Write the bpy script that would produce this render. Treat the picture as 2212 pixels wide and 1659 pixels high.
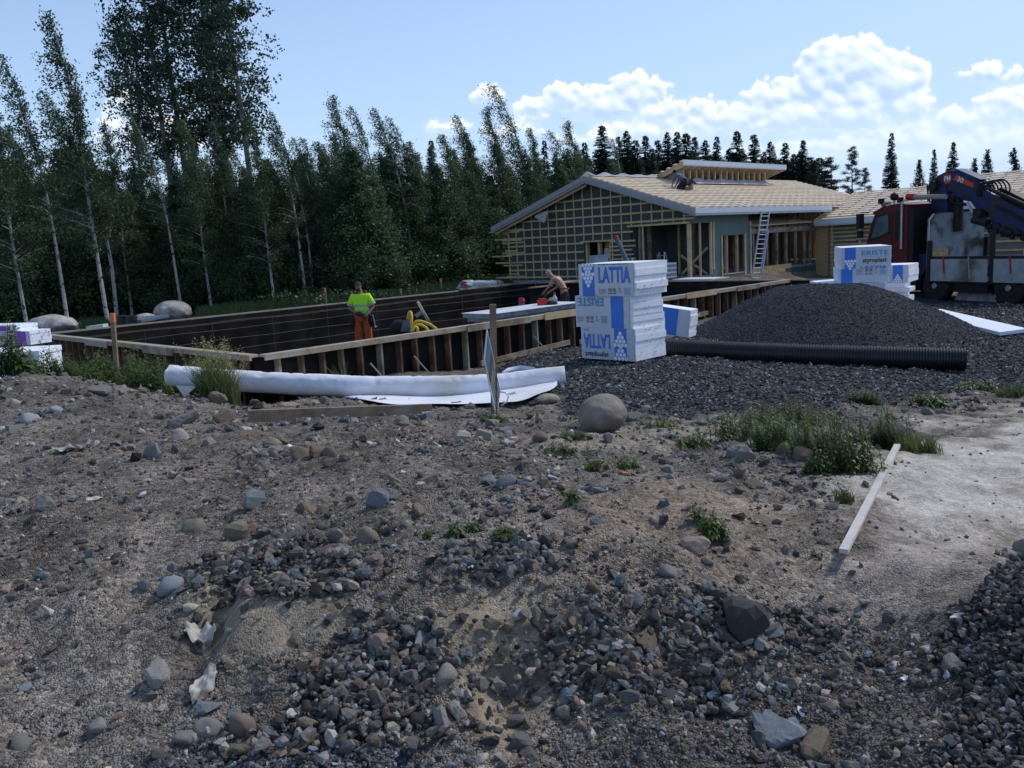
import bpy, math, random
import numpy as np
from math import radians, sin, cos, pi
rnd = random.Random(7)
nr = np.random.default_rng(11)
scene = bpy.context.scene
for o in list(bpy.data.objects): bpy.data.objects.remove(o)
COL = scene.collection

# ------------------------------------------------------------------ camera
FPX, CX, CY = 1850.0, 1106.0, 829.5            # focal length and centre, in pixels of a 2212 px wide picture
PITCH, ROLL, EYE = -9.27, -3.2, np.array([0, 0, 1.6])
cam_d = bpy.data.cameras.new('camera'); cam = bpy.data.objects.new('camera', cam_d); COL.objects.link(cam)
cam_d.sensor_width = 36; cam_d.lens = FPX/2212*36; cam_d.clip_end = 3000; cam_d.clip_start = .1
def _rx(a): c, s = cos(a), sin(a); return np.array([[1,0,0],[0,c,-s],[0,s,c]])
def _rz(a): c, s = cos(a), sin(a); return np.array([[c,-s,0],[s,c,0],[0,0,1]])
RC = _rx(radians(90+PITCH)) @ _rz(radians(ROLL))
from mathutils import Matrix, Vector, Euler
cam.matrix_world = Matrix.Translation(Vector(EYE)) @ Matrix(RC.tolist()).to_4x4()
scene.camera = cam
scene.render.resolution_x, scene.render.resolution_y = 1024, 768
def ray(x, y): return RC @ np.array([(x-CX)/FPX, -(y-CY)/FPX, -1.])
def P(x, y, z): d = ray(x, y); return EYE + d*((z-EYE[2])/d[2])
def PY(x, y, Y): d = ray(x, y); return EYE + d*(Y/d[1])
def proj(p): q = RC.T @ (np.array(p, float)-EYE); return CX+FPX*q[0]/-q[2], CY-FPX*q[1]/-q[2]

# ------------------------------------------------------------------ light
SUN_AZ, SUN_EL = 62.0, 47.0                     # clockwise from the view direction, height
sd = bpy.data.lights.new('sun', 'SUN'); sun = bpy.data.objects.new('sun', sd); COL.objects.link(sun)
sd.energy = 2.1; sd.angle = radians(6); sd.color = (1, .95, .87)
_d = Vector((sin(radians(SUN_AZ))*cos(radians(SUN_EL)), cos(radians(SUN_AZ))*cos(radians(SUN_EL)), sin(radians(SUN_EL))))
sun.rotation_euler = _d.to_track_quat('Z', 'Y').to_euler()
scene.view_settings.view_transform = 'Standard'; scene.view_settings.look = 'None'
scene.view_settings.exposure = .27; scene.view_settings.gamma = 1
scene.render.engine = 'CYCLES'
scene.cycles.max_bounces = 6; scene.cycles.transparent_max_bounces = 8

W = bpy.data.worlds.new('World'); scene.world = W; W.use_nodes = True
def build_world():
    nt = W.node_tree; N = nt.nodes; L = nt.links; N.clear()
    out = N.new('ShaderNodeOutputWorld')
    sky = N.new('ShaderNodeTexSky'); sky.sky_type = 'NISHITA'; sky.sun_disc = False
    sky.sun_elevation = radians(SUN_EL); sky.sun_rotation = radians(SUN_AZ)
    sky.air_density = 1.0; sky.dust_density = .25; sky.ozone_density = 2.0
    bg = N.new('ShaderNodeBackground'); bg.inputs[1].default_value = .14; L.new(sky.outputs[0], bg.inputs[0])
    # pale veil low in the sky, stronger towards the sun side
    tc = N.new('ShaderNodeTexCoord'); sp = N.new('ShaderNodeSeparateXYZ'); L.new(tc.outputs['Generated'], sp.inputs[0])
    veil = N.new('ShaderNodeMapRange'); veil.interpolation_type = 'SMOOTHSTEP'; veil.inputs[1].default_value = .62; veil.inputs[2].default_value = -.02
    veil.inputs[3].default_value = 0; veil.inputs[4].default_value = .85; L.new(sp.outputs[2], veil.inputs[0])
    rt = N.new('ShaderNodeMapRange'); rt.inputs[1].default_value = -.5; rt.inputs[2].default_value = .45
    rt.inputs[3].default_value = .55; rt.inputs[4].default_value = 1; L.new(sp.outputs[0], rt.inputs[0])
    mu = N.new('ShaderNodeMath'); mu.operation = 'MULTIPLY'; L.new(veil.outputs[0], mu.inputs[0]); L.new(rt.outputs[0], mu.inputs[1])
    vbg = N.new('ShaderNodeBackground'); vbg.inputs[0].default_value = (.48, .64, .98, 1); vbg.inputs[1].default_value = .86
    m0 = N.new('ShaderNodeMixShader'); L.new(mu.outputs[0], m0.inputs[0]); L.new(bg.outputs[0], m0.inputs[1]); L.new(vbg.outputs[0], m0.inputs[2])
    L.new(m0.outputs[0], out.inputs[0])
build_world()

# ------------------------------------------------------------------ helpers
def material(name, c1, c2=None, scale=4, rough=.8, bump=0, bscale=None, detail=6, stretch=(1,1,1), metal=0, spec=.3, objcol=False, attr=None,
             c3=None, s3=1.2, translucent=0, p3=(.45,.6), emis=0):
    m = bpy.data.materials.new(name); m.use_nodes = True; nt = m.node_tree; N = nt.nodes; L = nt.links
    b = N['Principled BSDF']; out = N['Material Output']
    b.inputs['Roughness'].default_value = rough; b.inputs['Metallic'].default_value = metal; b.inputs['Specular IOR Level'].default_value = spec
    tc = N.new('ShaderNodeTexCoord'); mp = N.new('ShaderNodeMapping'); mp.inputs['Scale'].default_value = stretch; L.new(tc.outputs['Object'], mp.inputs[0])
    c2 = c2 or tuple(x*.75 for x in c1)
    n = N.new('ShaderNodeTexNoise'); n.inputs['Scale'].default_value = scale; n.inputs['Detail'].default_value = detail; n.inputs['Roughness'].default_value = .6
    L.new(mp.outputs[0], n.inputs['Vector'])
    mix = N.new('ShaderNodeMix'); mix.data_type = 'RGBA'; mix.inputs[6].default_value = (*c1, 1); mix.inputs[7].default_value = (*c2, 1)
    mr = N.new('ShaderNodeMapRange'); mr.inputs[1].default_value = .38; mr.inputs[2].default_value = .64; L.new(n.outputs['Fac'], mr.inputs[0]); L.new(mr.outputs[0], mix.inputs[0])
    col = mix.outputs[2]
    if c3:
        n3 = N.new('ShaderNodeTexNoise'); n3.inputs['Scale'].default_value = s3; n3.inputs['Detail'].default_value = 4; L.new(tc.outputs['Object'], n3.inputs['Vector'])
        r3 = N.new('ShaderNodeMapRange'); r3.inputs[1].default_value = p3[0]; r3.inputs[2].default_value = p3[1]; L.new(n3.outputs['Fac'], r3.inputs[0])
        k = N.new('ShaderNodeMix'); k.data_type = 'RGBA'; L.new(r3.outputs[0], k.inputs[0]); L.new(col, k.inputs[6]); k.inputs[7].default_value = (*c3, 1); col = k.outputs[2]
    if objcol or attr:
        if objcol: s = N.new('ShaderNodeObjectInfo').outputs['Color']
        else: q = N.new('ShaderNodeAttribute'); q.attribute_name = attr; s = q.outputs['Color']
        k = N.new('ShaderNodeMix'); k.data_type = 'RGBA'; k.blend_type = 'MULTIPLY'; k.inputs[0].default_value = 1; L.new(s, k.inputs[6]); L.new(col, k.inputs[7]); col = k.outputs[2]
    L.new(col, b.inputs['Base Color'])
    if bump:
        nb = N.new('ShaderNodeTexNoise'); nb.inputs['Scale'].default_value = bscale or scale*3; nb.inputs['Detail'].default_value = 5; L.new(mp.outputs[0], nb.inputs['Vector'])
        bp = N.new('ShaderNodeBump'); bp.inputs['Strength'].default_value = bump; bp.inputs['Distance'].default_value = .03; L.new(nb.outputs['Fac'], bp.inputs['Height']); L.new(bp.outputs[0], b.inputs['Normal'])
    if translucent:
        t = N.new('ShaderNodeBsdfTranslucent'); L.new(col, t.inputs[0]); ms = N.new('ShaderNodeMixShader'); ms.inputs[0].default_value = translucent
        L.new(b.outputs[0], ms.inputs[1]); L.new(t.outputs[0], ms.inputs[2]); L.new(ms.outputs[0], out.inputs[0])
    return m

ICO = {}
def ico(n):
    if n in ICO: return ICO[n]
    import bmesh
    bm = bmesh.new(); bmesh.ops.create_icosphere(bm, subdivisions=n, radius=1)
    v = np.array([x.co[:] for x in bm.verts]); f = np.array([[q.index for q in fc.verts] for fc in bm.faces]); bm.free()
    ICO[n] = (v, f); return v, f

class MB:
    def __init__(s): s.v = []; s.f = []; s.n = 0; s.c = []
    def add(s, v, f, c=None):
        v = np.asarray(v, float).reshape(-1, 3); s.v.append(v); f = np.asarray(f) if not isinstance(f, list) else f
        if isinstance(f, np.ndarray): s.f.append(f + s.n)
        else: s.f.append([[i+s.n for i in q] for q in f])
        if c is not None: s.c.append(np.tile(np.array([*c, 1.]), (len(v), 1)))
        s.n += len(v); return s
    def hexa(s, p):                                     # 8 corners: bottom loop, top loop
        return s.add(p, [[3,2,1,0],[4,5,6,7],[0,1,5,4],[1,2,6,5],[2,3,7,6],[3,0,4,7]])
    def box(s, c, d, rz=0, R=None, rx=0, ry=0):
        d = np.array(d)/2; p = np.array([[-1,-1,-1],[1,-1,-1],[1,1,-1],[-1,1,-1],[-1,-1,1],[1,-1,1],[1,1,1],[-1,1,1]])*d
        M = np.array(Euler((rx, ry, rz)).to_matrix()) if R is None else R
        return s.hexa(p @ M.T + np.array(c))
    def beam(s, a, b, w, h, up=(0,0,1)):                # w across, h along 'up'
        a = np.array(a, float); b = np.array(b, float); d = b-a; d /= np.linalg.norm(d); up = np.array(up, float)
        sd = np.cross(d, up)
        if np.linalg.norm(sd) < 1e-4: sd = np.cross(d, [1,0,0])
        sd /= np.linalg.norm(sd); u = np.cross(sd, d)
        q = [(-1,-1),(1,-1),(1,1),(-1,1)]
        return s.hexa(np.array([a+sd*w/2*i+u*h/2*j for i, j in q] + [b+sd*w/2*i+u*h/2*j for i, j in q]))
    def tube(s, pts, r, n=8, caps=True):
        pts = np.array(pts, float); k = len(pts); r = np.full(k, r) if np.isscalar(r) else np.array(r)
        t = np.gradient(pts, axis=0); t /= np.linalg.norm(t, axis=1)[:, None]+1e-9
        ref = np.array([0,0,1.]) if abs(t[0][2]) < .9 else np.array([1.,0,0]); vs = []
        for i in range(k):
            a = np.cross(t[i], ref); a /= np.linalg.norm(a); b = np.cross(a, t[i]); ref = b
            an = np.arange(n)*2*pi/n; vs.append(pts[i]+r[i]*(np.cos(an)[:,None]*a+np.sin(an)[:,None]*b))
        f = [[i*n+j, i*n+(j+1)%n, (i+1)*n+(j+1)%n, (i+1)*n+j] for i in range(k-1) for j in range(n)]
        if caps: f += [list(range(n))[::-1], [(k-1)*n+j for j in range(n)]]
        return s.add(np.concatenate(vs), f)
    def prism(s, poly, ext):                            # planar 3-D outline pushed along ext
        p = np.array(poly, float); k = len(p); e = np.array(ext, float)
        return s.add(np.concatenate([p, p+e]), [list(range(k))[::-1], [k+i for i in range(k)]] + [[i, (i+1)%k, k+(i+1)%k, k+i] for i in range(k)])
    def ball(s, c, r, n=2): v, f = ico(n); return s.add(v*np.array(r)+np.array(c), f)
    def quads(s, v): k = len(v)//4; return s.add(v, np.arange(k*4).reshape(k, 4))
    def mesh(s, name, M=None, smooth=False):
        v = np.concatenate(s.v) if s.v else np.zeros((0,3))
        if M is not None: v = v @ M[:3,:3].T + M[:3,3]
        me = bpy.data.meshes.new(name); loops = []; sizes = []
        for f in s.f:
            if isinstance(f, np.ndarray): loops.append(f.ravel()); sizes.append(np.full(len(f), f.shape[1]))
            else:
                for q in f: loops.append(np.array(q)); sizes.append(np.array([len(q)]))
        lp = np.concatenate(loops).astype(np.int32); sz = np.concatenate(sizes).astype(np.int32)
        me.vertices.add(len(v)); me.vertices.foreach_set('co', v.astype(np.float32).ravel())
        me.loops.add(len(lp)); me.loops.foreach_set('vertex_index', lp)
        me.polygons.add(len(sz)); st = np.concatenate([[0], np.cumsum(sz)[:-1]]).astype(np.int32); me.polygons.foreach_set('loop_start', st)
        me.polygons.foreach_set('use_smooth', np.full(len(sz), smooth)); me.update(calc_edges=True); me.validate()
        if s.c:
            ca = me.color_attributes.new('col', 'FLOAT_COLOR', 'POINT'); ca.data.foreach_set('color', np.concatenate(s.c).astype(np.float32).ravel())
        return me

INV = {}
def tag(o, label=None, cat=None, group=None, kind=None):
    if label: o['label'] = label
    if cat: o['category'] = cat
    if group: o['group'] = group
    if kind: o['kind'] = kind
    return o
def thing(name, label, cat, loc=(0,0,0), rz=0, group=None):
    o = bpy.data.objects.new(name, None); COL.objects.link(o); o.location = loc; o.rotation_euler = (0,0,rz); o.empty_display_size = .2
    INV[o.name] = np.array((Matrix.Translation(Vector(loc)) @ Matrix.Rotation(rz, 4, 'Z')).inverted()); return tag(o, label, cat, group)
def obj(name, mb, mat, parent=None, smooth=False, label=None, cat=None, group=None, kind=None, origin=None):
    if parent is not None:
        M = INV[parent.name]; me = mb.mesh(name, M, smooth); o = bpy.data.objects.new(name, me); COL.objects.link(o); o.parent = parent; INV[o.name] = M
    else:
        v = np.concatenate(mb.v); c = origin if origin is not None else np.array([*(v[:, :2].min(0)+v[:, :2].max(0))/2, v[:, 2].min()])
        M = np.eye(4); M[:3,3] = -np.array(c); me = mb.mesh(name, M, smooth); o = bpy.data.objects.new(name, me); COL.objects.link(o); o.location = c; INV[o.name] = M
    me.materials.append(mat); return tag(o, label, cat, group, kind)
def dup(src, loc, rz=0, sc=1, label=None, group=None, color=None, rot=None):
    r = src.copy(); COL.objects.link(r); r.location = loc; r.rotation_euler = rot or (0,0,rz); r.scale = (sc,)*3 if np.isscalar(sc) else sc
    if label: r['label'] = label
    if group: r['group'] = group
    if color: r.color = color
    for ch in src.children:
        c = ch.copy(); COL.objects.link(c); c.parent = r
        for g in ch.children: d = g.copy(); COL.objects.link(d); d.parent = c
    return r
def text_mb(mb, s, origin, right, up, height, width=None, bold=0, depth=0, rot180=False):
    """lettering laid on a face: origin = lower left of the text box"""
    cu = bpy.data.curves.new('t', 'FONT'); cu.body = s; cu.offset = bold; cu.resolution_u = 3
    o = bpy.data.objects.new('t', cu); COL.objects.link(o); dg = bpy.context.evaluated_depsgraph_get(); me = bpy.data.meshes.new_from_object(o.evaluated_get(dg))
    v = np.array([x.co[:] for x in me.vertices]); f = [list(p.vertices) for p in me.polygons]
    bpy.data.objects.remove(o); bpy.data.curves.remove(cu); bpy.data.meshes.remove(me)
    mn, mxx = v[:, :2].min(0), v[:, :2].max(0); q = (v[:, :2]-mn)/(mxx-mn)
    w = width if width else height*(mxx-mn)[0]/(mxx-mn)[1]
    if rot180: q = 1-q
    right = np.array(right, float); up = np.array(up, float); n = np.cross(right, up)
    p = np.array(origin)+q[:, :1]*w*right+q[:, 1:]*height*up+n*depth
    mb.add(p, f)
def disc(mb, c, r, right, up, n=10):
    a = np.arange(n)*2*pi/n; mb.add(np.array(c)+r*(np.cos(a)[:,None]*np.array(right)+np.sin(a)[:,None]*np.array(up)), [list(range(n))])
def hash2(ix, iy, s=0):
    h = (ix*374761393 + iy*668265263 + s*1274126177) & 0xffffffff
    h = ((h ^ (h >> 13))*1274126177) & 0xffffffff; return ((h ^ (h >> 16)) & 0xffff)/65535.
def vnoise(x, y, s=0):
    ix = np.floor(x).astype(np.int64); iy = np.floor(y).astype(np.int64); fx = x-ix; fy = y-iy; fx = fx*fx*(3-2*fx); fy = fy*fy*(3-2*fy)
    return (hash2(ix,iy,s)*(1-fx)+hash2(ix+1,iy,s)*fx)*(1-fy)+(hash2(ix,iy+1,s)*(1-fx)+hash2(ix+1,iy+1,s)*fx)*fy
def fbm(x, y, o=4, s=0):
    r = 0; a = .5; 
    for i in range(o): r = r+a*(vnoise(x, y, s+i)-.5); x = x*2.03+5.1; y = y*2.03+1.7; a *= .5
    return r
# site frame: u runs along the long side of the formwork to the timber building, v along its short side
OB = np.array([-4.5, 15.31]); s2 = math.sqrt(.5)
def Wp(u, v, z): return np.array([OB[0]+s2*(u-v), OB[1]+s2*(u+v), z])
UX = np.array([s2, s2, 0]); VX = np.array([-s2, s2, 0]); ZX = np.array([0,0,1.])
def bx(mb, u0, u1, v0, v1, z0, z1):
    return mb.hexa(np.array([Wp(u0,v0,z0),Wp(u1,v0,z0),Wp(u1,v1,z0),Wp(u0,v1,z0),Wp(u0,v0,z1),Wp(u1,v0,z1),Wp(u1,v1,z1),Wp(u0,v1,z1)]))
def smooth(a, b, x): t = np.clip((x-a)/(b-a), 0, 1); return t*t*(3-2*t)

# ------------------------------------------------------------------ ground height
_ctl = [P(*q) for q in [(1106,1659,0),(0,1659,.02),(2212,1659,.06),(500,1600,.0),(900,1590,.0),(1300,1560,.0),(1700,1480,.0),(2000,1400,.02),
  (650,1262,.24),(900,1262,.25),(1200,1262,.25),(1450,1235,.22),(1750,1180,.14),(1950,1180,.08),(2212,1150,.02),(0,1400,.08),(220,1300,.14),(0,1150,.2),(300,1100,.22),(760,1425,.10),(1100,1425,.11),(1400,1380,.1),
  (600,1080,.26),(1100,1060,.25),(1500,1050,.2),(1800,1000,.12),(2100,950,.0),(2212,900,-.1),(0,960,.2),(400,940,.14),(800,940,.08),(1307,937,-.02),(1600,930,-.06),(1850,900,-.12),
  (50,815,.12),(200,825,.10),(350,858,-.02),(600,880,-.1),(1068,905,-.08),(1250,885,-.15),(1500,888,-.16),(1750,880,-.2),(2100,850,-.62),(2212,800,-.8),
  (420,860,-.16),(700,870,-.26),(900,872,-.28),(1150,850,-.24),(1300,850,-.12),(1600,850,-.16),(1900,850,-.45),
  (1373,785,-.5),(1250,775,-.62),(1440,775,-.52),(1700,792,-.74),(2090,812,-.88),(1900,740,-.86),(2212,690,-.92),(2030,652,-1.0),(2212,655,-1.0),(1940,660,-.9),(1460,730,-.75),(1200,790,-.62)]]
_ctl += [Wp(*q) for q in [(0,-.6,-1.05),(5,-.6,-1.1),(9,-.6,-1.05),(13,-.6,-.95),(17,-.6,-.9),(20,-.6,-.85),(-.8,3,-1.1),(-.8,8,-1.1),(-.8,11,-1.),(-2.5,5,-.9),(-3,10,-.8),
   (0,13,-.6),(6,13,-.55),(12,13,-.5),(19,13.5,-.35),(21,10,-.2),(24,16,-.3),(30,20,-.3),(24,4,-.3),(30,3.5,-.85),(33,-3,-.95),(33,-10,-1.),(28,-14,-1),(24,-9,-1.0),(25,-3,-.98),(40,10,-.3),(50,-5,-.9),
   (0,18,-.7),(8,22,-.7),(16,20,-.5),(30,30,-.4),(50,50,-.3),(-12,15,-.7),(-12,28,-.7),(-20,20,-.7),(60,0,-.8),(100,100,0),(-60,80,0),(160,-80,0),(-70,-10,0)]]
_ctl += [np.array(q) for q in [(0,.5,0),(-3,0,0.),(3,0,.03),(0,-3,0),(-8,4,.1),(8,4,.1),(-8,-8,0),(8,-8,0),(-14,10,.0),(14,9,-.4),(-40,-40,0),(40,-40,0),(0,-80,0)]]
_ctl = np.array(_ctl)
def _warp(x, y): r = np.sqrt(x*x+y*y)+.3; k = np.log(r/.3+.2); return k*x/r*1.3, k*y/r*1.3
_cx, _cy = _warp(_ctl[:,0], _ctl[:,1])
_ph = lambda d2: np.sqrt(d2+.03)
_A = _ph((_cx[:,None]-_cx)**2+(_cy[:,None]-_cy)**2); _w = np.linalg.solve(_A+np.eye(len(_cx))*-.004, _ctl[:,2])
def uv_of(x, y): q0 = x-OB[0]; q1 = y-OB[1]; return (q0+q1)*s2, (q1-q0)*s2
def gbase(x, y):
    x = np.asarray(x, float); y = np.asarray(y, float); sh = x.shape; x = x.ravel(); y = y.ravel(); z = np.zeros(len(x))
    wx, wy = _warp(x, y)
    for i in range(len(_cx)): z += _w[i]*_ph((wx-_cx[i])**2+(wy-_cy[i])**2)
    # erosion gullies in the near bank
    for (gx, gy, sx, sy, d) in [(*P(470,1330,.12)[:2], .10, .35, .10), (*P(1180,1500,.03)[:2], .18, .25, .07), (*P(760,1340,.16)[:2], .25,.12,-.05), (*P(1000,1380,.12)[:2],.2,.12,-.04), (*P(1080,1470,.08)[:2],.12,.2,.08), (*P(1480,1440,.08)[:2],.14,.16,.06), (*P(1330,1250,.2)[:2],.35,.10,.06), (*P(900,1330,.18)[:2],.3,.08,.06)]:
        z -= d*np.exp(-((x-gx)/sx)**2-((y-gy)/sy)**2)
    # crushed stone heap by the road, lower right
    gp = P(2300,1440,.05); z += .24*np.exp(-((x-gp[0])/.42)**2-((y-gp[1])/.9)**2)
    u, v = uv_of(x, y); ins = smooth(-.02,.3,u)*smooth(20.3,19.9,u)*smooth(-.02,.3,v)*smooth(12.1,11.65,v)
    z = z*(1-ins)+(-.95-.6*smooth(5.2,6.2,v))*ins
    slab = smooth(21.7,21.9,u)*smooth(5.1,5.3,v)*smooth(16,15.6,v)*smooth(43,42,u); z = z*(1-slab)+(-.3)*slab
    return z.reshape(sh)
def hit(x, y):
    d = ray(x, y); t = np.geomspace(1.2, 120, 1500); p = EYE+d*t[:,None]; g = gbase(p[:,0], p[:,1]); k = np.argmax(p[:,2] < g)
    a, b = t[k-1], t[k]; pa = EYE+d*a; pb = EYE+d*b; fa = pa[2]-g[k-1]; fb = g[k]-pb[2]; q = a+(b-a)*fa/(fa+fb+1e-9); return EYE+d*q
def gz(x, y): return float(gbase(np.array([x]), np.array([y]))[0])

# ------------------------------------------------------------------ clouds: a far shell of billows beyond everything else
def build_clouds():
    st = .062; az = np.radians(np.arange(-40, 42, st)); el = np.radians(np.arange(-1, 25, st)); A, Eo = np.meshgrid(az, el)
    X = np.tan(A)*FPX; Y = np.tan(Eo)/np.cos(A)*FPX          # flat coordinates for shaping the billows
    H = np.zeros(A.shape); q = np.random.default_rng(3); dpx = np.radians(st)*FPX
    def px(x, y): d = ray(x, y); return d[0]/d[1]*FPX, d[2]/d[1]*FPX
    #        x    y    rx  ry  puff  n
    groups = [(1835,150,95,60,26,90),(1925,185,75,60,24,70),(1765,180,55,50,22,50),(1975,225,34,36,16,30),(1690,205,60,34,18,45),(1640,222,55,26,15,35),(1850,235,150,40,26,80),(1700,255,150,30,20,60),
      (1365,200,62,34,20,50),(1245,208,80,24,16,50),(1320,232,110,28,18,50),(1455,240,120,20,15,45),(1560,262,110,26,15,45),(1420,285,150,26,16,40),(1330,300,150,20,14,30),
      (1050,206,38,20,12,30),(1150,238,46,26,13,30),(965,275,50,18,11,24),(1100,285,80,18,12,24),(262,224,32,34,13,36),(300,262,60,44,16,50),(375,300,60,50,16,40),(240,290,40,50,14,30),
      (2140,158,72,20,13,40),(2200,230,90,40,18,50),(2085,262,120,26,16,50),(2190,300,120,36,18,50),(1960,300,150,24,16,40),(1750,330,260,20,16,50),(2080,330,160,20,15,40)]
    for (x, y, rx, ry, pr, n) in groups:
        cx, cy = px(x, y)
        for j in range(n):
            a = q.uniform(0, 2*pi); rr = math.sqrt(q.uniform(0, 1)); ux = cx+rx*rr*cos(a); uy = cy+ry*rr*sin(a)*(1 if sin(a) > 0 else .75)
            r = pr*q.uniform(.45, 1.15)*(1-.35*rr)
            for m in range(5):
                bx_, by_ = (ux, uy) if m == 0 else (ux+q.normal()*r*.75, uy+abs(q.normal())*r*.6); r2 = r if m == 0 else r*q.uniform(.25,.6)
                i0 = max(0, int((math.atan(bx_/FPX)-az[0])/np.radians(st))-int(r2/dpx)-2); i1 = i0+2*int(r2/dpx)+5
                e_ = math.atan(by_/FPX*cos(math.atan(bx_/FPX))); k0 = max(0, int((e_-el[0])/np.radians(st))-int(r2/dpx)-2); k1 = k0+2*int(r2/dpx)+5
                sx = X[k0:k1, i0:i1]; sy = Y[k0:k1, i0:i1]
                if sx.size == 0: continue
                d2 = (sx-bx_)**2+(sy-by_)**2; base = 6*(1-rr)
                H[k0:k1, i0:i1] = np.maximum(H[k0:k1, i0:i1], np.where(d2 < r2*r2, np.sqrt(np.maximum(r2*r2-d2, 0))+base, 0))
    nx = fbm(X/9, Y/9, 4, 3)*7; ny = fbm(X/9+40, Y/9+9, 4, 8)*7
    # warp by small turbulence
    gi = np.clip(((np.arctan((X+nx)/FPX)-az[0])/np.radians(st)).astype(int), 0, len(az)-1)
    gk = np.clip(((np.arctan((Y+ny)/FPX*np.cos(A))-el[0])/np.radians(st)).astype(int), 0, len(el)-1); H = H[gk, gi]
    def blur(a, n):
        for _ in range(n):
            a = (a+np.roll(a,1,0)+np.roll(a,-1,0))/3; a = (a+np.roll(a,1,1)+np.roll(a,-1,1))/3
        return a
    cover = (H > 0).astype(float); soft = blur(cover, 4); wide = blur(cover, 40)
    Hs = blur(H, 4)+3.2*fbm(X/12, Y/12, 5, 17); gy, gx = np.gradient(Hs); gx /= dpx; gy /= dpx
    Hb = blur(H, 12); by, bx2 = np.gradient(Hb); by /= dpx; bx2 /= dpx
    lam = np.clip((-gx*.35-gy*.8)/np.sqrt(1+gx*gx+gy*gy)*.75+.45, 0, 1); lamb = np.clip(-by*1.3-bx2*.5+.4, 0, 1)
    edge = 1-smooth(0, 16, Hb); sh = np.clip(.36*lam+.50*lamb+.30*edge+.05+.16*fbm(X/60, Y/60, 3, 5), 0, 1)  # sunlit tops and shaded bellies of the billows, painted into the emitted colour
    lo = np.array([.42,.58,.84]); mid = np.array([.68,.80,.94]); hi = np.array([.99,.985,.98])
    t = sh[..., None]; colr = np.where(t < .5, lo+(mid-lo)*t*2, mid+(hi-mid)*(t-.5)*2)
    haze = smooth(300, 90, Y)[..., None]*.75; colr = colr*(1-haze)+np.array([.80,.91,1.0])*haze
    wisp = smooth(.12, .8, wide+.5*fbm(X/70, Y/30, 5, 31))*.5*smooth(330, 200, Y); alpha = np.maximum(soft*smooth(0, 9, H+4*soft)*(.96-.5*smooth(265, 120, Y)), wisp)
    colr = np.where((soft < .3)[..., None], colr*.2+np.array([.80,.91,1.0])*.8, colr)
    R = 1400.; x = R*np.cos(Eo)*np.sin(A); y = R*np.cos(Eo)*np.cos(A); z = R*np.sin(Eo); na = len(az); ke = len(el)
    i = np.arange(ke-1)[:,None]*na+np.arange(na-1)[None]; f = np.stack([i, i+na, i+na+1, i+1], -1).reshape(-1, 4)
    am = alpha.ravel(); keep = am[f].max(1) > .01; f = f[keep]
    used = np.unique(f); mp = np.full(na*ke, -1); mp[used] = np.arange(len(used)); f = mp[f]
    mb = MB(); mb.add(np.stack([x.ravel(), y.ravel(), z.ravel()], 1)[used], f); mb.c.append(np.concatenate([colr.reshape(-1,3), am[:,None]], 1)[used])
    m = bpy.data.materials.new('cloud_light'); m.use_nodes = True; nt = m.node_tree; N = nt.nodes; N.remove(N['Principled BSDF']); out = N['Material Output']
    at = N.new('ShaderNodeAttribute'); at.attribute_name = 'col'; em = N.new('ShaderNodeEmission'); tr = N.new('ShaderNodeBsdfTransparent'); mx = N.new('ShaderNodeMixShader')
    nt.links.new(at.outputs['Color'], em.inputs[0]); em.inputs[1].default_value = .96; nt.links.new(at.outputs['Alpha'], mx.inputs[0]); nt.links.new(tr.outputs[0], mx.inputs[1]); nt.links.new(em.outputs[0], mx.inputs[2]); nt.links.new(mx.outputs[0], out.inputs[0])
    m.cycles.emission_sampling = 'NONE'
    obj('clouds', mb, m, kind='structure', smooth=True, origin=np.array([0,0,0.]))
build_clouds()
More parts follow.
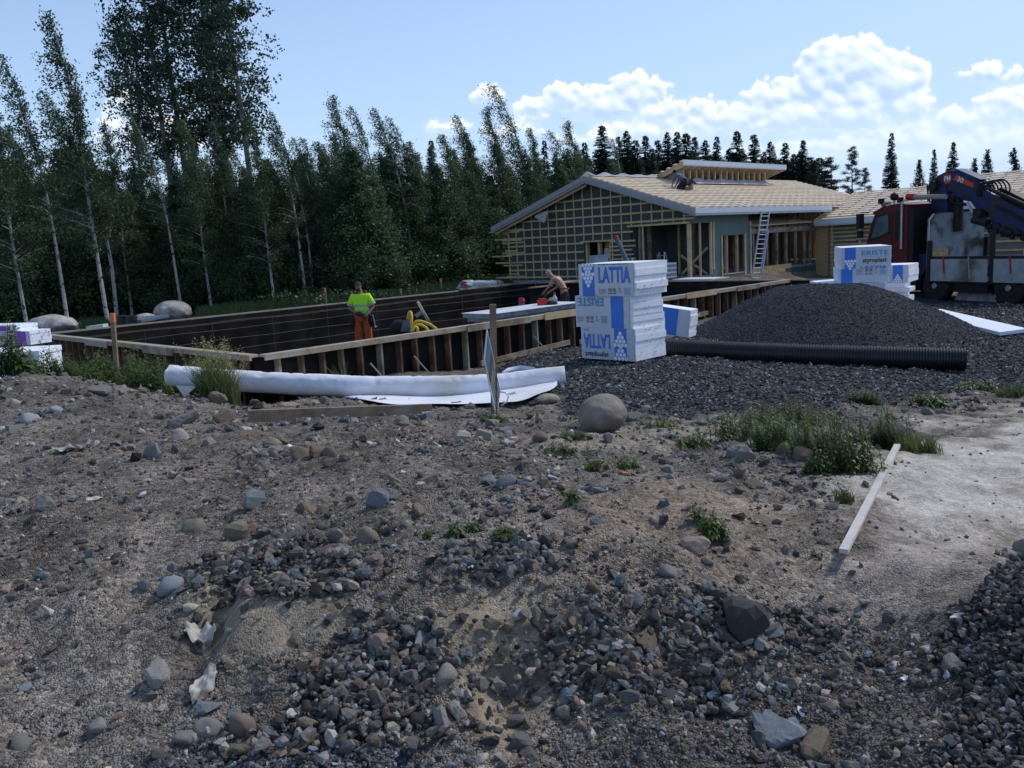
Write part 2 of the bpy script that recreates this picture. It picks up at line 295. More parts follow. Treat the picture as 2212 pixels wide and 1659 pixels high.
# ------------------------------------------------------------------ materials
def ground_material():
    m = bpy.data.materials.new('soil'); m.use_nodes = True; nt = m.node_tree; N = nt.nodes; L = nt.links; b = N['Principled BSDF']
    b.inputs['Roughness'].default_value = .95; b.inputs['Specular IOR Level'].default_value = .15
    tc = N.new('ShaderNodeTexCoord'); at = N.new('ShaderNodeAttribute'); at.attribute_name = 'col'
    def vor(s, feat='F1'):
        n = N.new('ShaderNodeTexVoronoi'); n.inputs['Scale'].default_value = s; n.feature = feat; L.new(tc.outputs['Object'], n.inputs['Vector']); return n
    v1 = vor(42); v2 = vor(110)
    h = []
    for v, lo, hi in ((v1, .55, 1.5), (v2, .6, 1.4)):
        sp = N.new('ShaderNodeSeparateColor'); L.new(v.outputs['Color'], sp.inputs[0])
        r = N.new('ShaderNodeMapRange'); r.inputs[3].default_value = lo; r.inputs[4].default_value = hi; L.new(sp.outputs[0], r.inputs[0]); h.append(r.outputs[0])
    n = N.new('ShaderNodeTexNoise'); n.inputs['Scale'].default_value = 3; n.inputs['Detail'].default_value = 10; n.inputs['Roughness'].default_value = .7; L.new(tc.outputs['Object'], n.inputs['Vector'])
    r = N.new('ShaderNodeMapRange'); r.inputs[1].default_value = .3; r.inputs[2].default_value = .7; r.inputs[3].default_value = .72; r.inputs[4].default_value = 1.3; L.new(n.outputs['Fac'], r.inputs[0])
    mu = N.new('ShaderNodeMath'); mu.operation = 'MULTIPLY'; L.new(h[0], mu.inputs[0]); L.new(h[1], mu.inputs[1])
    # smooth sand shows less grain: alpha of the colour layer
    g = N.new('ShaderNodeMix'); g.data_type = 'FLOAT'; L.new(at.outputs['Alpha'], g.inputs[0]); g.inputs[2].default_value = 1; L.new(mu.outputs[0], g.inputs[3])
    m2 = N.new('ShaderNodeMath'); m2.operation = 'MULTIPLY'; L.new(g.outputs[0], m2.inputs[0]); L.new(r.outputs[0], m2.inputs[1])
    sc = N.new('ShaderNodeVectorMath'); sc.operation = 'SCALE'; L.new(at.outputs['Color'], sc.inputs[0]); L.new(m2.outputs[0], sc.inputs['Scale']); L.new(sc.outputs[0], b.inputs['Base Color'])
    bp = N.new('ShaderNodeBump'); bp.inputs['Distance'].default_value = .012
    st = N.new('ShaderNodeMath'); st.operation = 'MULTIPLY_ADD'; L.new(at.outputs['Alpha'], st.inputs[0]); st.inputs[1].default_value = .75; st.inputs[2].default_value = .25; L.new(st.outputs[0], bp.inputs['Strength'])
    hh = N.new('ShaderNodeMath'); hh.operation = 'ADD'; L.new(v1.outputs['Distance'], hh.inputs[0]); L.new(v2.outputs['Distance'], hh.inputs[1])
    iv = N.new('ShaderNodeMath'); iv.operation = 'MULTIPLY'; L.new(hh.outputs[0], iv.inputs[0]); iv.inputs[1].default_value = -1; L.new(iv.outputs[0], bp.inputs['Height']); L.new(bp.outputs[0], b.inputs['Normal'])
    return m
WOOD = material('new_timber', (.62,.47,.30), (.48,.34,.20), 3, .7, .1, 20, stretch=(1,1,1))
WOODL = material('pale_timber', (.80,.66,.47), (.66,.50,.33), 2.5, .7)
WOODO = material('weathered_timber', (.30,.22,.15), (.17,.12,.08), 6, .85, .2, 30, c3=(.36,.33,.28), s3=2)
BATTEN = material('wall_batten', (.60,.48,.26), (.46,.36,.19), 4, .8)
STUDM = material('formwork_timber', (.15,.085,.05), (.09,.052,.032), 5, .85, c3=(.20,.14,.09), s3=3)
RAILM = material('top_rail_timber', (.44,.35,.25), (.30,.23,.16), 5, .8, .15, 40, c3=(.36,.33,.30), s3=1.5)
PLY = material('black_film_plywood', (.009,.008,.009), (.014,.012,.011), 2, .7, c3=(.022,.020,.019), s3=1.3, spec=.12)
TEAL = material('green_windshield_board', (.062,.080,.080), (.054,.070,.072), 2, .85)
TEALF = material('sunlit_windshield_board', (.16,.235,.215), (.14,.21,.195), 2, .85)  # gable's board again, lightened to paint in the sun on the front
GREYP = material('painted_fascia', (.36,.36,.38), (.33,.33,.35), 3, .6)
WHITEP = material('white_fascia', (.62,.65,.70), (.58,.61,.66), 3, .5)
MEMB = material('pale_membrane', (.78,.76,.78), (.62,.59,.62), 2, .35, .3, 6)
PLAST = material('milky_plastic_sheet', (.62,.58,.60), (.50,.46,.48), 3, .3, .6, 5, translucent=.25)
OSB = material('oriented_strand_board', (.46,.32,.16), (.30,.20,.10), 30, .85, stretch=(1,1,1), c3=(.52,.38,.20), s3=12)
OSBP = material('roof_deck_board', (.74,.57,.36), (.62,.46,.28), 5, .8)
GREYB = material('grey_board', (.30,.31,.34), (.24,.25,.28), 3, .9, c3=(.2,.2,.22), s3=6)
GREYT = material('pale_cement_board', (.60,.62,.66), (.54,.56,.60), 2, .8)
EPS = material('white_foam', (.86,.88,.93), (.80,.82,.88), 5, .75, .05, 200)
FILM = material('printed_wrap_film', (.56,.58,.66), (.50,.52,.60), 2, .33, .35, 7)
BLUE = material('blue_print', (.045,.20,.68), (.04,.17,.60), 3, .45)
CYAN = material('light_blue_print', (.03,.32,.66), None, 3, .5)
BLACKP = material('black_print', (.02,.02,.03), None, 3, .6)
GREENP = material('green_print', (.35,.65,.25), None, 3, .6)
VIOLET = material('violet_print', (.30,.06,.55), (.26,.05,.48), 3, .5)
GREYPR = material('grey_print', (.25,.24,.25), None, 3, .6)
PALEB = material('pale_blue_print', (.30,.42,.72), None, 3, .5)
CLOTH = material('white_geotextile', (.80,.81,.86), (.72,.73,.79), 3, .85, .25, 60, c3=(.62,.60,.58), s3=1.3, p3=(.5,.72))
PIPEB = material('black_plastic', (.012,.012,.014), (.02,.02,.022), 3, .42, spec=.5)
GREYPIPE = material('blue_grey_plastic', (.13,.17,.24), (.11,.15,.21), 3, .5)
REDP = material('red_plastic', (.50,.03,.03), (.40,.02,.02), 3, .45)
ORANGE = material('orange_paint', (.75,.22,.10), (.62,.18,.08), 4, .7)
YEL = material('yellow_hose_rubber', (.72,.50,.06), (.60,.40,.05), 4, .55)
STEEL = material('galvanised_steel', (.42,.44,.46), (.32,.34,.36), 6, .4, metal=.7)
ALU = material('brushed_aluminium', (.55,.60,.68), (.45,.50,.58), 6, .4, metal=.6)
REBAR = material('rusty_bar', (.10,.075,.06), (.16,.12,.09), 20, .8)
BRICK = material('purplish_block_wall', (.20,.10,.11), (.14,.07,.08), 4, .9, .4, 9)
DARK = material('dark_cloth', (.012,.012,.015), (.02,.02,.024), 8, .8)
BOARDG = material('grey_cabinet_paint', (.42,.46,.54), (.39,.43,.51), 3, .5)
ROCK = material('rock', (1.0,1.0,1.0), (.62,.62,.64), 14, .9, .5, 40, objcol=True, c3=(1.25,1.2,1.15), s3=30)
ROCKA = material('loose_stone', (1.0,1.0,1.0), (.7,.7,.72), 30, .9, .4, 60, attr='col')
BOULD = material('boulder_rock', (1.0,.98,.95), (.66,.62,.60), 5, .9, .6, 14, objcol=True, c3=(.45,.42,.40), s3=2.2, p3=(.52,.66))
SOIL = ground_material()

# ------------------------------------------------------------------ ground
def inpoly(x, y, poly):
    c = np.zeros(len(x), bool); n = len(poly)
    for i in range(n):
        x0, y0 = poly[i]; x1, y1 = poly[i-1]
        k = ((y0 > y) != (y1 > y)); t = (x1-x0)*(y-y0)/((y1-y0) or 1e-9)+x0; c ^= k & (x < t)
    return c
def dpoly(x, y, poly):                                  # signed distance, positive inside
    d = np.full(len(x), 1e9); n = len(poly)
    for i in range(n):
        a = np.array(poly[i]); b = np.array(poly[i-1]); e = b-a; t = np.clip(((x-a[0])*e[0]+(y-a[1])*e[1])/(e@e), 0, 1)
        d = np.minimum(d, np.hypot(x-a[0]-t*e[0], y-a[1]-t*e[1]))
    return np.where(inpoly(x, y, poly), d, -d)
def WPOLY(pts): return [tuple(hit(*p)[:2]) for p in pts]
R_GRAV = WPOLY([(1060,803),(1120,812),(1215,862),(1245,888),(1450,896),(1700,896),(1900,880),(2080,850),(2500,790),(2500,640),(1900,640),(1700,650),(1600,690),(1440,735),(1240,738),(1150,765)])
R_SAND = WPOLY([(1980,905),(2212,870),(2600,900),(2500,1250),(2140,1270),(2030,1340),(1840,1330),(1700,1250),(1800,1120),(1900,1000)])
R_SANDW = WPOLY([(2060,930),(2500,880),(2500,1110),(2100,1120),(1980,1180),(1890,1120),(1990,1030)])
R_BEI = WPOLY([(1180,1080),(1480,1040),(1760,1080),(1860,1180),(1700,1260),(1400,1240),(1250,1180)])
R_STRIP = WPOLY([(1330,905),(1500,900),(1640,905),(1560,950),(1380,960),(1100,1000),(1090,950)])
R_SL1 = WPOLY([(480,1270),(640,1250),(760,1310),(700,1400),(560,1430),(430,1400),(420,1330)])
R_SL2 = WPOLY([(900,1280),(1150,1290),(1290,1380),(1190,1480),(1150,1560),(1060,1610),(1000,1500),(1060,1440),(930,1380)])
R_ROAD = WPOLY([(1280,1560),(1500,1500),(1800,1400),(1960,1360),(2060,1330),(2500,1250),(2500,1900),(1100,1900),(1150,1650)])
R_HEAPR = WPOLY([(2212,1225),(2120,1290),(2040,1400),(2080,1500),(2040,1659),(2020,1900),(2700,1900),(2700,1200)])
R_FINE = WPOLY([(300,1659),(430,1620),(640,1580),(820,1600),(900,1640),(950,1900),(200,1900)])
def ground_colour(x, y):
    n = len(x); c = np.tile([.180,.154,.130], (n,1)); al = np.ones(n)
    ns = fbm(x*1.7, y*1.7, 4, 3); ns2 = fbm(x*7, y*7, 4, 9); r = np.hypot(x, y)
    c *= (1+1.1*ns+.8*ns2)[:,None]; c = c*(1+.25*fbm(x*.7, y*.7, 3, 60)[:,None]*np.array([1.2,1,.7]))
    def lay(poly, col, w=.15, noise=.35, a=None, op=1.):
        nonlocal c, al
        d = dpoly(x, y, poly)+noise*(ns*1.2+ns2*.9)*np.clip(r/6, .35, 2); t = smooth(-w, w, d)*op
        c = c*(1-t[:,None])+np.array(col)*t[:,None]*(1+.25*ns2)[:,None]
        if a is not None: al = al*(1-t)+a*t
    lay(R_BEI, (.24,.185,.14), .3, .6, .7, .85); lay(R_STRIP, (.30,.26,.21), .2, .8, .8, .8)
    lay(R_SAND, (.29,.245,.205), .5, 1.1, .5, .9); lay(R_SANDW, (.49,.45,.40), .5, 1.5, .35, .9)
    lay(R_SL1, (.27,.225,.165), .08, .25, .4); lay(R_SL2, (.27,.22,.16), .08, .3, .4)
    lay(R_ROAD, (.125,.106,.092), .2, .3); lay(R_HEAPR, (.062,.057,.058), .06, .15); lay(R_FINE, (.09,.088,.10), .06, .15)
    lay(R_GRAV, (.050,.052,.060), .12, .25)
    u, v = uv_of(x, y)
    g = smooth(.6, 2.2, v-11.5)+smooth(1.2, 3.2, -u)*smooth(-1, 1, v+1); g = np.clip(g*smooth(9,12,y), 0, 1)*smooth(23,19,u-np.maximum(v-14,0)*3)
    c = c*(1-g[:,None])+np.array([.035,.055,.020])*g[:,None]
    far = smooth(45, 60, r); c = c*(1-far[:,None])+np.array([.03,.045,.02])*far[:,None]
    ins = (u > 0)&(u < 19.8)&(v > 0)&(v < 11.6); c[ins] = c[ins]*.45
    return c, al
def gfine(x, y, al=None):
    if al is None: al = 1
    r = np.hypot(x, y); u, v = uv_of(x, y); near = smooth(40, 12, r)
    return gbase(x, y)+near*(fbm(x*.9, y*.9, 3, 21)*.13+fbm(x*2.2, y*3.0, 3, 91)*.14*(1-al)+fbm(x*7, y*9, 3, 95)*.05*(1-al)+(fbm(x*3.1, y*3.1, 3, 31)*.15+fbm(x*9, y*9, 3, 41)*.045)*(.35+.65*al)+fbm(x*30, y*30, 2, 51)*.016*al)
def build_ground():
    az = np.concatenate([np.linspace(-180,-46,50)[:-1], np.linspace(-46,46,760), np.linspace(46,180,50)[1:]])*pi/180
    r = np.concatenate([np.geomspace(.5, 45, 620), np.geomspace(47, 1500, 26)])
    A, Rr = np.meshgrid(az, r); x = (Rr*np.sin(A)).ravel(); y = (Rr*np.cos(A)).ravel()
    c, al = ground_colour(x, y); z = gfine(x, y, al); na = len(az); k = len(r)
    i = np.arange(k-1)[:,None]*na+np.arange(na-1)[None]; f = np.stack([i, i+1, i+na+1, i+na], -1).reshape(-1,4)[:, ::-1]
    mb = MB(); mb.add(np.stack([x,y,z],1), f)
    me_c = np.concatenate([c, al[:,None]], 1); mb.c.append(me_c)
    cap = MB()
    o = obj('ground', mb, SOIL, smooth=True, kind='structure', origin=np.array([0,0,0.]))
    return o
build_ground()
def gzf(x, y):
    x = np.atleast_1d(np.array(x, float)); y = np.atleast_1d(np.array(y, float)); c, al = ground_colour(x, y); return gfine(x, y, al)

# ------------------------------------------------------------------ stones
def rock_v(n, seed, planes=13, flat=.8):
    v, f = ico(n); q = np.random.default_rng(seed); nn = q.normal(size=(planes,3))*[1,1,.8]; nn /= np.linalg.norm(nn, axis=1)[:,None]
    d = q.uniform(.42, .85, planes); dt = v @ nn.T; rr = np.min(np.where(dt > .05, d/np.maximum(dt, .05), 9), 1); rr = np.minimum(rr, 1.7)
    s = q.uniform(.75, 1.15, 3); s[2] *= flat
    return v*rr[:,None]*s, f
PAL = dict(grey=(.18,.174,.165), blue=(.155,.172,.188), dark=(.070,.068,.066), pink=(.255,.195,.165), brown=(.175,.135,.100), pale=(.37,.345,.30), olive=(.195,.18,.135), red=(.23,.135,.11))
PALK = list(PAL)
PALW = dict(grey=.33, blue=.10, dark=.16, pink=.09, brown=.20, pale=.05, olive=.06, red=.01)
def scatter(name, label, cat, pos, size, colf, seed=1, n=1, sink=.25, protos=14, flat=.75):
    q = np.random.default_rng(seed); k = len(pos); mb = MB(); pr = [rock_v(n, 500+seed*31+i, 7, flat) for i in range(protos)]
    cols = colf(q, k)
    which = q.integers(0, protos, k)
    for i in range(protos):
        s = np.where(which == i)[0]; m = len(s)
        if not m: continue
        v, f = pr[i]; a = q.uniform(0, 2*pi, m); t = q.normal(0, .45, m); t2 = q.normal(0, .45, m)
        ca, sa, ct, st_, cu, su = np.cos(a), np.sin(a), np.cos(t), np.sin(t), np.cos(t2), np.sin(t2)
        X, Y, Z = v[:,0][None], v[:,1][None], v[:,2][None]
        Y2 = Y*ct[:,None]-Z*st_[:,None]; Z2 = Y*st_[:,None]+Z*ct[:,None]; X2 = X*cu[:,None]+Z2*su[:,None]; Z3 = -X*su[:,None]+Z2*cu[:,None]
        x = X2*ca[:,None]-Y2*sa[:,None]; y = X2*sa[:,None]+Y2*ca[:,None]
        S = size[s][:,None]; vv = np.stack([x*S+pos[s,0][:,None], y*S+pos[s,1][:,None], Z3*S+pos[s,2][:,None]+S*(1-2*sink)*.4], -1).reshape(-1,3)
        ff = (f[None]+(np.arange(m)*len(v))[:,None,None]).reshape(-1,3); mb.add(vv, ff)
        mb.c.append(np.concatenate([np.repeat(cols[s], len(v), 0), np.ones((m*len(v),1))], 1))
    return obj(name, mb, ROCKA, label=label, cat=cat, kind='stuff', origin=np.array([*pos[:, :2].mean(0), pos[:,2].min()]))
def mixcol(w=None, gain=1.):
    w = w or PALW; ks = list(w); pw = np.array([w[k] for k in ks]); pw = pw/pw.sum(); base = np.array([PAL[k] for k in ks])
    return lambda q, k: base[q.choice(len(ks), k, p=pw)]*np.exp(q.normal(0, .42, (k,1)))*gain
def sample(n, r0, r1, az0, az1, q, pw=1.):
    r = r0*(r1/r0)**q.uniform(0,1,n); a = np.radians(q.uniform(az0, az1, n)); return r*np.sin(a), r*np.cos(a), r
def dens_mask(x, y):
    """1 where the bank and plateau are littered with stones, less on sand"""
    d = np.full(len(x), .55); n = fbm(x*1.3, y*1.3, 3, 77)
    for poly, val in ((R_SAND, .06), (R_SANDW, .03), (R_BEI, .30), (R_STRIP, .35), (R_SL1, .10), (R_SL2, .10)):
        dd = dpoly(x, y, poly)+n*.25; d = np.where(dd > 0, val, d)
    for poly in (R_GRAV, R_HEAPR, R_FINE): d = np.where(dpoly(x, y, poly) > 0, 0, d)
    d = d*np.clip(1+2.2*n, .25, 2); u, v = uv_of(x, y); d = np.where((v > -.3)&(u > -1), 0, d)
    return np.clip(d, 0, 1)
HEAPS = [((600,1235),(.30,.10)), ((560,1205),(.2,.09)), ((840,1440),(.27,.18)), ((780,1500),(.2,.13)), ((1110,1215),(.20,.10)), ((1420,1390),(.42,.13)), ((1620,1330),(.28,.10)), ((1330,1430),(.26,.11)),
         ((740,1610),(.32,.09)), ((1400,1480),(.25,.08)), ((690,1275),(.16,.07))]
HEAPW = [(hit(*c)[:2], s) for c, s in HEAPS]
def heap_pts(q, n, spread=1.):
    k = q.integers(0, len(HEAPW), n); c = np.array([HEAPW[i][0] for i in k]); s = np.array([HEAPW[i][1] for i in k]); g = q.normal(size=(n,2))*.75*spread
    return c[:,0]+g[:,0]*s[:,0], c[:,1]+g[:,1]*s[:,1]
def build_stones():
    q = np.random.default_rng(5)
    # small stones everywhere on the bank and plateau; size grows with distance only because finer ones stay in the soil's own grain
    x, y, r = sample(90000, 1.6, 15, -40, 40, q); k = q.uniform(0,1,len(x)) < dens_mask(x, y)*(.50+.25*smooth(-.15,.25,x/y+fbm(x,y,3,4)*.5))*np.clip(1+2.4*fbm(x*2.3,y*2.3,3,44),.15,2); x, y, r = x[k], y[k], r[k]
    s = (.0030+.0014*r)*(1+q.pareto(2.3, len(x))).clip(1, 5)*.72
    scatter('small_stones', 'small mixed stones littering the bare soil', 'stones', np.stack([x,y,gzf(x,y)],1), s, mixcol(), 1, 1)
    x, y = heap_pts(q, 3400, .95); s = .009*(1+q.pareto(2.2, len(x))).clip(1, 3.2); z = gzf(x,y)+q.uniform(0,.03,len(x))
    scatter('crushed_stone', 'crushed grey and brown stone spilled down the bank', 'crushed stone', np.stack([x,y,z],1), s, mixcol(None, .85), 2, 2)
    # dark gravel round the foam packs
    def inside(poly, n, r0, r1, a0, a1, w=.15):
        x, y, r = sample(n, r0, r1, a0, a1, q); d = dpoly(x, y, poly)+fbm(x*3, y*3, 3, 5)*.3; k = d > -w*q.uniform(0,1,len(x))**2; return x[k], y[k], r[k]
    dk = mixcol(dict(dark=.7, grey=.2, blue=.10), 1.05)
    x, y, r = inside(R_GRAV, 88000, 7.6, 30, -4, 40); u, v = uv_of(x, y); k = v < -.25; x, y, r = x[k], y[k], r[k]
    s = (.0085+.0009*r)*q.uniform(.6, 1.7, len(x))
    scatter('dark_gravel', 'dark crushed gravel spread in front of the formwork', 'gravel', np.stack([x,y,gzf(x,y)],1), s, dk, 3, 1, flat=.55)
    x, y, r = inside(R_HEAPR, 26000, 2, 6, 18, 42, .05); s = q.uniform(.009, .022, len(x))*(.6+.12*r)
    scatter('roadside_gravel', 'dark purple grey gravel heaped at the road edge', 'gravel', np.stack([x,y,gzf(x,y)+q.uniform(0,.02,len(x))],1), s, mixcol(dict(dark=.6,grey=.25,pink=.15), .75), 4, 1)
    x, y, r = inside(R_FINE, 16000, 1.6, 3.6, -25, 5, .05); s = q.uniform(.005, .011, len(x))
    scatter('fine_gravel', 'fine blue grey grit along the bottom of the bank', 'gravel', np.stack([x,y,gzf(x,y)],1), s, mixcol(dict(dark=.4,grey=.35,blue=.25), 1.0), 5, 1)
    x, y, r = inside(R_ROAD, 26000, 1.8, 5, -2, 40, .1); s = .0035*(1+q.pareto(2.4, len(x))).clip(1,6)*(.6+.13*r)
    scatter('road_stones', 'mixed stones pressed into the road edge', 'stones', np.stack([x,y,gzf(x,y)],1), s, mixcol(), 6, 1)
build_stones()
def rock_mesh(seed, kind):
    if kind == 'round':
        v, f = ico(3); q = np.random.default_rng(seed); s = q.uniform(.85,1.1,3)*[1,.9,.78]; o = q.uniform(0,50,3)
        n = fbm(v[:,0]*1.1+o[0], v[:,1]*1.1+v[:,2]*.9+o[1], 3, seed); n2 = fbm(v[:,1]*1.3+o[2], v[:,2]*1.2-v[:,0]*.7, 3, seed+3); nn = q.normal(size=(9,3)); nn /= np.linalg.norm(nn,axis=1)[:,None]; dd = q.uniform(.62,.95,9); rr = np.minimum(np.min(np.where(v@nn.T > .05, dd/np.maximum(v@nn.T,.05), 9), 1), 1.1); v = v*(rr*(1+.30*n+.30*n2))[:,None]*s
    else: v, f = rock_v(3, seed, 10, .8); v = v+.012*np.random.default_rng(seed).normal(size=v.shape)
    mb = MB(); mb.add(v, f); me = mb.mesh('rock', None, kind == 'round'); me.materials.append(ROCK); return me
RM = {('ang', i): rock_mesh(900+i, 'ang') for i in range(14)}; RM.update({('round', i): rock_mesh(950+i, 'round') for i in range(7)})
def rock(x, y, r, kind, i, color, label, group=None, rot=None, sc=(1,1,1), sink=.4, name='rock', cat='rock', mesh=None, dz=0):
    o = bpy.data.objects.new(name, mesh or RM[(kind, i % (14 if kind == 'ang' else 7))]); COL.objects.link(o)
    o.location = (x, y, float(gzf(x, y)[0])+r*sc[2]*(1-2*sink)*.62+dz); o.scale = (r*sc[0], r*sc[1], r*sc[2]); o.rotation_euler = rot or (rnd.uniform(-.3,.3), rnd.uniform(-.3,.3), rnd.uniform(0,6.3))
    o.color = (*color, 1); return tag(o, label, cat, group)
def prock(px, py, w, kind, i, ck, label, gain=1., sc=(1,1,1), rot=None, sink=.40):
    """px, py: foot of the stone; w its width"""
    p = hit(px, py); dist = np.dot(RC.T @ (p-EYE), [0,0,-1]); r = w/FPX*dist/2*1.08
    c = tuple(min(1, a*gain) for a in PAL[ck]); return rock(p[0], p[1]+r*.5, r, kind, i, c, label, rot=rot, sc=sc, sink=sink)
NAMED = [
 (820,1090,74,'ang',0,'blue','large blue grey angular rock on the plateau below the long plank',1.2),(1048,958,46,'ang',1,'pale','pale grey pointed rock below the striped sign',.95),
 (897,925,42,'ang',2,'brown','brown square-edged rock beside the end of the long plank',1.1),(866,932,36,'round',0,'grey','rounded grey stone leaning on the brown square-edged rock',1.2),
 (713,0,0,0,0,0,0,0),(392,918,62,'ang',3,'grey','angular grey rock below the seeding grass tuft',1.25),(482,916,44,'ang',4,'brown','reddish brown angular rock right of the grass tuft',1.25),
 (622,888,40,'ang',5,'pink','upright pinkish triangular rock between the two planks',1.2),(383,955,44,'round',1,'pale','whitish rounded stone below the angular grey rock on the left',1.05),
 (222,838,34,'ang',6,'pale','tall pale slab stone standing on the crest of the berm',.8),(206,858,44,'ang',7,'grey','grey block stone at the foot of the tall pale slab stone',1.3),
 (262,862,30,'ang',8,'grey','small grey stone right of the tall pale slab stone',1.4),(100,1118,56,'ang',9,'pale','pale greenish slab stone on the left with a split edge',.7),
 (40,1084,48,'ang',10,'pale','light speckled flat stone near the left picture edge',.8),(528,1135,40,'ang',11,'red','pinkish red broken stone in the middle left',1.2),
 (508,1150,46,'ang',12,'olive','olive stone left of the pinkish red broken stone',1.1),(562,1148,42,'ang',13,'dark','dark wedge stone right of the pinkish red broken stone',1.6),
 (362,1278,66,'round',2,'blue','bluish white rounded rock left of the eroded gully',1.7),(312,1277,38,'round',3,'blue','small blue grey stone left of the bluish white rock',1.2),
 (340,1478,74,'ang',1,'grey','rock with a whitish top sunk in the left bank',1.7),(447,1556,52,'ang',3,'blue','squarish blue grey rock above the round cobble',1.2),
 (505,1562,52,'ang',5,'blue','blue grey rock right of the squarish rock, at the bank foot',1.3),(445,1596,58,'round',4,'grey','round grey cobble at the foot of the bank',1.35),
 (396,1612,50,'round',5,'grey','rough grey cobble left of the round cobble',1.3),(416,1608,32,'round',6,'pale','small cream pebble between two cobbles',1.0),
 (520,1588,58,'round',1,'pink','long pinkish stone right of the round cobble',.9),(545,1600,30,'round',2,'pink','small pink pebble under the long pinkish stone',.9),
 (960,1494,62,'round',0,'pale','big rounded pale grey cobble in the crushed stone',.75),(1220,1540,40,'round',3,'olive','smooth olive green pebble low on the bank',1.4),
 (1225,1520,48,'ang',8,'blue','blue grey stone just above the olive pebble',1.5),(1130,1602,64,'ang',9,'dark','dark elongated rock at the bank foot',1.9),
 (1145,1630,50,'ang',10,'dark','dark blue rock below the elongated dark rock',1.7),(1395,1395,66,'ang',11,'brown','large brown slab rock in the right hand heap of crushed stone',.9),
 (1615,1375,92,'ang',12,'dark','largest black brown block at the right of the crushed stone',.9),(1340,1450,60,'ang',13,'brown','dark brown block in the middle of the right hand heap',.8),
 (1690,1590,98,'ang',6,'blue','long pale blue flat rock at the road edge',1.6),(1765,1605,78,'ang',2,'brown','brown tilted rock right of the long blue flat rock',1.2),
 (1640,1595,60,'ang',0,'dark','dark green grey triangular rock left of the long blue flat rock',1.7),(1608,1003,56,'ang',4,'grey','grey brown rock lying below the right hand weeds',1.4),
 (1600,1040,36,'ang',7,'pink','pinkish stone just below the right hand weeds',.9),(1630,1050,38,'ang',5,'brown','pair stone, brown, leaning on the pinkish stone',1.3),
 (1690,985,40,'ang',8,'brown','brownish grey stone under the right hand weeds',1.3),(1960,945,50,'ang',9,'grey','flat grey stone on the sand at the far right',1.1),
 (935,1050,44,'ang',2,'pink','pink granite stone right of the large blue grey rock',.95),(905,1110,36,'ang',4,'brown','reddish brown cube stone below the pink granite stone',1.2),
 (1095,1068,48,'round',5,'blue','greenish grey rounded stone at centre of the plateau',1.1),(1060,1052,38,'round',6,'blue','pale blue stone behind the greenish rounded stone',1.4),
 (1148,1068,32,'ang',6,'grey','small grey pointed stone right of the greenish rounded stone',1.2),(1165,965,42,'round',2,'pink','round brownish pink stone in the middle of the plateau',.8),
 (1130,955,44,'ang',10,'pink','mauve flat stone left of the round pink stone',.95),(790,1160,52,'round',1,'pink','knobbly light pink stone above the crushed stone',1.05),
 (805,1000,0,0,0,0,0,0),(808,1235,44,'round',4,'pink','round mauve stone at the left end of the first heap',.85),(840,995,0,0,0,0,0,0),
 (1005,1215,60,'ang',7,'blue','slate blue rock on top of the centre heap',1.1),(1130,1205,50,'ang',1,'blue','second slate blue rock of the centre heap, near the top',1.0),
 (1178,1240,50,'ang',3,'blue','blue grey wedge at the right end of the centre heap',1.3),(1100,1255,62,'ang',5,'blue','long grey green stone at the foot of the centre heap',1.2),
 (765,1300,0,0,0,0,0,0),(770,1390,44,'ang',0,'blue','blue grey block resting on bare silt',1.1),(690,1255,56,'ang',9,'pink','pinkish block at the right end of the upper left heap',.8),
 (735,1275,52,'ang',11,'brown','thick brown slab right of the upper left heap',1.3),(665,1270,40,'ang',13,'grey','grey stone in the upper left heap with a flat top',1.2),
 (750,1460,58,'ang',10,'grey','whitish grey stone at the left of the lower heap',1.6),(790,1530,56,'round',3,'pink','round mauve cobble low in the lower heap',.75),
 (818,1440,46,'ang',12,'pink','pink slab standing in the lower heap',1.05),(910,1405,44,'ang',6,'blue','pale blue cube on the right of the lower heap',1.6),
 (860,1370,0,0,0,0,0,0),(820,1555,50,'ang',4,'brown','brown cobble under the round mauve cobble',1.2),(955,1590,60,'ang',8,'grey','grey slab near the bottom of the lower heap',1.4),
 (2060,1435,56,'ang',2,'grey','broad grey rock at the foot of the right hand gravel',1.3),(1850,1640,40,'ang',7,'grey','light grey flat stone near the lower right',1.5),
 (1790,1600,0,0,0,0,0,0),(48,1475,34,'ang',3,'blue','speckled stone on the far left slope',1.4),(208,1558,40,'round',6,'grey','grey cobble alone on the left slope',1.5),(68,0,0,0,0,0,0,0),
 (30,872,30,'round',0,'pale','pale stone on the left, below the berm',1.0),(118,888,30,'round',5,'blue','light blue stone beside a dark one on the left',2.0),
 (58,905,36,'round',4,'blue','whitish blue stone near the left edge below the berm',2.1),(745,1030,0,0,0,0,0,0),(700,1045,0,0,0,0,0,0)]
for a in NAMED:
    if a[2]: prock(*a)
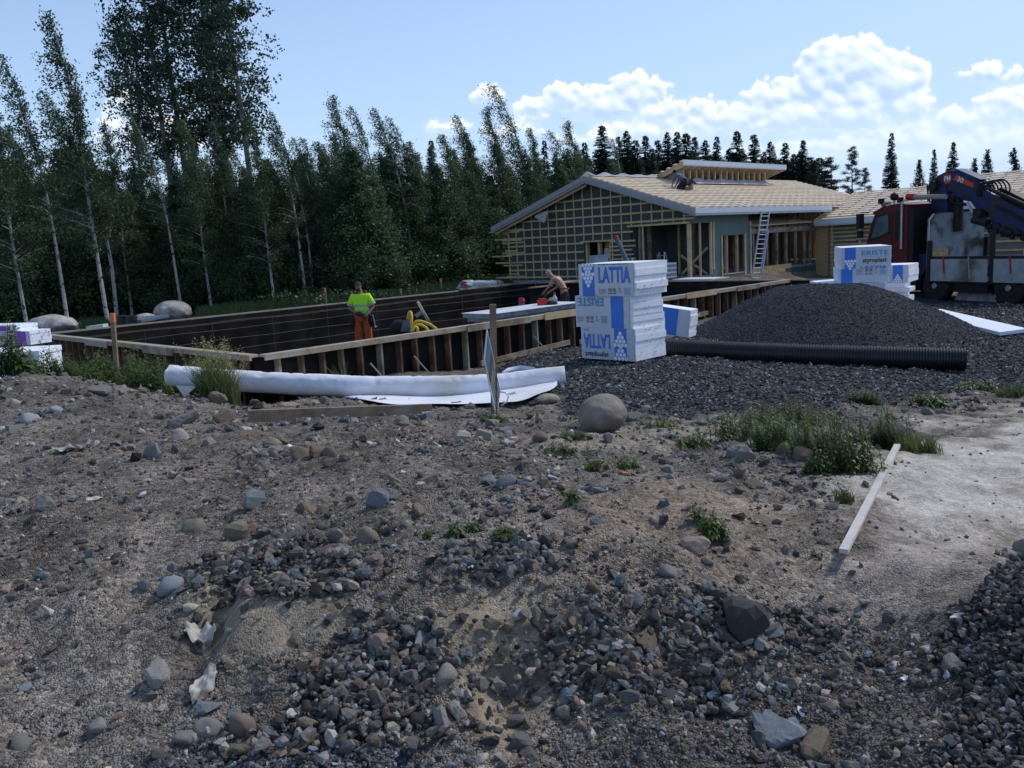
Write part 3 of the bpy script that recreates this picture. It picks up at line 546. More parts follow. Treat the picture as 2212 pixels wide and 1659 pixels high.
# the rounded boulder by the gravel
def big_round(name, px, py, w, h, color, label, seed, cat='boulder', deep=1.0, tilt=0, flatb=.75, amp=.2):
    p = hit(px, py); dist = np.dot(RC.T @ (p-EYE), [0,0,-1]); rx = w/FPX*dist/2; rz_ = h/FPX*dist/2
    v, f = ico(5); q = np.random.default_rng(seed); o = q.uniform(0,30,4)
    n = fbm(v[:,0]*1.2+o[0], v[:,1]*1.2+v[:,2]+o[1], 4, seed)+fbm(v[:,2]*1.3+o[2], v[:,0]*.9-v[:,1]+o[3], 4, seed+5)
    v = v*(1+amp*n)[:,None]; v[:,2] = np.where(v[:,2] < -flatb, -flatb+(v[:,2]+flatb)*.25, v[:,2])
    c, s = cos(tilt), sin(tilt); v = np.stack([v[:,0]*c-v[:,2]*s, v[:,1], v[:,0]*s+v[:,2]*c], 1)
    z = float(gzf(p[0], p[1])[0]); hz = rz_*2/(1+flatb)
    mb = MB(); mb.add(v*[rx, rx*deep, hz]+[p[0], p[1]+rx*deep*.8, z+hz*flatb*.93], f)
    o = obj(name, mb, BOULD, smooth=True, label=label, cat=cat); o.color = (*color, 1); return o
b = big_round('boulder', 1307, 938, 108, 82, (.27,.245,.205), 'smooth rounded beige boulder at the edge of the dark gravel', 3, tilt=.15, amp=.13)
big_round('boulder', 98, 724, 106, 42, (.46,.43,.44), 'wide low grey boulder behind the left corner of the formwork', 8, amp=.3, deep=.8)
big_round('boulder', 364, 692, 84, 42, (.50,.48,.46), 'high grey boulder in front of the birches, behind the formwork', 14, amp=.3, deep=.8)
big_round('boulder', 305, 698, 50, 20, (.50,.48,.46), 'small pale boulder left of the high grey boulder', 17, amp=.3)
big_round('boulder', 20, 812, 70, 18, (.42,.40,.38), 'flat pale boulder half buried in the crest of the berm', 19, amp=.2)
big_round('boulder', 1185, 872, 52, 20, (.34,.31,.26), 'low sand-coloured boulder at the right end of the fabric roll', 23, amp=.2)
import re
LMK = [(a[0], a[1]-a[2]*.4, re.split(r' (?:on|in|at|of|near|below|beside|lying|with|right|left|above|under|leaning|just|alone|hanging|from|sunk|standing|resting) ', a[6])[0]) for a in NAMED if a[2] and not a[6].startswith('second')]
_seen = {}
def whereis(x, y, z, size, colour):
    px, py = proj((x, y, z)); d = sorted(LMK, key=lambda l: (l[0]-px)**2+(1.5*(l[1]-py))**2)
    for l in d[:16]:
        dx, dy = px-l[0], py-l[1]; far = math.hypot(dx, dy*1.5); side = ('right of' if dx > 0 else 'left of') if abs(dx) > abs(dy)*1.3 else ('below' if dy > 0 else 'behind')
        s = f"{size} {colour} stone {'close ' if far < 70 else ''}{side} the {l[2]}".replace('the second','the'); s = s if len(s.split()) <= 16 else ' '.join(s.split()[:16])
        if s not in _seen: _seen[s] = 1; return s
    return s
def loose_rocks():
    q = np.random.default_rng(23)
    nm = dict(grey='grey', blue='blue grey', dark='blackish', pink='pinkish', brown='brown', pale='whitish', olive='olive', red='reddish')
    for j in range(150):
        x, y = heap_pts(q, 1, .95); ck = q.choice(PALK, p=[PALW[k] for k in PALK]); r = q.uniform(.017, .040)
        rock(float(x[0]), float(y[0]), r, 'ang' if q.uniform() < .9 else 'round', int(q.integers(0,14)), tuple(np.array(PAL[ck])*q.uniform(.55,1.1)),
             whereis(float(x[0]), float(y[0]), .15, 'large' if r > .032 else ('fist-sized' if r > .024 else 'small'), nm[ck]), f'{nm[ck]} stones in the crushed stone heaps', sc=tuple(q.uniform(.75,1.2,3)), dz=float(q.uniform(0,.02)))
    k = 0
    while k < 70:
        x, y, r0 = sample(1, 3.2, 10.5, -33, 33, q)
        if q.uniform() > dens_mask(x, y)[0]*1.2: continue
        ck = q.choice(PALK, p=[PALW[k2] for k2 in PALK]); r = q.uniform(.006,.012)*(2.2+r0[0]*.75)
        rock(float(x[0]), float(y[0]), float(r), 'ang' if q.uniform() < .75 else 'round', int(q.integers(0,14)), tuple(np.array(PAL[ck])*q.uniform(.9,1.5)),
             whereis(float(x[0]), float(y[0]), .15, 'lone', nm[ck]), f'{nm[ck]} stones scattered on the plateau', sc=tuple(q.uniform(.75,1.2,3)))
        k += 1
loose_rocks()
# ------------------------------------------------------------------ formwork
def PU(x, y, u): d = ray(x, y); t = (u-(EYE[:2]-OB)@UX[:2])/(d[:2]@UX[:2]); return EYE+d*t
def PV(x, y, v): d = ray(x, y); t = (v-(EYE[:2]-OB)@VX[:2])/(d[:2]@VX[:2]); return EYE+d*t
def bar(u0, u1, v0, v1, z0, z1): m = MB(); bx(m, u0, u1, v0, v1, z0, z1); return m
RZ = pi/4
def formwork():
    t = thing('formwork_wall', 'long near wall of the formwork with brown studs and a pale top rail', 'formwork', Wp(9.8,-.1,-1.1), RZ, 'walls of the foundation formwork')
    obj('plywood_face', bar(0,19.7,-.02,.0,-1.25,-.14), PLY, t); obj('plywood_face', bar(.05,19.65,.30,.32,-.95,-.16), PLY, t)
    obj('top_rail', bar(-.02,19.72,-.23,-.02,-.145,-.10), RAILM, t)
    m = MB(); bx(m, -.02,19.72,-.235,-.19,-.20,-.146); obj('rail_edge', m, RAILM, t)
    u = .28; k = 0
    while u < 19.6:
        z0 = min(-.95, gz(*Wp(u,-.2,0)[:2])-.02); q = rnd.uniform(-.04,.04)
        obj('stud', bar(u+q,u+q+.045,-.19,-.021,-1.25,-.205), STUDM if k % 5 else WOODO, t); u += .455; k += 1
    for a, b, mt in ((4.85,6.85,WOODO),(7.35,9.5,WOOD),(13.4,15.0,WOOD),(16.2,17.6,WOODO)):
        obj('splice_board', bar(a,b,-.262,-.237,-.23,-.06 if mt is WOOD else -.09), mt, t)
    for a, b in ((5.2,8.2),(8.6,11.2),(12.4,14.5)):
        m = MB(); m.beam(Wp(a,-.24,-1.08+.02*a), Wp(b,-.24,-1.02+.02*b), .045,.12); obj('bottom_board', m, WOODO, t)
    for uu in (2.2,3.3,6.9,9.9,11.0,13.8,16.4,17.6,18.5):
        m = MB(); m.beam(Wp(uu,-.27,-.55), Wp(uu+.28,-.62,-1.12 if uu < 12 else -.95), .035,.02); obj('steel_brace', m, STEEL, t)
    t = thing('formwork_wall', 'short left wall of the formwork half hidden by green weeds', 'formwork', Wp(-.1,5.7,-1.1), RZ, 'walls of the foundation formwork')
    obj('plywood_face', bar(-.02,0,0.0,11.5,-1.25,-.14), PLY, t); obj('top_rail', bar(-.2,-.02,-.0,11.55,-.145,-.10), RAILM, t)
    m = MB(); bx(m,-.205,-.16,0.0,11.55,-.20,-.146); obj('rail_edge', m, RAILM, t)
    v = .35
    while v < 11.5: obj('stud', bar(-.19,-.021,v,v+.045,-1.25,-.205), STUDM, t); v += .455
    obj('splice_board', bar(-.235,-.21,3.1,4.6,-.27,-.11), WOODO, t); obj('splice_board', bar(-.235,-.21,6.6,8.0,-.25,-.11), RAILM, t)
    t = thing('formwork_wall', 'long far wall of the formwork showing its black inner face', 'formwork', Wp(9.8,11.5,-1.0), RZ, 'walls of the foundation formwork')
    obj('plywood_face', bar(.02,19.6,11.5,11.53,-1.6,-.145), PLY, t); obj('top_rail', bar(0,15.2,11.53,11.6,-.16,-.10), RAILM, t)
    obj('top_rail', bar(15.3,19.7,11.53,11.62,-.10,-.04), WOODO, t)
    for z, d in ((-.30,.12),(-.33,.16),(-.55,.14),(-.86,.16),(-1.2,.14)):
        m = MB(); n = 40; m.tube([Wp(.2+19.2*i/n, 11.5-d+.01*sin(i*1.3), z+.012*sin(i*.9+z*9)) for i in range(n+1)], .008, 5); obj('reinforcing_bar', m, REBAR, t)
    for i in range(9):
        m = MB(); m.tube([Wp(.5+2.1*i,11.36,-1.4), Wp(.5+2.1*i,11.36,-.3)], .006, 4); obj('tie_bar', m, REBAR, t)
    t = thing('formwork_wall', 'far end wall of the formwork below the timber building', 'formwork', Wp(19.7,5,-1), RZ, 'walls of the foundation formwork')
    obj('plywood_face', bar(19.7,19.73,-2.0,11.5,-1.6,-.14), PLY, t); obj('top_rail', bar(19.73,19.82,-2.0,11.5,-.145,-.10), RAILM, t)
    # inner shutter, seen as a grey strip behind the near rail
    t = thing('inner_shutter', 'low inner shutter boards with a grey top behind the near formwork rail', 'formwork', Wp(3,.9,-1), RZ)
    obj('panel', bar(.9,6.9,.92,.95,-.95,-.32), PLY, t); obj('cap_board', bar(.8,7.0,.86,1.02,-.318,-.28), GREYT, t); obj('cap_board', bar(3.4,8.6,1.5,1.72,-.50,-.45), GREYT, t)
    obj('panel', bar(3.5,8.5,1.58,1.61,-.95,-.502), PLY, t)
    # a step of black shuttering round the worker without a shirt
    t = thing('corner_shutter', 'black shutter boxes in the far corner of the pit', 'formwork', Wp(17,8,-1), RZ)
    obj('cap_board', bar(16.1,17.3,8.4,8.6,-.10,-.06), WOODO, t); obj('panel', bar(16.1,19.4,8.5,8.54,-1.5,-.11), PLY, t)
    obj('cap_board', bar(17.4,21.2,8.2,8.6,-.02,.03), WOOD, t); obj('panel', bar(16.6,19.4,5.4,5.44,-.95,-.25), PLY, t); obj('cap_board', bar(16.6,19.5,5.3,5.5,-.249,-.21), WOODO, t)
    for i in range(4):
        tag(obj('loose_board', bar(17.0+.1*i,19.0,4.5+.25*i,4.62+.25*i,-.45+.05*i,-.41+.05*i), WOODO), ['lowest','second','third','topmost'][i]+' weathered board of the pile behind the top foam pack', 'board', 'boards piled in the pit')
    # grey panels lying along the near wall
    for i, (a, b, c, d, z0, z1) in enumerate([(6.5,9.5,.62,1.55,-.34,-.24),(6.4,9.7,.55,1.6,-.235,-.12)]):
        z0 += .12; z1 += .12
        t = thing('panel_stack', ['lower grey panel bundle behind the near formwork rail','upper grey panel bundle with a pale top behind the near formwork rail'][i], 'panel', Wp(7.5,1,z0), RZ, 'grey panels in the pit')
        obj('core', bar(a,b,c,d,z0,z1-.012), GREYB, t); obj('top_sheet', bar(a-.03,b+.03,c-.03,d+.03,z1-.011,z1), GREYT, t)
    t = thing('trestle', 'rough timber trestle carrying the grey panels', 'trestle', Wp(7.5,1,-.95), RZ)
    for uu in (6.7,7.9,9.2): obj('leg', bar(uu,uu+.1,.7,.8,-.95,-.225), WOODO, t); obj('leg', bar(uu,uu+.1,1.4,1.5,-.95,-.225), WOODO, t)
    # low slab boards by the building
    tag(obj('sheet', bar(20.4,21.6,3.2,5.0,-.12,-.09), GREYT), 'pale sheet laid flat in front of the corner post', 'sheet')
    for i in range(7): tag(obj('plank_stack', bar(19.9,21.2,5.3,6.3,-.05+.085*i,.02+.085*i), GREYB if i % 2 else GREYT), f"{['bottom','second','third','fourth','fifth','sixth','top'][i]} grey plank of the stack left of the corner post", 'plank', 'grey planks stacked at the porch')
formwork()

# ------------------------------------------------------------------ timber building
def building():
    t = thing('timber_building', 'timber framed building under construction with an open battened roof and battened gable', 'building', Wp(22.1,10.3,-.2), RZ)
    UG = 22.1; RV = 10.1; RZT = 4.34; SL = .316
    def under(v): return RZT-SL*abs(v-RV)-.22
    # gable boarding with openings (window 9.25-10.7 below 1.48, porch v<8.15 below 2.0)
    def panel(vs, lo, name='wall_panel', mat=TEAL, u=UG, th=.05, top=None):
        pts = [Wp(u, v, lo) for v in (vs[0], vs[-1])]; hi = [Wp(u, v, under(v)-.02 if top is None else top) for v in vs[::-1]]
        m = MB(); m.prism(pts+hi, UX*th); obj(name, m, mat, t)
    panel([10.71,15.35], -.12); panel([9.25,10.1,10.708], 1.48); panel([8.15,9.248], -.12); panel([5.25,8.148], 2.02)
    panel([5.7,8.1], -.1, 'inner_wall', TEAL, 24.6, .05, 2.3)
    m = MB(); bx(m,22.16,24.6,8.05,8.1,-.1,2.4); obj('inner_wall', m, TEAL, t)
    # horizontal and vertical battens
    zs = [-.04]+[.30+.375*i for i in range(9)]
    for i, z in enumerate(zs):
        hv = (under(RV)-z-.12)/SL; v1 = min(15.45, RV+hv)+(rnd.choice([0,.15,.9]) if z < 2.1 else 0); v0 = max(5.2, RV-hv)
        segs = [(v0, v1)]
        if z < 1.5: segs = [(10.72, v1), (8.05 if i % 2 else 7.9, 9.24)]
        elif z < 1.9: segs = [(8.0, v1)]
        elif z < 2.0: segs = [(6.6, v1)]
        for a, b in segs: obj('cross_batten', bar(UG-.055,UG-.03,a,b,z,z+.072), BATTEN, t)
    obj('cross_batten', bar(UG-.055,UG-.03,8.95,10.9,1.485,1.555), BATTEN, t)
    for z in (.12,.5,.86,1.22): obj('cross_batten', bar(UG-.055,UG-.03,7.85+rnd.uniform(0,.3),9.22,z,z+.06), BATTEN, t)
    for z in (.02,.14,.55,.68,1.14,1.24,1.62,1.74,2.12,2.24): obj('cross_batten', bar(UG-.055,UG-.03,14.6+rnd.uniform(-.3,.2),15.35+rnd.uniform(.1,.5),z,z+.06), BATTEN, t)
    for z, e in ((1.0,16.6),(2.18,16.7),(-.03,16.2)): obj('cross_batten', bar(UG-.056,UG-.031,15.2,e,z,z+.07), BATTEN, t)
    v = 5.45
    while v < 15.5:
        lo = -.1 if v > 10.75 or 8.1 < v < 9.25 else (1.5 if v >= 9.25 else 2.05)
        if under(v)-.1 > lo+.2: obj('upright_batten', bar(UG-.029,UG-.002,v,v+.055,lo,under(v)-.06), BATTEN, t)
        v += .5225
    obj('lintel', bar(UG-.06,UG-.03,5.2,8.3,2.02,2.10), BATTEN, t); obj('lintel', bar(UG-.06,UG-.03,5.0,8.4,2.18,2.26), BATTEN, t)
    obj('corner_post', bar(UG-.08,UG+.06,5.2,5.33,-.12,2.0), WOOD, t)
    # window frame and things seen in it
    for a, b in ((10.6,10.7),(9.26,9.36),(9.9,10.0)): obj('opening_frame', bar(UG+.06,UG+.25,a,b,-.1,1.47), WOOD, t)
    obj('brace', MB().beam(Wp(22.4,9.3,.6), Wp(22.4,10.6,-.2), .05,.12), WOOD, t)
    obj('notice', bar(UG+.3,UG+.32,9.5,9.85,.75,1.2), PLAST, t)
    obj('inner_board', bar(22.6,22.63,9.2,9.95,-.1,2.2), OSB, t)
    # porch posts and studs
    for u_, v_, w, mt in ((22.95,5.3,.07,WOOD),(23.74,5.28,.10,WOOD),(24.45,7.3,.09,WOOD),(24.45,6.55,.14,WOODO),(24.5,5.75,.10,WOOD),(22.4,7.9,.09,WOODO),(23.1,7.9,.14,WOODO),(22.15,7.55,.06,BATTEN)):
        obj('post', bar(u_,u_+w,v_,v_+w,-.12,2.05), mt, t)
    obj('header', bar(22.2,26.8,5.28,5.34,2.02,2.34), TEALF, t)
    obj('block_wall', bar(25.6,25.8,5.8,8.9,-.1,1.15), BRICK, t); obj('brace', MB().beam(Wp(24.4,7.2,.7), Wp(24.4,5.9,-.1), .05,.1), WOOD, t); obj('brace', MB().beam(Wp(24.3,5.8,1.0), Wp(24.3,7.1,-.1), .05,.1), WOOD, t)
    m = MB(); q = np.random.default_rng(5)
    for i in range(26): c = Wp(25.5, 5.9+.12*i, 1.15+q.uniform(-.1,.1)); m.ball(c, (.09,.12,.07), 2)
    for i in range(20): c = Wp(25.4, 6.2+.1*i, .2+q.uniform(-.15,.2)-abs(i-10)*.02); m.ball(c, (.08,.12,.12), 2)
    obj('plastic_cover', m, PLAST, t, smooth=True)
    # front wall (long side)
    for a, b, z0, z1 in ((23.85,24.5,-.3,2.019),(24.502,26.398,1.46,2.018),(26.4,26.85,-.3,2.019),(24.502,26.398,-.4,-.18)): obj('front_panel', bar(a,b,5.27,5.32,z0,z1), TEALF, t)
    for u_, z0, z1, w in ((23.62,.1,2.03,.06),(23.82,.1,2.02,.06),(24.46,-.25,1.46,.06),(26.36,-.3,1.5,.08),(26.84,-.5,2.0,.06)): obj('trim_stick', bar(u_,u_+w,5.2,5.25,z0,z1), WOODL, t)
    for u_ in (25.15,26.0): obj('post', bar(u_,u_+.12,5.4,5.5,-.2,1.46), WOOD, t)
    obj('brace', MB().beam(Wp(24.6,5.6,.8), Wp(25.6,5.6,-.3), .05,.09), WOOD, t)
    obj('sill', bar(24.5,26.4,5.24,5.42,-.18,-.14), WOODL, t)
    # inside: slab, partition studs, far walls
    obj('slab', bar(22.1,41,5.3,15.3,-.4,-.14), GREYB, t)
    for uu in (27.2,31.5,36): obj('partition', bar(uu,uu+.1,8.4,15.2,-.14,2.4), OSB, t)
    obj('rear_wall', bar(22.16,41,15.2,15.3,-.14,2.3), TEAL, t); obj('end_wall', bar(40.9,41,5.3,15.2,-.14,2.3), OSB, t)
    uu = 27.1
    while uu < 40: obj('stud', bar(uu,uu+.05,8.0,8.15,-.14,2.55), WOOD, t); uu += .6
    # main roof
    def slope(v0, v1, u0, u1, z0, z1, th, name, mat, off=0):
        m = MB(); m.prism([Wp(u0,v0,z0),Wp(u1,v0,z0),Wp(u1,v1,z1),Wp(u0,v1,z1)], (0,0,-th)); return obj(name, m, mat, t)
    zt = lambda v: RZT-SL*abs(v-RV)
    slope(4.68,10.1,21.56,41.0,zt(4.68)-.08,zt(10.1)-.08,.02,'roof_membrane',MEMB); slope(15.95,10.1,21.56,41.0,zt(15.95)-.08,zt(10.1)-.08,.02,'roof_membrane',MEMB)
    for i in range(22):                                  # rafters
        uu = 21.75+.9*i
        for v0, v1 in ((4.75,10.0),(15.85,10.2)):
            m = MB(); m.beam(Wp(uu,v0,zt(v0)-.20), Wp(uu,v1,zt(v1)-.20), .045,.18); obj('rafter', m, WOOD, t)
    for i in range(30):                                  # counter battens on the membrane
        uu = 21.8+.65*i; m = MB(); m.beam(Wp(uu,4.75,zt(4.75)-.055), Wp(uu,10.0,zt(10.0)-.055), .05,.045); obj('counter_batten', m, WOODO, t)
    n = 18
    for i in range(n):
        v = 4.82+(10.02-4.82)*i/(n-1)
        spans = [(21.62,40.9)]
        if v > 8.75: spans = [(21.62,27.0+max(0,(v-8.8))*.2),(34.95,40.9)]
        for a, b in spans: m = MB(); m.beam(Wp(a,v,zt(v)-.01), Wp(b,v,zt(v)-.01), .115,.04, up=np.array([0,0,1.])+VX*-SL); obj('roof_batten', m, WOODL, t)
    for i in range(12):
        v = 15.8-(15.8-10.3)*i/11; m = MB(); m.beam(Wp(21.62,v,zt(v)-.01), Wp(40.9,v,zt(v)-.01), .115,.04); obj('roof_batten', m, WOODL, t)
    # verge boards (two stepped boards) and gutter board
    for v0, v1 in ((4.6,10.1),(16.0,10.1)):
        for du, dz, h in ((0,-.13,.21),(.035,-.20,.26)):
            m = MB(); s = 1 if v1 > v0 else -1
            m.prism([Wp(21.5+du,v0,zt(v0)+dz+h*.5),Wp(21.5+du,v1,zt(v1)+dz+h*.5),Wp(21.5+du,v1,zt(v1)+dz-h*.5),Wp(21.5+du,v0,zt(v0)+dz-h*.5)], UX*.033); obj('verge_board', m, GREYP, t)
    obj('gutter_board', bar(21.535,33.6,4.59,4.625,2.38,2.60), WHITEP, t); obj('gutter_board', bar(21.54,33.6,4.626,4.66,2.30,2.50), WHITEP, t)
    obj('soffit', bar(21.6,33.5,4.7,5.25,2.315,2.335), WOOD, t)
    v = 10.4
    while v < 15.9:                                      # lookouts under the gable verge, white membrane between
        m = MB(); m.beam(Wp(21.58,v,zt(v)-.26), Wp(22.1,v,zt(v)-.26), .16,.05, up=np.array([0,0,1])+VX*SL); obj('lookout', m, WOOD, t); v += .42
    m = MB(); m.prism([Wp(21.7,10.15,zt(10.15)-.44),Wp(21.7,15.9,zt(15.9)-.44),Wp(21.7,15.9,zt(15.9)-.30),Wp(21.7,10.15,zt(10.15)-.30)], UX*.05); obj('verge_rafter', m, WOOD, t)
    # loose plastic flap under the verge and sheet on the ridge
    m = MB(); g = [(12.35,2.98),(13.05,2.82),(13.1,2.76),(12.65,2.5),(12.5,2.48),(12.3,2.9)]; m.prism([Wp(21.52,v,z) for v,z in g], UX*.01); obj('plastic_flap', m, PLAST, t)
    m = MB(); 
    for i in range(26):
        a = 21.7+.22*i; b = a+.23; w = lambda x: .05+.06*abs(sin(x*2.1))+.05*sin(x*5)
        m.add([Wp(a,9.75,zt(9.75)+.03+w(a)*.3),Wp(b,9.75,zt(9.75)+.03+w(b)*.3),Wp(b,10.1,RZT+w(b)),Wp(a,10.1,RZT+w(a)),Wp(a,10.5,zt(10.5)+.04),Wp(b,10.5,zt(10.5)+.04)], [[0,1,2,3],[3,2,5,4]])
    obj('ridge_plastic', m, PLAST, t, smooth=True)
    # clerestory
    cz = lambda v: 4.95-.333*(v-8.5)
    m = MB(); m.prism([Wp(26.7,8.5,cz(8.5)-.05),Wp(36.5,8.5,cz(8.5)-.05),Wp(36.5,11.6,cz(11.6)-.05),Wp(26.7,11.6,cz(11.6)-.05)], (0,0,-.015)); obj('clerestory_membrane', m, MEMB, t)
    for i in range(19):
        uu = 26.8+.53*i; m = MB(); m.beam(Wp(uu,8.56,cz(8.56)-.17), Wp(uu,11.5,cz(11.5)-.17), .05,.2); obj('clerestory_rafter', m, WOOD, t)
    for i in range(9):
        v = 8.6+.36*i; m = MB(); m.beam(Wp(26.62,v,cz(v)-.015), Wp(36.5,v,cz(v)-.015), .1,.045, up=np.array([0,0,1])+VX*.333); obj('clerestory_batten', m, WOODL, t)
    obj('clerestory_fascia', bar(26.65,36.55,8.45,8.485,4.74,4.97), WHITEP, t); obj('clerestory_fascia', bar(26.66,36.54,8.486,8.51,4.70,4.86), WHITEP, t)
    for i in range(15):
        uu = 27.35+.55*i; zb = zt(8.95)-.02; obj('clerestory_post', bar(uu,uu+.09,8.92,9.02,zb,cz(8.95)-.07), WOOD, t)
    obj('grey_panel', bar(30.9,31.5,9.1,9.13,3.9,4.5), GREYB, t); obj('grey_panel', bar(29.8,30.6,9.9,9.93,3.9,4.4), GREYB, t)
    m = MB(); n = 30
    for i in range(n):
        a = 28.0+7.0*i/n; b = 28.0+7.0*(i+1)/n; f = lambda x: .03*sin(x*6)+.03*sin(x*2.7)
        m.add([Wp(a,8.62,zt(8.62)+.06),Wp(b,8.62,zt(8.62)+.06),Wp(b,8.86,4.16+f(b)),Wp(a,8.86,4.16+f(a))], [[0,1,2,3]])
    obj('base_plastic', m, PLAST, t, smooth=True)
    m = MB(); m.prism([Wp(27.25,8.9,zt(8.9)),Wp(27.25,8.9,4.58),Wp(27.25,10.2,4.36),Wp(27.25,10.4,zt(10.2))], UX*.01); obj('side_plastic', m, PLAST, t)
    # link between the wings
    obj('link_header', bar(26.95,33.2,5.3,5.42,1.46,1.68), WOODO, t)
    m = MB(); m.prism([Wp(26.9,5.1,1.80),Wp(33.15,5.1,1.88),Wp(33.15,7.9,2.30),Wp(26.9,7.9,2.36)], (0,0,-.03)); obj('link_deck', m, OSBP, t)
    for i in range(9): obj('link_joist', bar(27.1+.72*i,27.17+.72*i,5.2,7.8,1.68,1.768), WOODO, t)
    for uu in (27.0,27.3,28.55,29.5,30.4,31.35,32.25,32.9): obj('stud', bar(uu,uu+.09,5.34,5.44,-.5,1.46), WOODO, t)
    for uu in (28.0,29.1,30.0,31.0,31.8): obj('stud', bar(uu,uu+.09,7.4,7.5,-.5,1.9), WOODO, t)
    obj('link_panel', bar(27.1,30.7,5.25,5.28,-.9,-.02), OSB, t); obj('link_panel', bar(30.2,33.15,5.2,5.24,-.95,-.22), TEAL, t); obj('link_back', bar(27,33.2,8.2,8.25,-.5,2.9), DARKW, t)
    obj('link_board', MB().beam(Wp(31.0,5.4,1.95), Wp(34.6,7.0,2.45), .25,.03), WOODL, t)
DARKW = material('dark_timber', (.10,.07,.045), (.06,.04,.028), 5, .9)
building()
def wing():
    t = thing('timber_wing', 'right hand timber wing with pale roof battens and a white eaves board behind the truck', 'building', Wp(33.2,0,-.95), RZ)
    zr = lambda u, o=0: 1.93+(u-32.6)*.290+o
    obj('wall_panel', bar(33.2,33.25,4.6,5.24,-.95,1.75), OSB, t); obj('wall_panel', bar(33.2,33.25,-12,4.59,-.95,1.9), GREYBR, t)
    for i in range(14): z = -.85+.19*i; obj('cross_batten', bar(33.14,33.165,3.2 if i % 2 else -1.5, 4.5,z,z+.085), BATTEN, t)
    for i in range(7): z = -.6+.375*i; obj('cross_batten', bar(33.14,33.165,-12,3.19,z,z+.08), BATTEN, t)
    for v in (4.45,3.1,2.0,.9,-.2,-1.3): obj('upright_batten', bar(33.166,33.198,v-.1,v,-.95,1.75), BATTEN, t)
    for v0, v1, o in ((-.6,5.0,0),(-14,-.62,.36)):
        m = MB(); m.prism([Wp(32.66,v0,zr(32.66,o)-.08),Wp(32.66,v1,zr(32.66,o)-.08),Wp(37.2,v1,zr(37.2,o)-.08),Wp(37.2,v0,zr(37.2,o)-.08)], (0,0,-.02)); obj('roof_membrane', m, MEMB, t)
        for i in range(13):
            u = 32.75+4.4*i/12; m = MB(); m.beam(Wp(u,v0+.02,zr(u,o)-.01), Wp(u,v1-.02,zr(u,o)-.01), .125,.04, up=np.array([0,0,1.])-UX*.29); obj('roof_batten', m, WOODL, t)
        for i in range(int((v1-v0)/.65)):
            v = v0+.2+.65*i; m = MB(); m.beam(Wp(32.7,v,zr(32.7,o)-.055), Wp(37.1,v,zr(37.1,o)-.055), .05,.045); obj('counter_batten', m, WOODO, t)
        obj('soffit', bar(32.7,33.2,v0,v1,1.74+o,1.76+o), MEMB, t); obj('eaves_wall', bar(33.2,33.26,v0,v1,1.76,2.06+o), DARKW, t)
        m = MB(); m.prism([Wp(32.62,v1,zr(32.62,o)+.02),Wp(37.2,v1,zr(37.2,o)+.02),Wp(37.2,v1,zr(37.2,o)-.2),Wp(32.62,v1,zr(32.62,o)-.2)], VX*.035); obj('verge_board', m, WOODL, t)
        m = MB(); m.prism([Wp(41.8,v0,zr(32.66,o)-.08),Wp(41.8,v1,zr(32.66,o)-.08),Wp(37.2,v1,zr(37.2,o)-.08),Wp(37.2,v0,zr(37.2,o)-.08)], (0,0,-.02)); obj('rear_roof', m, MEMB, t)
        obj('rear_wall', bar(41.2,41.25,v0,v1,-.95,1.8), GREYBR, t)
    obj('gutter_board', bar(32.58,32.615,-.6,5.04,1.70,1.95), WHITEP, t); obj('gutter_board', bar(32.616,32.65,-.6,5.03,1.64,1.84), WHITEP, t)
    obj('gutter_board', bar(32.58,32.615,-14,-.62,2.0,2.28), WHITEP, t); obj('end_wall', bar(33.25,41.2,5.0,5.04,-.95,1.75), OSB, t)
GREYBR = material('grey_brown_board', (.20,.175,.15), (.16,.14,.12), 2, .9)
wing()
def ladder():
    b0, b1 = PV(1624,606,4.0), PV(1641,606,4.0); a0, a1 = PV(1645.5,456,4.57), PV(1662,456,4.57)
    t = thing('ladder', 'aluminium extension ladder leaning on the eaves of the timber building', 'ladder', (b0+b1)/2, 0)
    obj('rail', MB().beam(b0, a0, .05,.07), ALU, t); obj('rail', MB().beam(b1, a1, .05,.07), ALU, t)
    for i in range(14):
        k = .04+.068*i; obj('rung', MB().tube([b0+(a0-b0)*k, b1+(a1-b1)*k], .018, 6), ALU, t)
    l0, l1 = b1+(a1-b1)*.12+np.array([0,0,0]), b1+(a1-b1)*.72; obj('overlap_rail', MB().beam(l0+[.06,-.03,0], l1+[.06,-.03,0], .05,.05), ALU, t)
ladder()
def step_ladder():
    c = Wp(22.7,7.2,-.14); t = thing('step_ladder', 'small step ladder standing in the open porch', 'ladder', c, RZ)
    for s in (-.2,.2):
        obj('rail', MB().beam(c+VX*s*1.3, c+VX*s*.7+UX*.25+ZX*1.05, .04,.03), ALU, t); obj('rail', MB().beam(c+VX*s*1.3+UX*.6, c+VX*s*.7+UX*.3+ZX*1.05, .04,.03), ALU, t)
    for i in range(4): k = .2+.22*i; obj('rung', MB().beam(c+VX*-.25+UX*.25*k+ZX*1.05*k, c+VX*.25+UX*.25*k+ZX*1.05*k, .05,.02), ALU, t)
step_ladder()

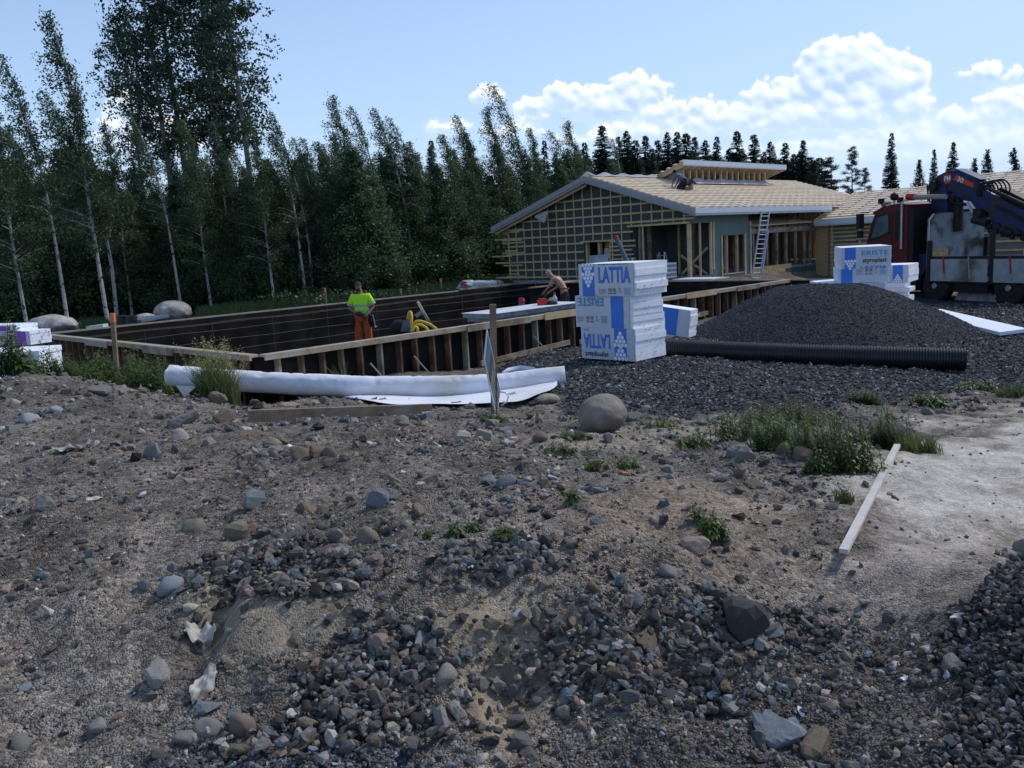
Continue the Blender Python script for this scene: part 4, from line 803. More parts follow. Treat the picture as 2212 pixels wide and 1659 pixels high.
# ------------------------------------------------------------------ gravel pile
def pile():
    c = P(1785,640,-.2); cx, cy = 7.35, 19.9; q = np.random.default_rng(9); mb = MB()
    Rx = 3.2; n = 90; g = np.linspace(-1.15,1.15,n); X, Y = np.meshgrid(g, g)
    def zz(x, y):
        r = np.hypot(x, y*1.0); return (1.36*np.clip(1-r**1.35, -.3, 1)*(1-.25*np.exp(-(r/.22)**2))+.26*fbm(x*1.6+3, y*1.6, 3, 7)+.06*fbm(x*6, y*6, 3, 17))
    def W2(x, y): return cx+x*Rx+.0*y, cy+y*2.6
    wx, wy = W2(X, Y); Z = -.80+zz(X, Y)*1.0
    i = np.arange(n-1)[:,None]*n+np.arange(n-1)[None]; f = np.stack([i,i+1,i+n+1,i+n],-1).reshape(-1,4)
    col = np.array([.035,.037,.043]); mb.add(np.stack([wx.ravel(),wy.ravel(),Z.ravel()],1), f); mb.c.append(np.tile([*col,1.], (n*n,1)))
    k = 44000; a = q.uniform(-1.05,1.05,(k,2)); a = a[np.hypot(a[:,0],a[:,1]) < 1.08]; wx, wy = W2(a[:,0], a[:,1]); k = len(a); z = -.80+zz(a[:,0], a[:,1]); s = q.uniform(.010,.027,k)
    cols = np.array([.062,.068,.078])*q.uniform(.6,1.7,(k,1)); lt = q.uniform(0,1,k) < .04; cols[lt] *= 2.2
    for j in range(10):
        v, fc = rock_v(1, 700+j, 8, .7); sel = np.arange(k)%10 == j; m = sel.sum(); Rr = q.normal(size=(m,3,3)); U_, _, V_ = np.linalg.svd(Rr); Rm = U_@V_
        vv = np.einsum('mij,nj->mni', Rm, v)*s[sel][:,None,None]+np.stack([wx[sel],wy[sel],z[sel]],1)[:,None]
        mb.add(vv.reshape(-1,3), (fc[None]+(np.arange(m)*len(v))[:,None,None]).reshape(-1,3)); mb.c.append(np.concatenate([np.repeat(cols[sel],len(v),0), np.ones((m*len(v),1))],1))
    obj('gravel_pile', mb, ROCKA, label='cone shaped pile of dark crushed gravel in front of the white foam packs', cat='gravel pile')
pile()
# ------------------------------------------------------------------ foam packs
def unit(a): a = np.array(a, float); return a/np.linalg.norm(a)
def grapes(m, org, right, up, s, inv):
    r = .034*s
    for row in range(4):
        n = 4-row
        for k in range(n):
            disc(m, org+right*((k-(n-1)/2)*r*2.15)+up*(row*r*1.9*(1 if inv else -1)), r, right, up, 9)
def foam_pack(label, corner, a, b, L, Wd, H, n=5, prints=None, group='foam packs stacked on the gravel', tilt=0, jitter=.02, band=BLUE, seed=1, film=True):
    q = random.Random(seed); z = np.array([0,0,1.]); a = unit(a); b = unit(b)
    if tilt: M = np.array(Matrix.Rotation(tilt, 3, Vector(b))); a = M@a; z = M@z
    c = np.array(corner, float); t = thing('foam_pack', label, 'foam pack', tuple(c), 0, group)
    h = H/n
    for i in range(n):
        oa = q.uniform(-jitter, jitter); ob = q.uniform(-jitter*.5, jitter)
        p = c+z*(h*i+.0015)+b*(.004)-a*oa*.0; l0 = oa
        base = [p-a*0+b*0+a*l0*0, p+a*L+b*0, p+a*L+b*(Wd+ob), p+b*(Wd+ob)]
        off = -a*abs(oa)*1.0
        base = [base[0]+off, base[1]+off, base[2]+off, base[3]+off]
        m = MB(); m.hexa(np.array([base[1],base[0],base[3],base[2],base[1]+z*(h-.003),base[0]+z*(h-.003),base[3]+z*(h-.003),base[2]+z*(h-.003)])); obj('sheet', m, EPS, t)
    if not film: return t
    R = -a; lf = c+a*L; nrm = -b
    m = MB(); k = 14; vs = []
    for j in range(7):
        for i in range(k+1):
            f = i/k; g = j/6; vs.append(lf+R*(L*(.012+.976*f))+z*(H*g)+nrm*(.006+.006*abs(sin(j*1.9+i*.35+seed))))
    m.add(vs, [[j*(k+1)+i, j*(k+1)+i+1, (j+1)*(k+1)+i+1, (j+1)*(k+1)+i] for j in range(6) for i in range(k)])
    w = obj('wrap', m, FILM, t, smooth=True)
    def at(f, g, d=.016): return lf+R*(L*f)+z*(H*g)+nrm*d
    for pr in (prints or []):
        kind = pr[0]; mm = MB()
        if kind == 'band':
            _, f0, f1, g0, g1 = pr; k = 8
            mm.add([at(f, g0+(g1-g0)*j/k, .0145+.001*sin(j*2)) for j in range(k+1) for f in (f0, f1)], [[2*j,2*j+1,2*j+3,2*j+2] for j in range(k)]); obj('blue_band' if band is BLUE else 'violet_band', mm, band, w)
        elif kind == 'grapes': grapes(mm, at(pr[1], pr[2], .018), R, z, pr[3], pr[4]); obj('emblem', mm, EPS, w)
        elif kind == 'text':
            _, s, f0, f1, g0, g1, mt, rot, bold = pr
            text_mb(mm, s, at(f0, g0, .018), R, z, H*(g1-g0), L*(f1-f0), bold, 0, rot); obj('lettering', mm, mt, w)
        elif kind == 'small':
            _, f0, f1, g0, g1 = pr
            for (x0,x1,y0,y1) in ((0,.01,0,1),(.03,.22,.75,.85),(.03,.2,.5,.6),(.03,.22,.25,.33),(.03,.16,.05,.1),(.30,.40,.45,1),(.30,.40,0,.28),(.44,.54,.45,1),(.44,.54,0,.28),(.63,.68,.75,1),(.60,.72,.5,.56),(.60,.72,.35,.4),(.60,.72,.2,.25)):
                p = [at(f0+(f1-f0)*x, g0+(g1-g0)*y, .0175) for x, y in ((x0,y0),(x1,y0),(x1,y1),(x0,y1))]; mm.add(p, [[0,1,2,3]])
            obj('small_print', mm, GREYPR, w); mm = MB()
            for i in range(4): p = [at(f0+(f1-f0)*x, g0+(g1-g0)*y, .0175) for x, y in ((.80+.05*i,-.05),(.825+.05*i,-.05),(.825+.05*i,.85),(.80+.05*i,.85))]; mm.add(p, [[0,1,2,3]])
            p = [at(f0+(f1-f0)*x, g0+(g1-g0)*y, .0175) for x, y in ((.79,.9),(.99,.9),(.99,1.08),(.79,1.08))]; mm.add(p, [[0,1,2,3]]); obj('pale_mark', mm, PALEB, w)
        elif kind == 'line':
            _, f0, f1, g, hh, mt = pr; mm.add([at(f0,g,.018),at(f1,g,.018),at(f1,g+hh,.018),at(f0,g+hh,.018)], [[0,1,2,3]]); obj('underline', mm, mt, w)
    m = MB(); rr = q
    for i in range(26 if n > 3 else 8):                  # grit specks blown onto the end
        f = rr.uniform(.05,.95)*Wd; g = rr.uniform(.03,.97)*H; m.box(c+b*f+z*g-a*(jitter+.002), (.012*rr.uniform(.4,1.1),)*3, rz=rr.uniform(0,3))
    obj('grit', m, PIPEB, t); return t
c0 = P(1373,781,-.5); z0 = gz(c0[0], c0[1]); c0 = P(1373,781,max(-.62,min(-.4,z0+.03)))
A1 = unit((-cos(radians(45)), sin(radians(45)), 0)); B1 = unit((sin(radians(45)), cos(radians(45)), 0))
def solve_len(c, d, x):
    lo, hi = .1, 3.
    for _ in range(40):
        m_ = (lo+hi)/2; s = proj(c+d*m_)[0]
        if abs(s-proj(c)[0]) < abs(x-proj(c)[0]): lo = m_
        else: hi = m_
    return lo
L1 = solve_len(c0, A1, 1257); W1 = solve_len(c0, B1, 1437)
Ht = (781-569)/FPX*np.dot(RC.T@(c0-EYE), [0,0,-1])*1.0; H1 = Ht/3
foam_pack('bottom white foam pack of the front stack, lettering upside down over black small word', c0, A1, B1, L1, W1, H1, prints=[('band',.64,.86,.0,1),('grapes',.75,.06,1.05,True),('grapes',.75,.48,1.05,True),
    ('text','LATTIA',.06,.56,.34,.80,BLUE,True,.03),('text','styroplast',.08,.52,.05,.26,BLACKP,True,.015),('line',.07,.16,.90,.07,PALEB)], seed=3)
foam_pack('middle white foam pack of the front stack, blue name upside down at its top', c0+[0,0,H1]+A1*.07-B1*.01, unit(A1+B1*.03), unit(B1-A1*.03), L1*1.05, W1*.96, H1, prints=[('band',.67,.89,0,1),('text','ERISTE',.06,.54,.68,.94,CYAN,True,.012),
    ('small',.05,.60,.16,.36)], seed=8, jitter=.07)
foam_pack('top white foam pack of the front stack with big blue upright letters', c0+[0,0,2*H1]-A1*.045-B1*.02, unit(A1-B1*.03), unit(B1+A1*.03), L1*1.0, W1*1.08, H1, prints=[('band',.08,.30,0,1),('grapes',.19,.68,1.0,False),('grapes',.19,.97,.9,False),
    ('text','LATTIA',.38,.94,.40,.90,BLUE,False,.03),('text','styroplast',.38,.90,.945,.995,BLACKP,False,.015),('small',.38,.94,.06,.24)], seed=11, jitter=.045)
m = MB()                                                 # loose film bulging at the end of the top pack
for i in range(9):
    g = i/8; 
    for j in range(3): pass
c = P(1486,729,-.85); a = unit((-.6,.8,0)); b = unit((.8,.6,0))
c = PY(1486,729,17.8)
foam_pack('leaning pack of white foam sheets with a blue wrap behind the front stack', c, unit((-.85,.53,0)), unit((.53,.85,0)), 1.2, .42, .57, prints=[('band',.30,.78,0,1)], group=None, tilt=.14, seed=21, jitter=.03)
# second stack behind the gravel pile
def stack2():
    a = unit((-.96,.28,0)); b = unit((.28,.96,0)); D = 22.0
    top = PY(1924,577,D); k = D/FPX
    L = solve_len(top, a, 1816); Wd = solve_len(top, b, 1948); H = 46*k
    foam_pack('top white foam pack of the far stack, blue name over a black word', top, a, b, L, Wd, H, prints=[('band',.08,.30,0,1),('grapes',.19,.36,1.0,False),('text','ERISTE',.42,.95,.60,.82,CYAN,False,.012),
        ('line',.41,.95,.53,.02,GREENP),('text','styroplast',.44,.92,.20,.48,BLACKP,False,.02),('text','LATTIA',.40,.93,.0,.10,BLUE,False,.03)], group='foam packs behind the gravel pile', seed=31)
    h2 = 31*k; foam_pack('half hidden flat foam pack under the top pack of the far stack', top-[0,0,h2]+a*.05, a, b, L, Wd*.8, h2, n=3, prints=[('band',.05,.28,0,1),('small',.36,.95,.55,1.)], group='foam packs behind the gravel pile', seed=32)
    h3 = 54*k; foam_pack('lowest skewed white foam pack of the far stack beside the pile', top-[0,0,h2+h3]+a*.12-b*.12, unit((-.99,.1,0)), unit((.1,.99,0)), L*1.05, Wd*1.3, h3, n=4, prints=[], group='foam packs behind the gravel pile', seed=33, tilt=-.03, jitter=.05)
    D = 24.; k = D/FPX; a = unit((-.80,.6,0)); b = unit((.6,.8,0)); c = PY(1962,610,D)
    foam_pack('small foam pack with a blue band between the far stack and the truck', c, a, b, 1.2, solve_len(c,b,1983), 38*k, n=3, prints=[('band',.66,.88,0,1),('grapes',.77,.06,.9,True)], group='foam packs by the truck', seed=41)
    z = np.array([0,0,1.]); names = ['fifth and topmost','fourth','third','second','lowest']
    for i in range(5):
        hh = 9.6*k; m = MB(); o = random.Random(i).uniform(-.1,.1); cc = c-z*(hh*(i+1))+b*o*.6+a*o-b*.1
        Lh = 1.15; Wh = .62+ .1*random.Random(i+9).random()
        p = [cc+a*Lh, cc, cc+b*Wh, cc+a*Lh+b*Wh]; m.hexa(np.array(p+[x+z*(hh-.004) for x in p]))
        tag(obj('foam_sheet', m, EPS), f'{names[i]} loose dirty foam sheet under the small blue banded pack', 'foam sheet', 'loose foam sheets by the truck')
stack2()
# long foam board lying on the gravel
m = MB(); a, b_ = hit(1970,680)+[0,0,.03], hit(2160,727)+[0,0,.02]; d = unit(b_-a); n_ = unit(np.cross([0,0,1], d)); Lb = np.linalg.norm(b_-a)
p = [a, b_, b_+n_*.55+[0,0,.05], a+n_*.75+[0,0,.02]]; m.hexa(np.array([*p]+[x+np.array([0,0,.075]) for x in p]))
tag(obj('foam_board', m, EPS), 'long white foam board lying on the dark gravel below the truck', 'foam board')
# packs at the left edge
def left_packs():
    D = 17.5; k = D/FPX; a = unit((-.93,.36,0)); b = unit((.36,.93,0)); c = PY(66,745,D)
    foam_pack('foam pack with a violet band at the left picture edge', c, a, b, 1.2, .5, 30*k, n=4, prints=[('band',.72,.93,.02,.98),('small',.05,.68,.3,.7)], group='foam packs at the left edge', band=VIOLET, seed=51)
    foam_pack('violet printed foam pack lying askew on top at the left picture edge', c+[0,0,30*k]+a*.35, a, b, 1.2, .5, 14*k, n=2, prints=[('band',.3,.8,.1,.8)], group='foam packs at the left edge', band=VIOLET, seed=52, jitter=.05)
    D = 16.2; k = D/FPX; c = PY(128,746,D); z = np.array([0,0,1.])
    for i, (nm, h0, h1) in enumerate((('topmost white foam board of the low block behind the weeds',-.085,0),('thick white foam block under the board behind the weeds',-.85,-.088))):
        m = MB(); p = [c-a*0, c-a*0, 0, 0]; aa = unit((-.97,.10,0)); bb = unit((-.10,.97,0)); cc = c-bb*.9+z*h0+aa*(.02*i)
        q = [cc+aa*1.9, cc, cc+bb*1.0, cc+aa*1.9+bb*1.0]; m.hexa(np.array(q+[x+z*(h1-h0) for x in q])); tag(obj('foam_block', m, EPS), nm, 'foam block', 'white foam blocks at the left edge')
left_packs()

# ------------------------------------------------------------------ fabric roll
def roll():
    ctl = [((368,811),11.95),((500,822),11.75),((658,830),11.5),((800,835),11.35),((956,836),11.2),((1090,830),11.1),((1222,814),11.05)]
    pts = np.array([PY(*c[0], c[1]) for c in ctl]); tt = np.linspace(0, 1, len(pts)); n = 160; s = np.linspace(0,1,n)
    path = np.stack([np.interp(s, tt, pts[:,i]) for i in range(3)], 1)
    for _ in range(8): path[1:-1] = (path[:-2]+path[1:-1]*2+path[2:])/4
    r = .143; na = 40; vs = []; T_ = np.gradient(path, axis=0); T_ /= np.linalg.norm(T_, axis=1)[:,None]
    for i in range(n):
        sd = unit(np.cross([0,0,1], T_[i])); up = np.cross(T_[i], sd); an = np.arange(na)*2*pi/na
        w = 1+.055*fbm(np.full(na, s[i]*46), np.cos(an)*1.5+np.sin(an)*2, 3, 6)+.10*fbm(np.full(na, s[i]*14), np.sin(an)*1.2+an*.0, 2, 16)
        dent = np.where(np.sin(an) > .1, -.05*np.clip(fbm(np.full(na, s[i]*75), an*1.4, 2, 9)-.06, 0, 1)*11, 0)
        rr = r*(w+dent)*(1+.10*abs(s[i]-.5)); vs.append(path[i]+sd*(np.cos(an)*rr)[:,None]+up*(np.sin(an)*rr)[:,None])
    t = thing('fabric_roll', 'long sagging roll of white geotextile lying across the site', 'fabric roll', tuple(path[80]-[0,0,.14]), 0)
    m = MB(); f = [[i*na+j, (i+1)*na+j, (i+1)*na+(j+1)%na, i*na+(j+1)%na] for i in range(n-1) for j in range(na)]; m.add(np.concatenate(vs), f)
    obj('roll', m, CLOTH, t, smooth=True)
    for i, e in ((0,-1),(n-1,1)):                        # wound ends with a dark core
        m = MB(); rings = []; R0 = vs[i]; c = path[i]
        for k, fr in enumerate((1,.9,.8,.7,.6,.5,.42)): rings.append(c+(R0-c)*fr-T_[i]*e*(.012 if k % 2 else 0))
        m.add(np.concatenate(rings), [[k*na+j, k*na+(j+1)%na, (k+1)*na+(j+1)%na, (k+1)*na+j] for k in range(6) for j in range(na)]); obj('wound_end', m, CLOTH, t)
        m = MB(); m.tube([c-T_[i]*e*.06, c+T_[i]*e*.004], r*.42, 20); obj('core', m, DARK, t)
    # loose flap that has come off the roll
    fl = [(505,846),(560,851),(640,857),(700,864),(760,874),(800,880),(860,881),(930,883),(1000,882),(1080,879),(1130,876),(1165,868),(1190,856),(1205,846)]
    m = MB(); k = 9; cols = len(fl); vv = []
    for i, (x, y) in enumerate(fl):
        fr = (x-368)/(1222-368); pi_ = path[int(np.clip(fr,0,1)*(n-1))]; g = hit(x, y)+[0,0,.012]; a = pi_+np.array([0,.02,-r*.93])
        for j in range(k):
            q = j/(k-1); p = a*(1-q)+g*q; p = p+np.array([0,0,1])*(.035*sin(q*pi)*sin(i*1.3+1)+.02*sin(q*9+i)); p[2] = max(p[2], float(gzf(p[0],p[1])[0])+.05); vv.append(p)
    m.add(vv, [[i*k+j, i*k+j+1, (i+1)*k+j+1, (i+1)*k+j] for i in range(cols-1) for j in range(k-1)]); o = obj('loose_flap', m, CLOTH, t, smooth=True)
    sm = o.modifiers.new('s', 'SUBSURF'); sm.levels = 2; sm.render_levels = 2
    m = MB(); g = [(380,833),(425,834),(398,858)]; d = [PY(x,y,11.7) for x,y in g]; m.prism(d, (0,.01,0)); obj('torn_corner', m, CLOTH, t)
roll()
def ring_sheet():
    t = MB(); pts = [P(*q, -.5) for q in ((1085,806),(1100,800),(1125,796),(1150,798),(1175,803))]
    t.tube(pts, [.02,.05,.06,.04,.02], 6); tag(obj('fabric_strip', t, CLOTH, smooth=True), 'crumpled white fabric strip behind the right end of the roll', 'fabric')
ring_sheet()

# ------------------------------------------------------------------ pipes
def corrugated():
    a, b = PY(1405,753,15.6), PY(2085,777,13.75); n = 118; L = np.linalg.norm(b-a); d = (b-a)/L; r = .19
    sd = unit(np.cross(d, [0,0,1])); up = np.cross(sd, d); na = 36; an = np.arange(na)*2*pi/na; prof = []
    for i in range(n):
        for f, rr in ((0,r*.90),(.22,r*.90),(.34,r),(.78,r),(.9,r*.90)): prof.append(((i+f)/n, rr))
    prof.append((1, r)); prof += [(1, r*.84), (.93, r*.84)]
    sag = lambda s: np.array([0,0,-.02*sin(s*pi)])
    vs = np.concatenate([a+d*L*s+sag(s)+rr*(np.cos(an)[:,None]*sd+np.sin(an)[:,None]*up) for s, rr in prof]); k = len(prof)
    m = MB(); m.add(vs, [[i*na+j, i*na+(j+1)%na, (i+1)*na+(j+1)%na, (i+1)*na+j] for i in range(k-1) for j in range(na)])
    tag(obj('corrugated_pipe', m, PIPEB), 'long black corrugated pipe lying on the dark gravel', 'pipe')
corrugated()
def capped(name, label, a, b, r, capc=REDP, body=GREYPIPE):
    t = thing(name, label, 'pipe', tuple(a), 0); a = np.array(a); b = np.array(b); d = unit(b-a)
    m = MB(); m.tube([a, b], r, 16); obj('tube', m, body, t, smooth=False); m = MB(); m.tube([b-d*.01, b+d*r*.35, b+d*r*.5, b+d*r*1.1], [r*1.18, r*1.18, r*.95, r*.9], 16); obj('cap', m, capc, t)
capped('drain_pipe', 'blue grey pipe with a red cap leaning behind the front stack of packs', PY(1374,606,30), PY(1331,514,30), .075)
capped('drain_pipe', 'grey pipe stub with a red cap standing in the pit beside the panels', PY(1127,674,24.5), PY(1127,655,24.5)+[0,0,.06], .085)
capped('drain_pipe', 'grey pipe stub with a red cap behind the far formwork wall', PY(1001,628,37), PY(1002,615,37), .13)
m = MB(); m.tube([PY(1377,606,29.5), PY(1365,557,29.5)], .02, 5); tag(obj('lath', m, WOODL), 'thin pale lath leaning beside the blue grey pipe', 'lath')
def cabinet():
    c = PU(1295,604,20.6); t = thing('cabinet', 'grey metal site distribution cabinet behind the front stack of packs', 'cabinet', (c[0],c[1],-.25), .35)
    R = .35; m = MB(); m.box((c[0],c[1],.38), (.66,.45,1.05), rz=R); obj('body', m, BOARDG, t); m = MB(); m.box((c[0],c[1],.925), (.72,.52,.04), rz=R); obj('lid', m, BOARDG, t)
    f = np.array([sin(R),-cos(R),0]); rgt = np.array([cos(R),sin(R),0]); m = MB(); m.box(np.array([c[0],c[1],.40])+f*.228, (.58,.008,.92), rz=R); d = obj('door', m, BOARDG, t)
    m = MB(); m.box(np.array([c[0],c[1],.45])+f*.24-rgt*.2, (.05,.02,.02), rz=R); obj('handle', m, DARK, d); m = MB(); m.box((c[0],c[1],-.2), (.6,.4,.1), rz=R); obj('plinth', m, GREYB, t)
cabinet()

# ------------------------------------------------------------------ stakes, sign, planks
def stake(px0, py0, px1, py1, D, w, label, orange=True, group=None):
    b = PY(px0, py0, D); tp = PY(px1, py1, D); zb = gz(b[0], b[1])-.05; d = unit(tp-b); b = tp+d*((zb-tp[2])/d[2])
    t = thing('survey_stake', label, 'stake', tuple(b), 0, group or 'survey stakes')
    m = MB(); m.beam(b, tp-d*.001, w, w*.8, up=(0,1,0)); obj('post', m, WOODS, t)
    if orange: m = MB(); m.beam(tp-d*.16 if w < .08 else tp-d*.3, tp+d*.002, w+.006, w*.8+.006, up=(0,1,0)); obj('painted_tip', m, ORANGE, t)
WOODS = material('stake_timber', (.27,.19,.13), (.19,.13,.09), 8, .8, .1, 30)
stake(1068,905,1064.5,657,8.62,.068,'tall bare timber stake carrying the striped sign', False)
stake(251,782,242.5,677,15.8,.075,'leaning stake with a worn orange tip in front of the left formwork wall')
stake(704,655,701.5,622,33,.07,'orange tipped stake directly left of the man in the yellow shirt')
stake(866,632,865,624,36,.07,'very short orange tipped stake in the grass behind the pit')
stake(782,640,781.5,626,35,.06,'thin stake behind the head of the man in the yellow shirt', False)
stake(791,640,790.5,628,36,.06,'grey stake with a red mark right of the yellow shirted man')
stake(954,627,951.5,602,38,.07,'thin pale stake at the grass edge, right of two short ones')
def sign():
    q = [(1053,711,8.35),(1081.5,846,8.75),(1073,904,8.62),(1047,776,8.28)]; p = [PY(*a) for a in q]
    t = thing('site_sign', 'striped site sign seen nearly edge on, leaning against the tall stake', 'sign', tuple(p[2]), 0)
    n_ = unit(np.cross(p[1]-p[0], p[3]-p[0])); m = MB(); m.prism(p, n_*.012); obj('board', m, GREYT, t); 
    if n_[1] > 0: off = -n_*.002
    else: off = n_*.014
    def at(f, g): return (p[0]*(1-f)+p[1]*f)*(1-g)+(p[3]*(1-f)+p[2]*f)*g+off
    def quad(nm, f0, f1, g0, g1, mt): m = MB(); m.add([at(f0,g0),at(f1,g0),at(f1,g1),at(f0,g1)], [[0,1,2,3]]); obj(nm, m, mt, t)
    quad('sky_picture', .02,.28,.05,.95, material('sign_blue', (.05,.13,.24), (.08,.16,.24), 9, .5)); quad('building_picture', .285,.46,.05,.95, DARKW)
    for i in range(9): g = .06+.1*i; quad('stripe', .47,.98,g,g+.05, DARK if i % 2 == 0 else GREYB)
    m = MB(); m.prism([a-n_*.004+(a-(p[0]+p[2])/2)*.015 for a in p], n_*.003); 
    rp = [PY(1081,846,8.7), PY(1092,848,8.65), PY(1099,856,8.6), PY(1095,868,8.6), PY(1083,876,8.6)]; m = MB(); m.tube(rp, .008, 5); m.tube([PY(1097,851,8.6), PY(1117,849,8.6)], .007, 5); obj('string', m, EPS, t, smooth=True)
sign()
def plank(label, a, b, w, h, mt, lift=.0, group=None, name='plank', k=(0,0)):
    A = hit(*a)+[0,0,h/2+k[0]]; B = hit(*b)+[0,0,h/2+k[1]]; m = MB(); m.beam(A, B, w, h); tag(obj(name, m, mt), label, 'plank', group)
plank('long weathered plank standing on edge in front of the fabric roll', (537,912), (932,896), .05, .115, WOODO)
plank('short weathered plank under the left end of the fabric roll', (505,856), (604,874), .10, .03, WOODO)
plank('grey board sticking out left of the fabric roll end', (306,835), (385,848), .22, .045, GREYB, k=(.02,.03))
plank('pale square lath lying on the sand at the right', (1822,1219), (1938,984), .038, .02, material('bleached_lath', (.60,.56,.53), (.46,.42,.39), 6, .8), k=(.05,.06))
plank('pale thin slat on the sand edge near the boulder', (1540,900), (1592,905), .05, .015, WOODL)
plank('splintered dark stick leaning in the lower stone heap', (838,1570), (812,1490), .012, .015, WOODO, k=(.01,.03))
def litter(label, px, py, w, seed, mt=CLOTH, stretch=1., rz=0, name='torn_fabric', cat='litter', hgt=.4):
    p = hit(px, py); dist = np.dot(RC.T@(p-EYE), [0,0,-1]); r = w/FPX*dist/2; n = 13; g = np.linspace(-1,1,n); X, Y = np.meshgrid(g, g)
    e = 1-.35*fbm(np.arctan2(Y,X)*1.5+seed, np.hypot(X,Y), 2, seed); X = X*e; Y = Y*e*stretch
    Z = hgt*r*(.5+1.8*fbm(X*2.2+seed, Y*2.2, 3, seed)); c, s = cos(rz), sin(rz); x = p[0]+r*(X*c-Y*s); y = p[1]+r*stretch*.4+r*(X*s+Y*c); z = gzf(x.ravel(), y.ravel()).reshape(x.shape)+np.maximum(Z, .006)
    m = MB(); i = np.arange(n-1)[:,None]*n+np.arange(n-1)[None]; f = np.stack([i,i+1,i+n+1,i+n],-1).reshape(-1,4); keep = ((X**2+(Y/stretch)**2) < 1.15).ravel()[f].all(1); m.add(np.stack([x.ravel(),y.ravel(),z.ravel()],1), f[keep])
    o = obj(name, m, mt, smooth=False); tag(o, label, cat); sm = o.modifiers.new('s','SUBSURF'); sm.levels = sm.render_levels = 1; so = o.modifiers.new('t','SOLIDIFY'); so.thickness = .004
DIRTY = material('dirty_fabric', (.52,.49,.44), (.34,.31,.27), 9, .9, .3, 40, c3=(.16,.13,.11), s3=7, p3=(.52,.62))
litter('long muddy strip of torn fabric hanging down the gully on the left', 435,1500,52,3,DIRTY,2.0,0,hgt=.8)
litter('upper folded piece of muddy fabric at the head of the gully', 432,1390,84,5,DIRTY,.55,-.5,hgt=.9)
litter('crumpled muddy fabric scrap on the left plateau', 150,978,80,9,DIRTY,.8,.3,hgt=.5)
litter('small whitish torn scrap on the left soil', 200,1072,36,12,DIRTY,.7,.9)
litter('scrap of white paper on the road edge at the lower right', 1954,1462,20,15,EPS,.8,.2,cat='litter',name='paper_scrap',hgt=.9)
litter('sliver of white foam on the lower right gravel', 1732,1540,11,17,EPS,2.6,.1,name='foam_scrap')
litter('orange wrapper scrap beside a grass tuft', 1348,1010,16,18,ORANGE,.6,.2,name='wrapper')

# ------------------------------------------------------------------ things in the pit
def hose():
    t = thing('yellow_hose', 'yellow hose looped over the formwork beside a tool bag', 'hose', tuple(PY(905,705,20.3)), 0)
    def arc(px): 
        pts = [PY(x,y,D) for x,y,D in px]; pts = np.array(pts); k = np.linspace(0,1,len(pts)); s = np.linspace(0,1,28); p = np.stack([np.interp(s,k,pts[:,i]) for i in range(3)],1)
        for _ in range(5): p[1:-1] = (p[:-2]+2*p[1:-1]+p[2:])/4
        m = MB(); m.tube(p, .034, 10); obj('loop', m, YEL, t, smooth=True)
    arc([(884,708,20.4),(880,690,20.4),(883,676,20.3),(887,672,20.3),(890,684,20.2),(888,702,20.2),(893,716,20.2)])
    arc([(890,714,20.2),(893,700,20.2),(900,693,20.1),(912,694,20.1),(930,701,20.1),(944,712,20.1)]); arc([(893,712,20.3),(898,702,20.3),(909,701,20.3),(921,708,20.3),(927,718,20.3)]); arc([(888,716,20.0),(896,706,20.0),(902,708,20.0),(903,722,20.0)])
    c = PY(866,708,20.6); m = MB(); v, f = ico(3); q = fbm(v[:,0]*2, v[:,1]*2+v[:,2], 3, 4); m.add(v*(1+.5*q)[:,None]*[.26,.18,.20]+c, f); tag(obj('tool_bag', m, DARK, smooth=True), 'black tool bag slumped on the formwork rail beside the yellow hose', 'bag')
    m = MB(); 
    for i in range(9): m.tube([PY(866+i*3,716,20.2), PY(872+i*2.2,688+abs(i-4)*2,20.25)], .012, 5)
    tag(obj('cable_bundle', m, GREYPIPE), 'bundle of grey blue cables hanging out of the tool bag', 'cables')
hose()
def stick(label, a, b, D, w, mt, name='board'): m = MB(); m.beam(PY(*a,D), PY(*b,D), w, .03, up=(0,1,0)); tag(obj(name, m, mt), label, 'board')
stick('pale batten leaning in the pit right of the yellow hose', (902,651),(929,700),22.5,.07,WOODL)
stick('grey off-cut leaning on the pale batten', (898,683),(912,672),22.4,.1,GREYB)
stick('dark batten just behind the pale leaning batten', (916,678),(932,702),22.3,.05,WOODO)
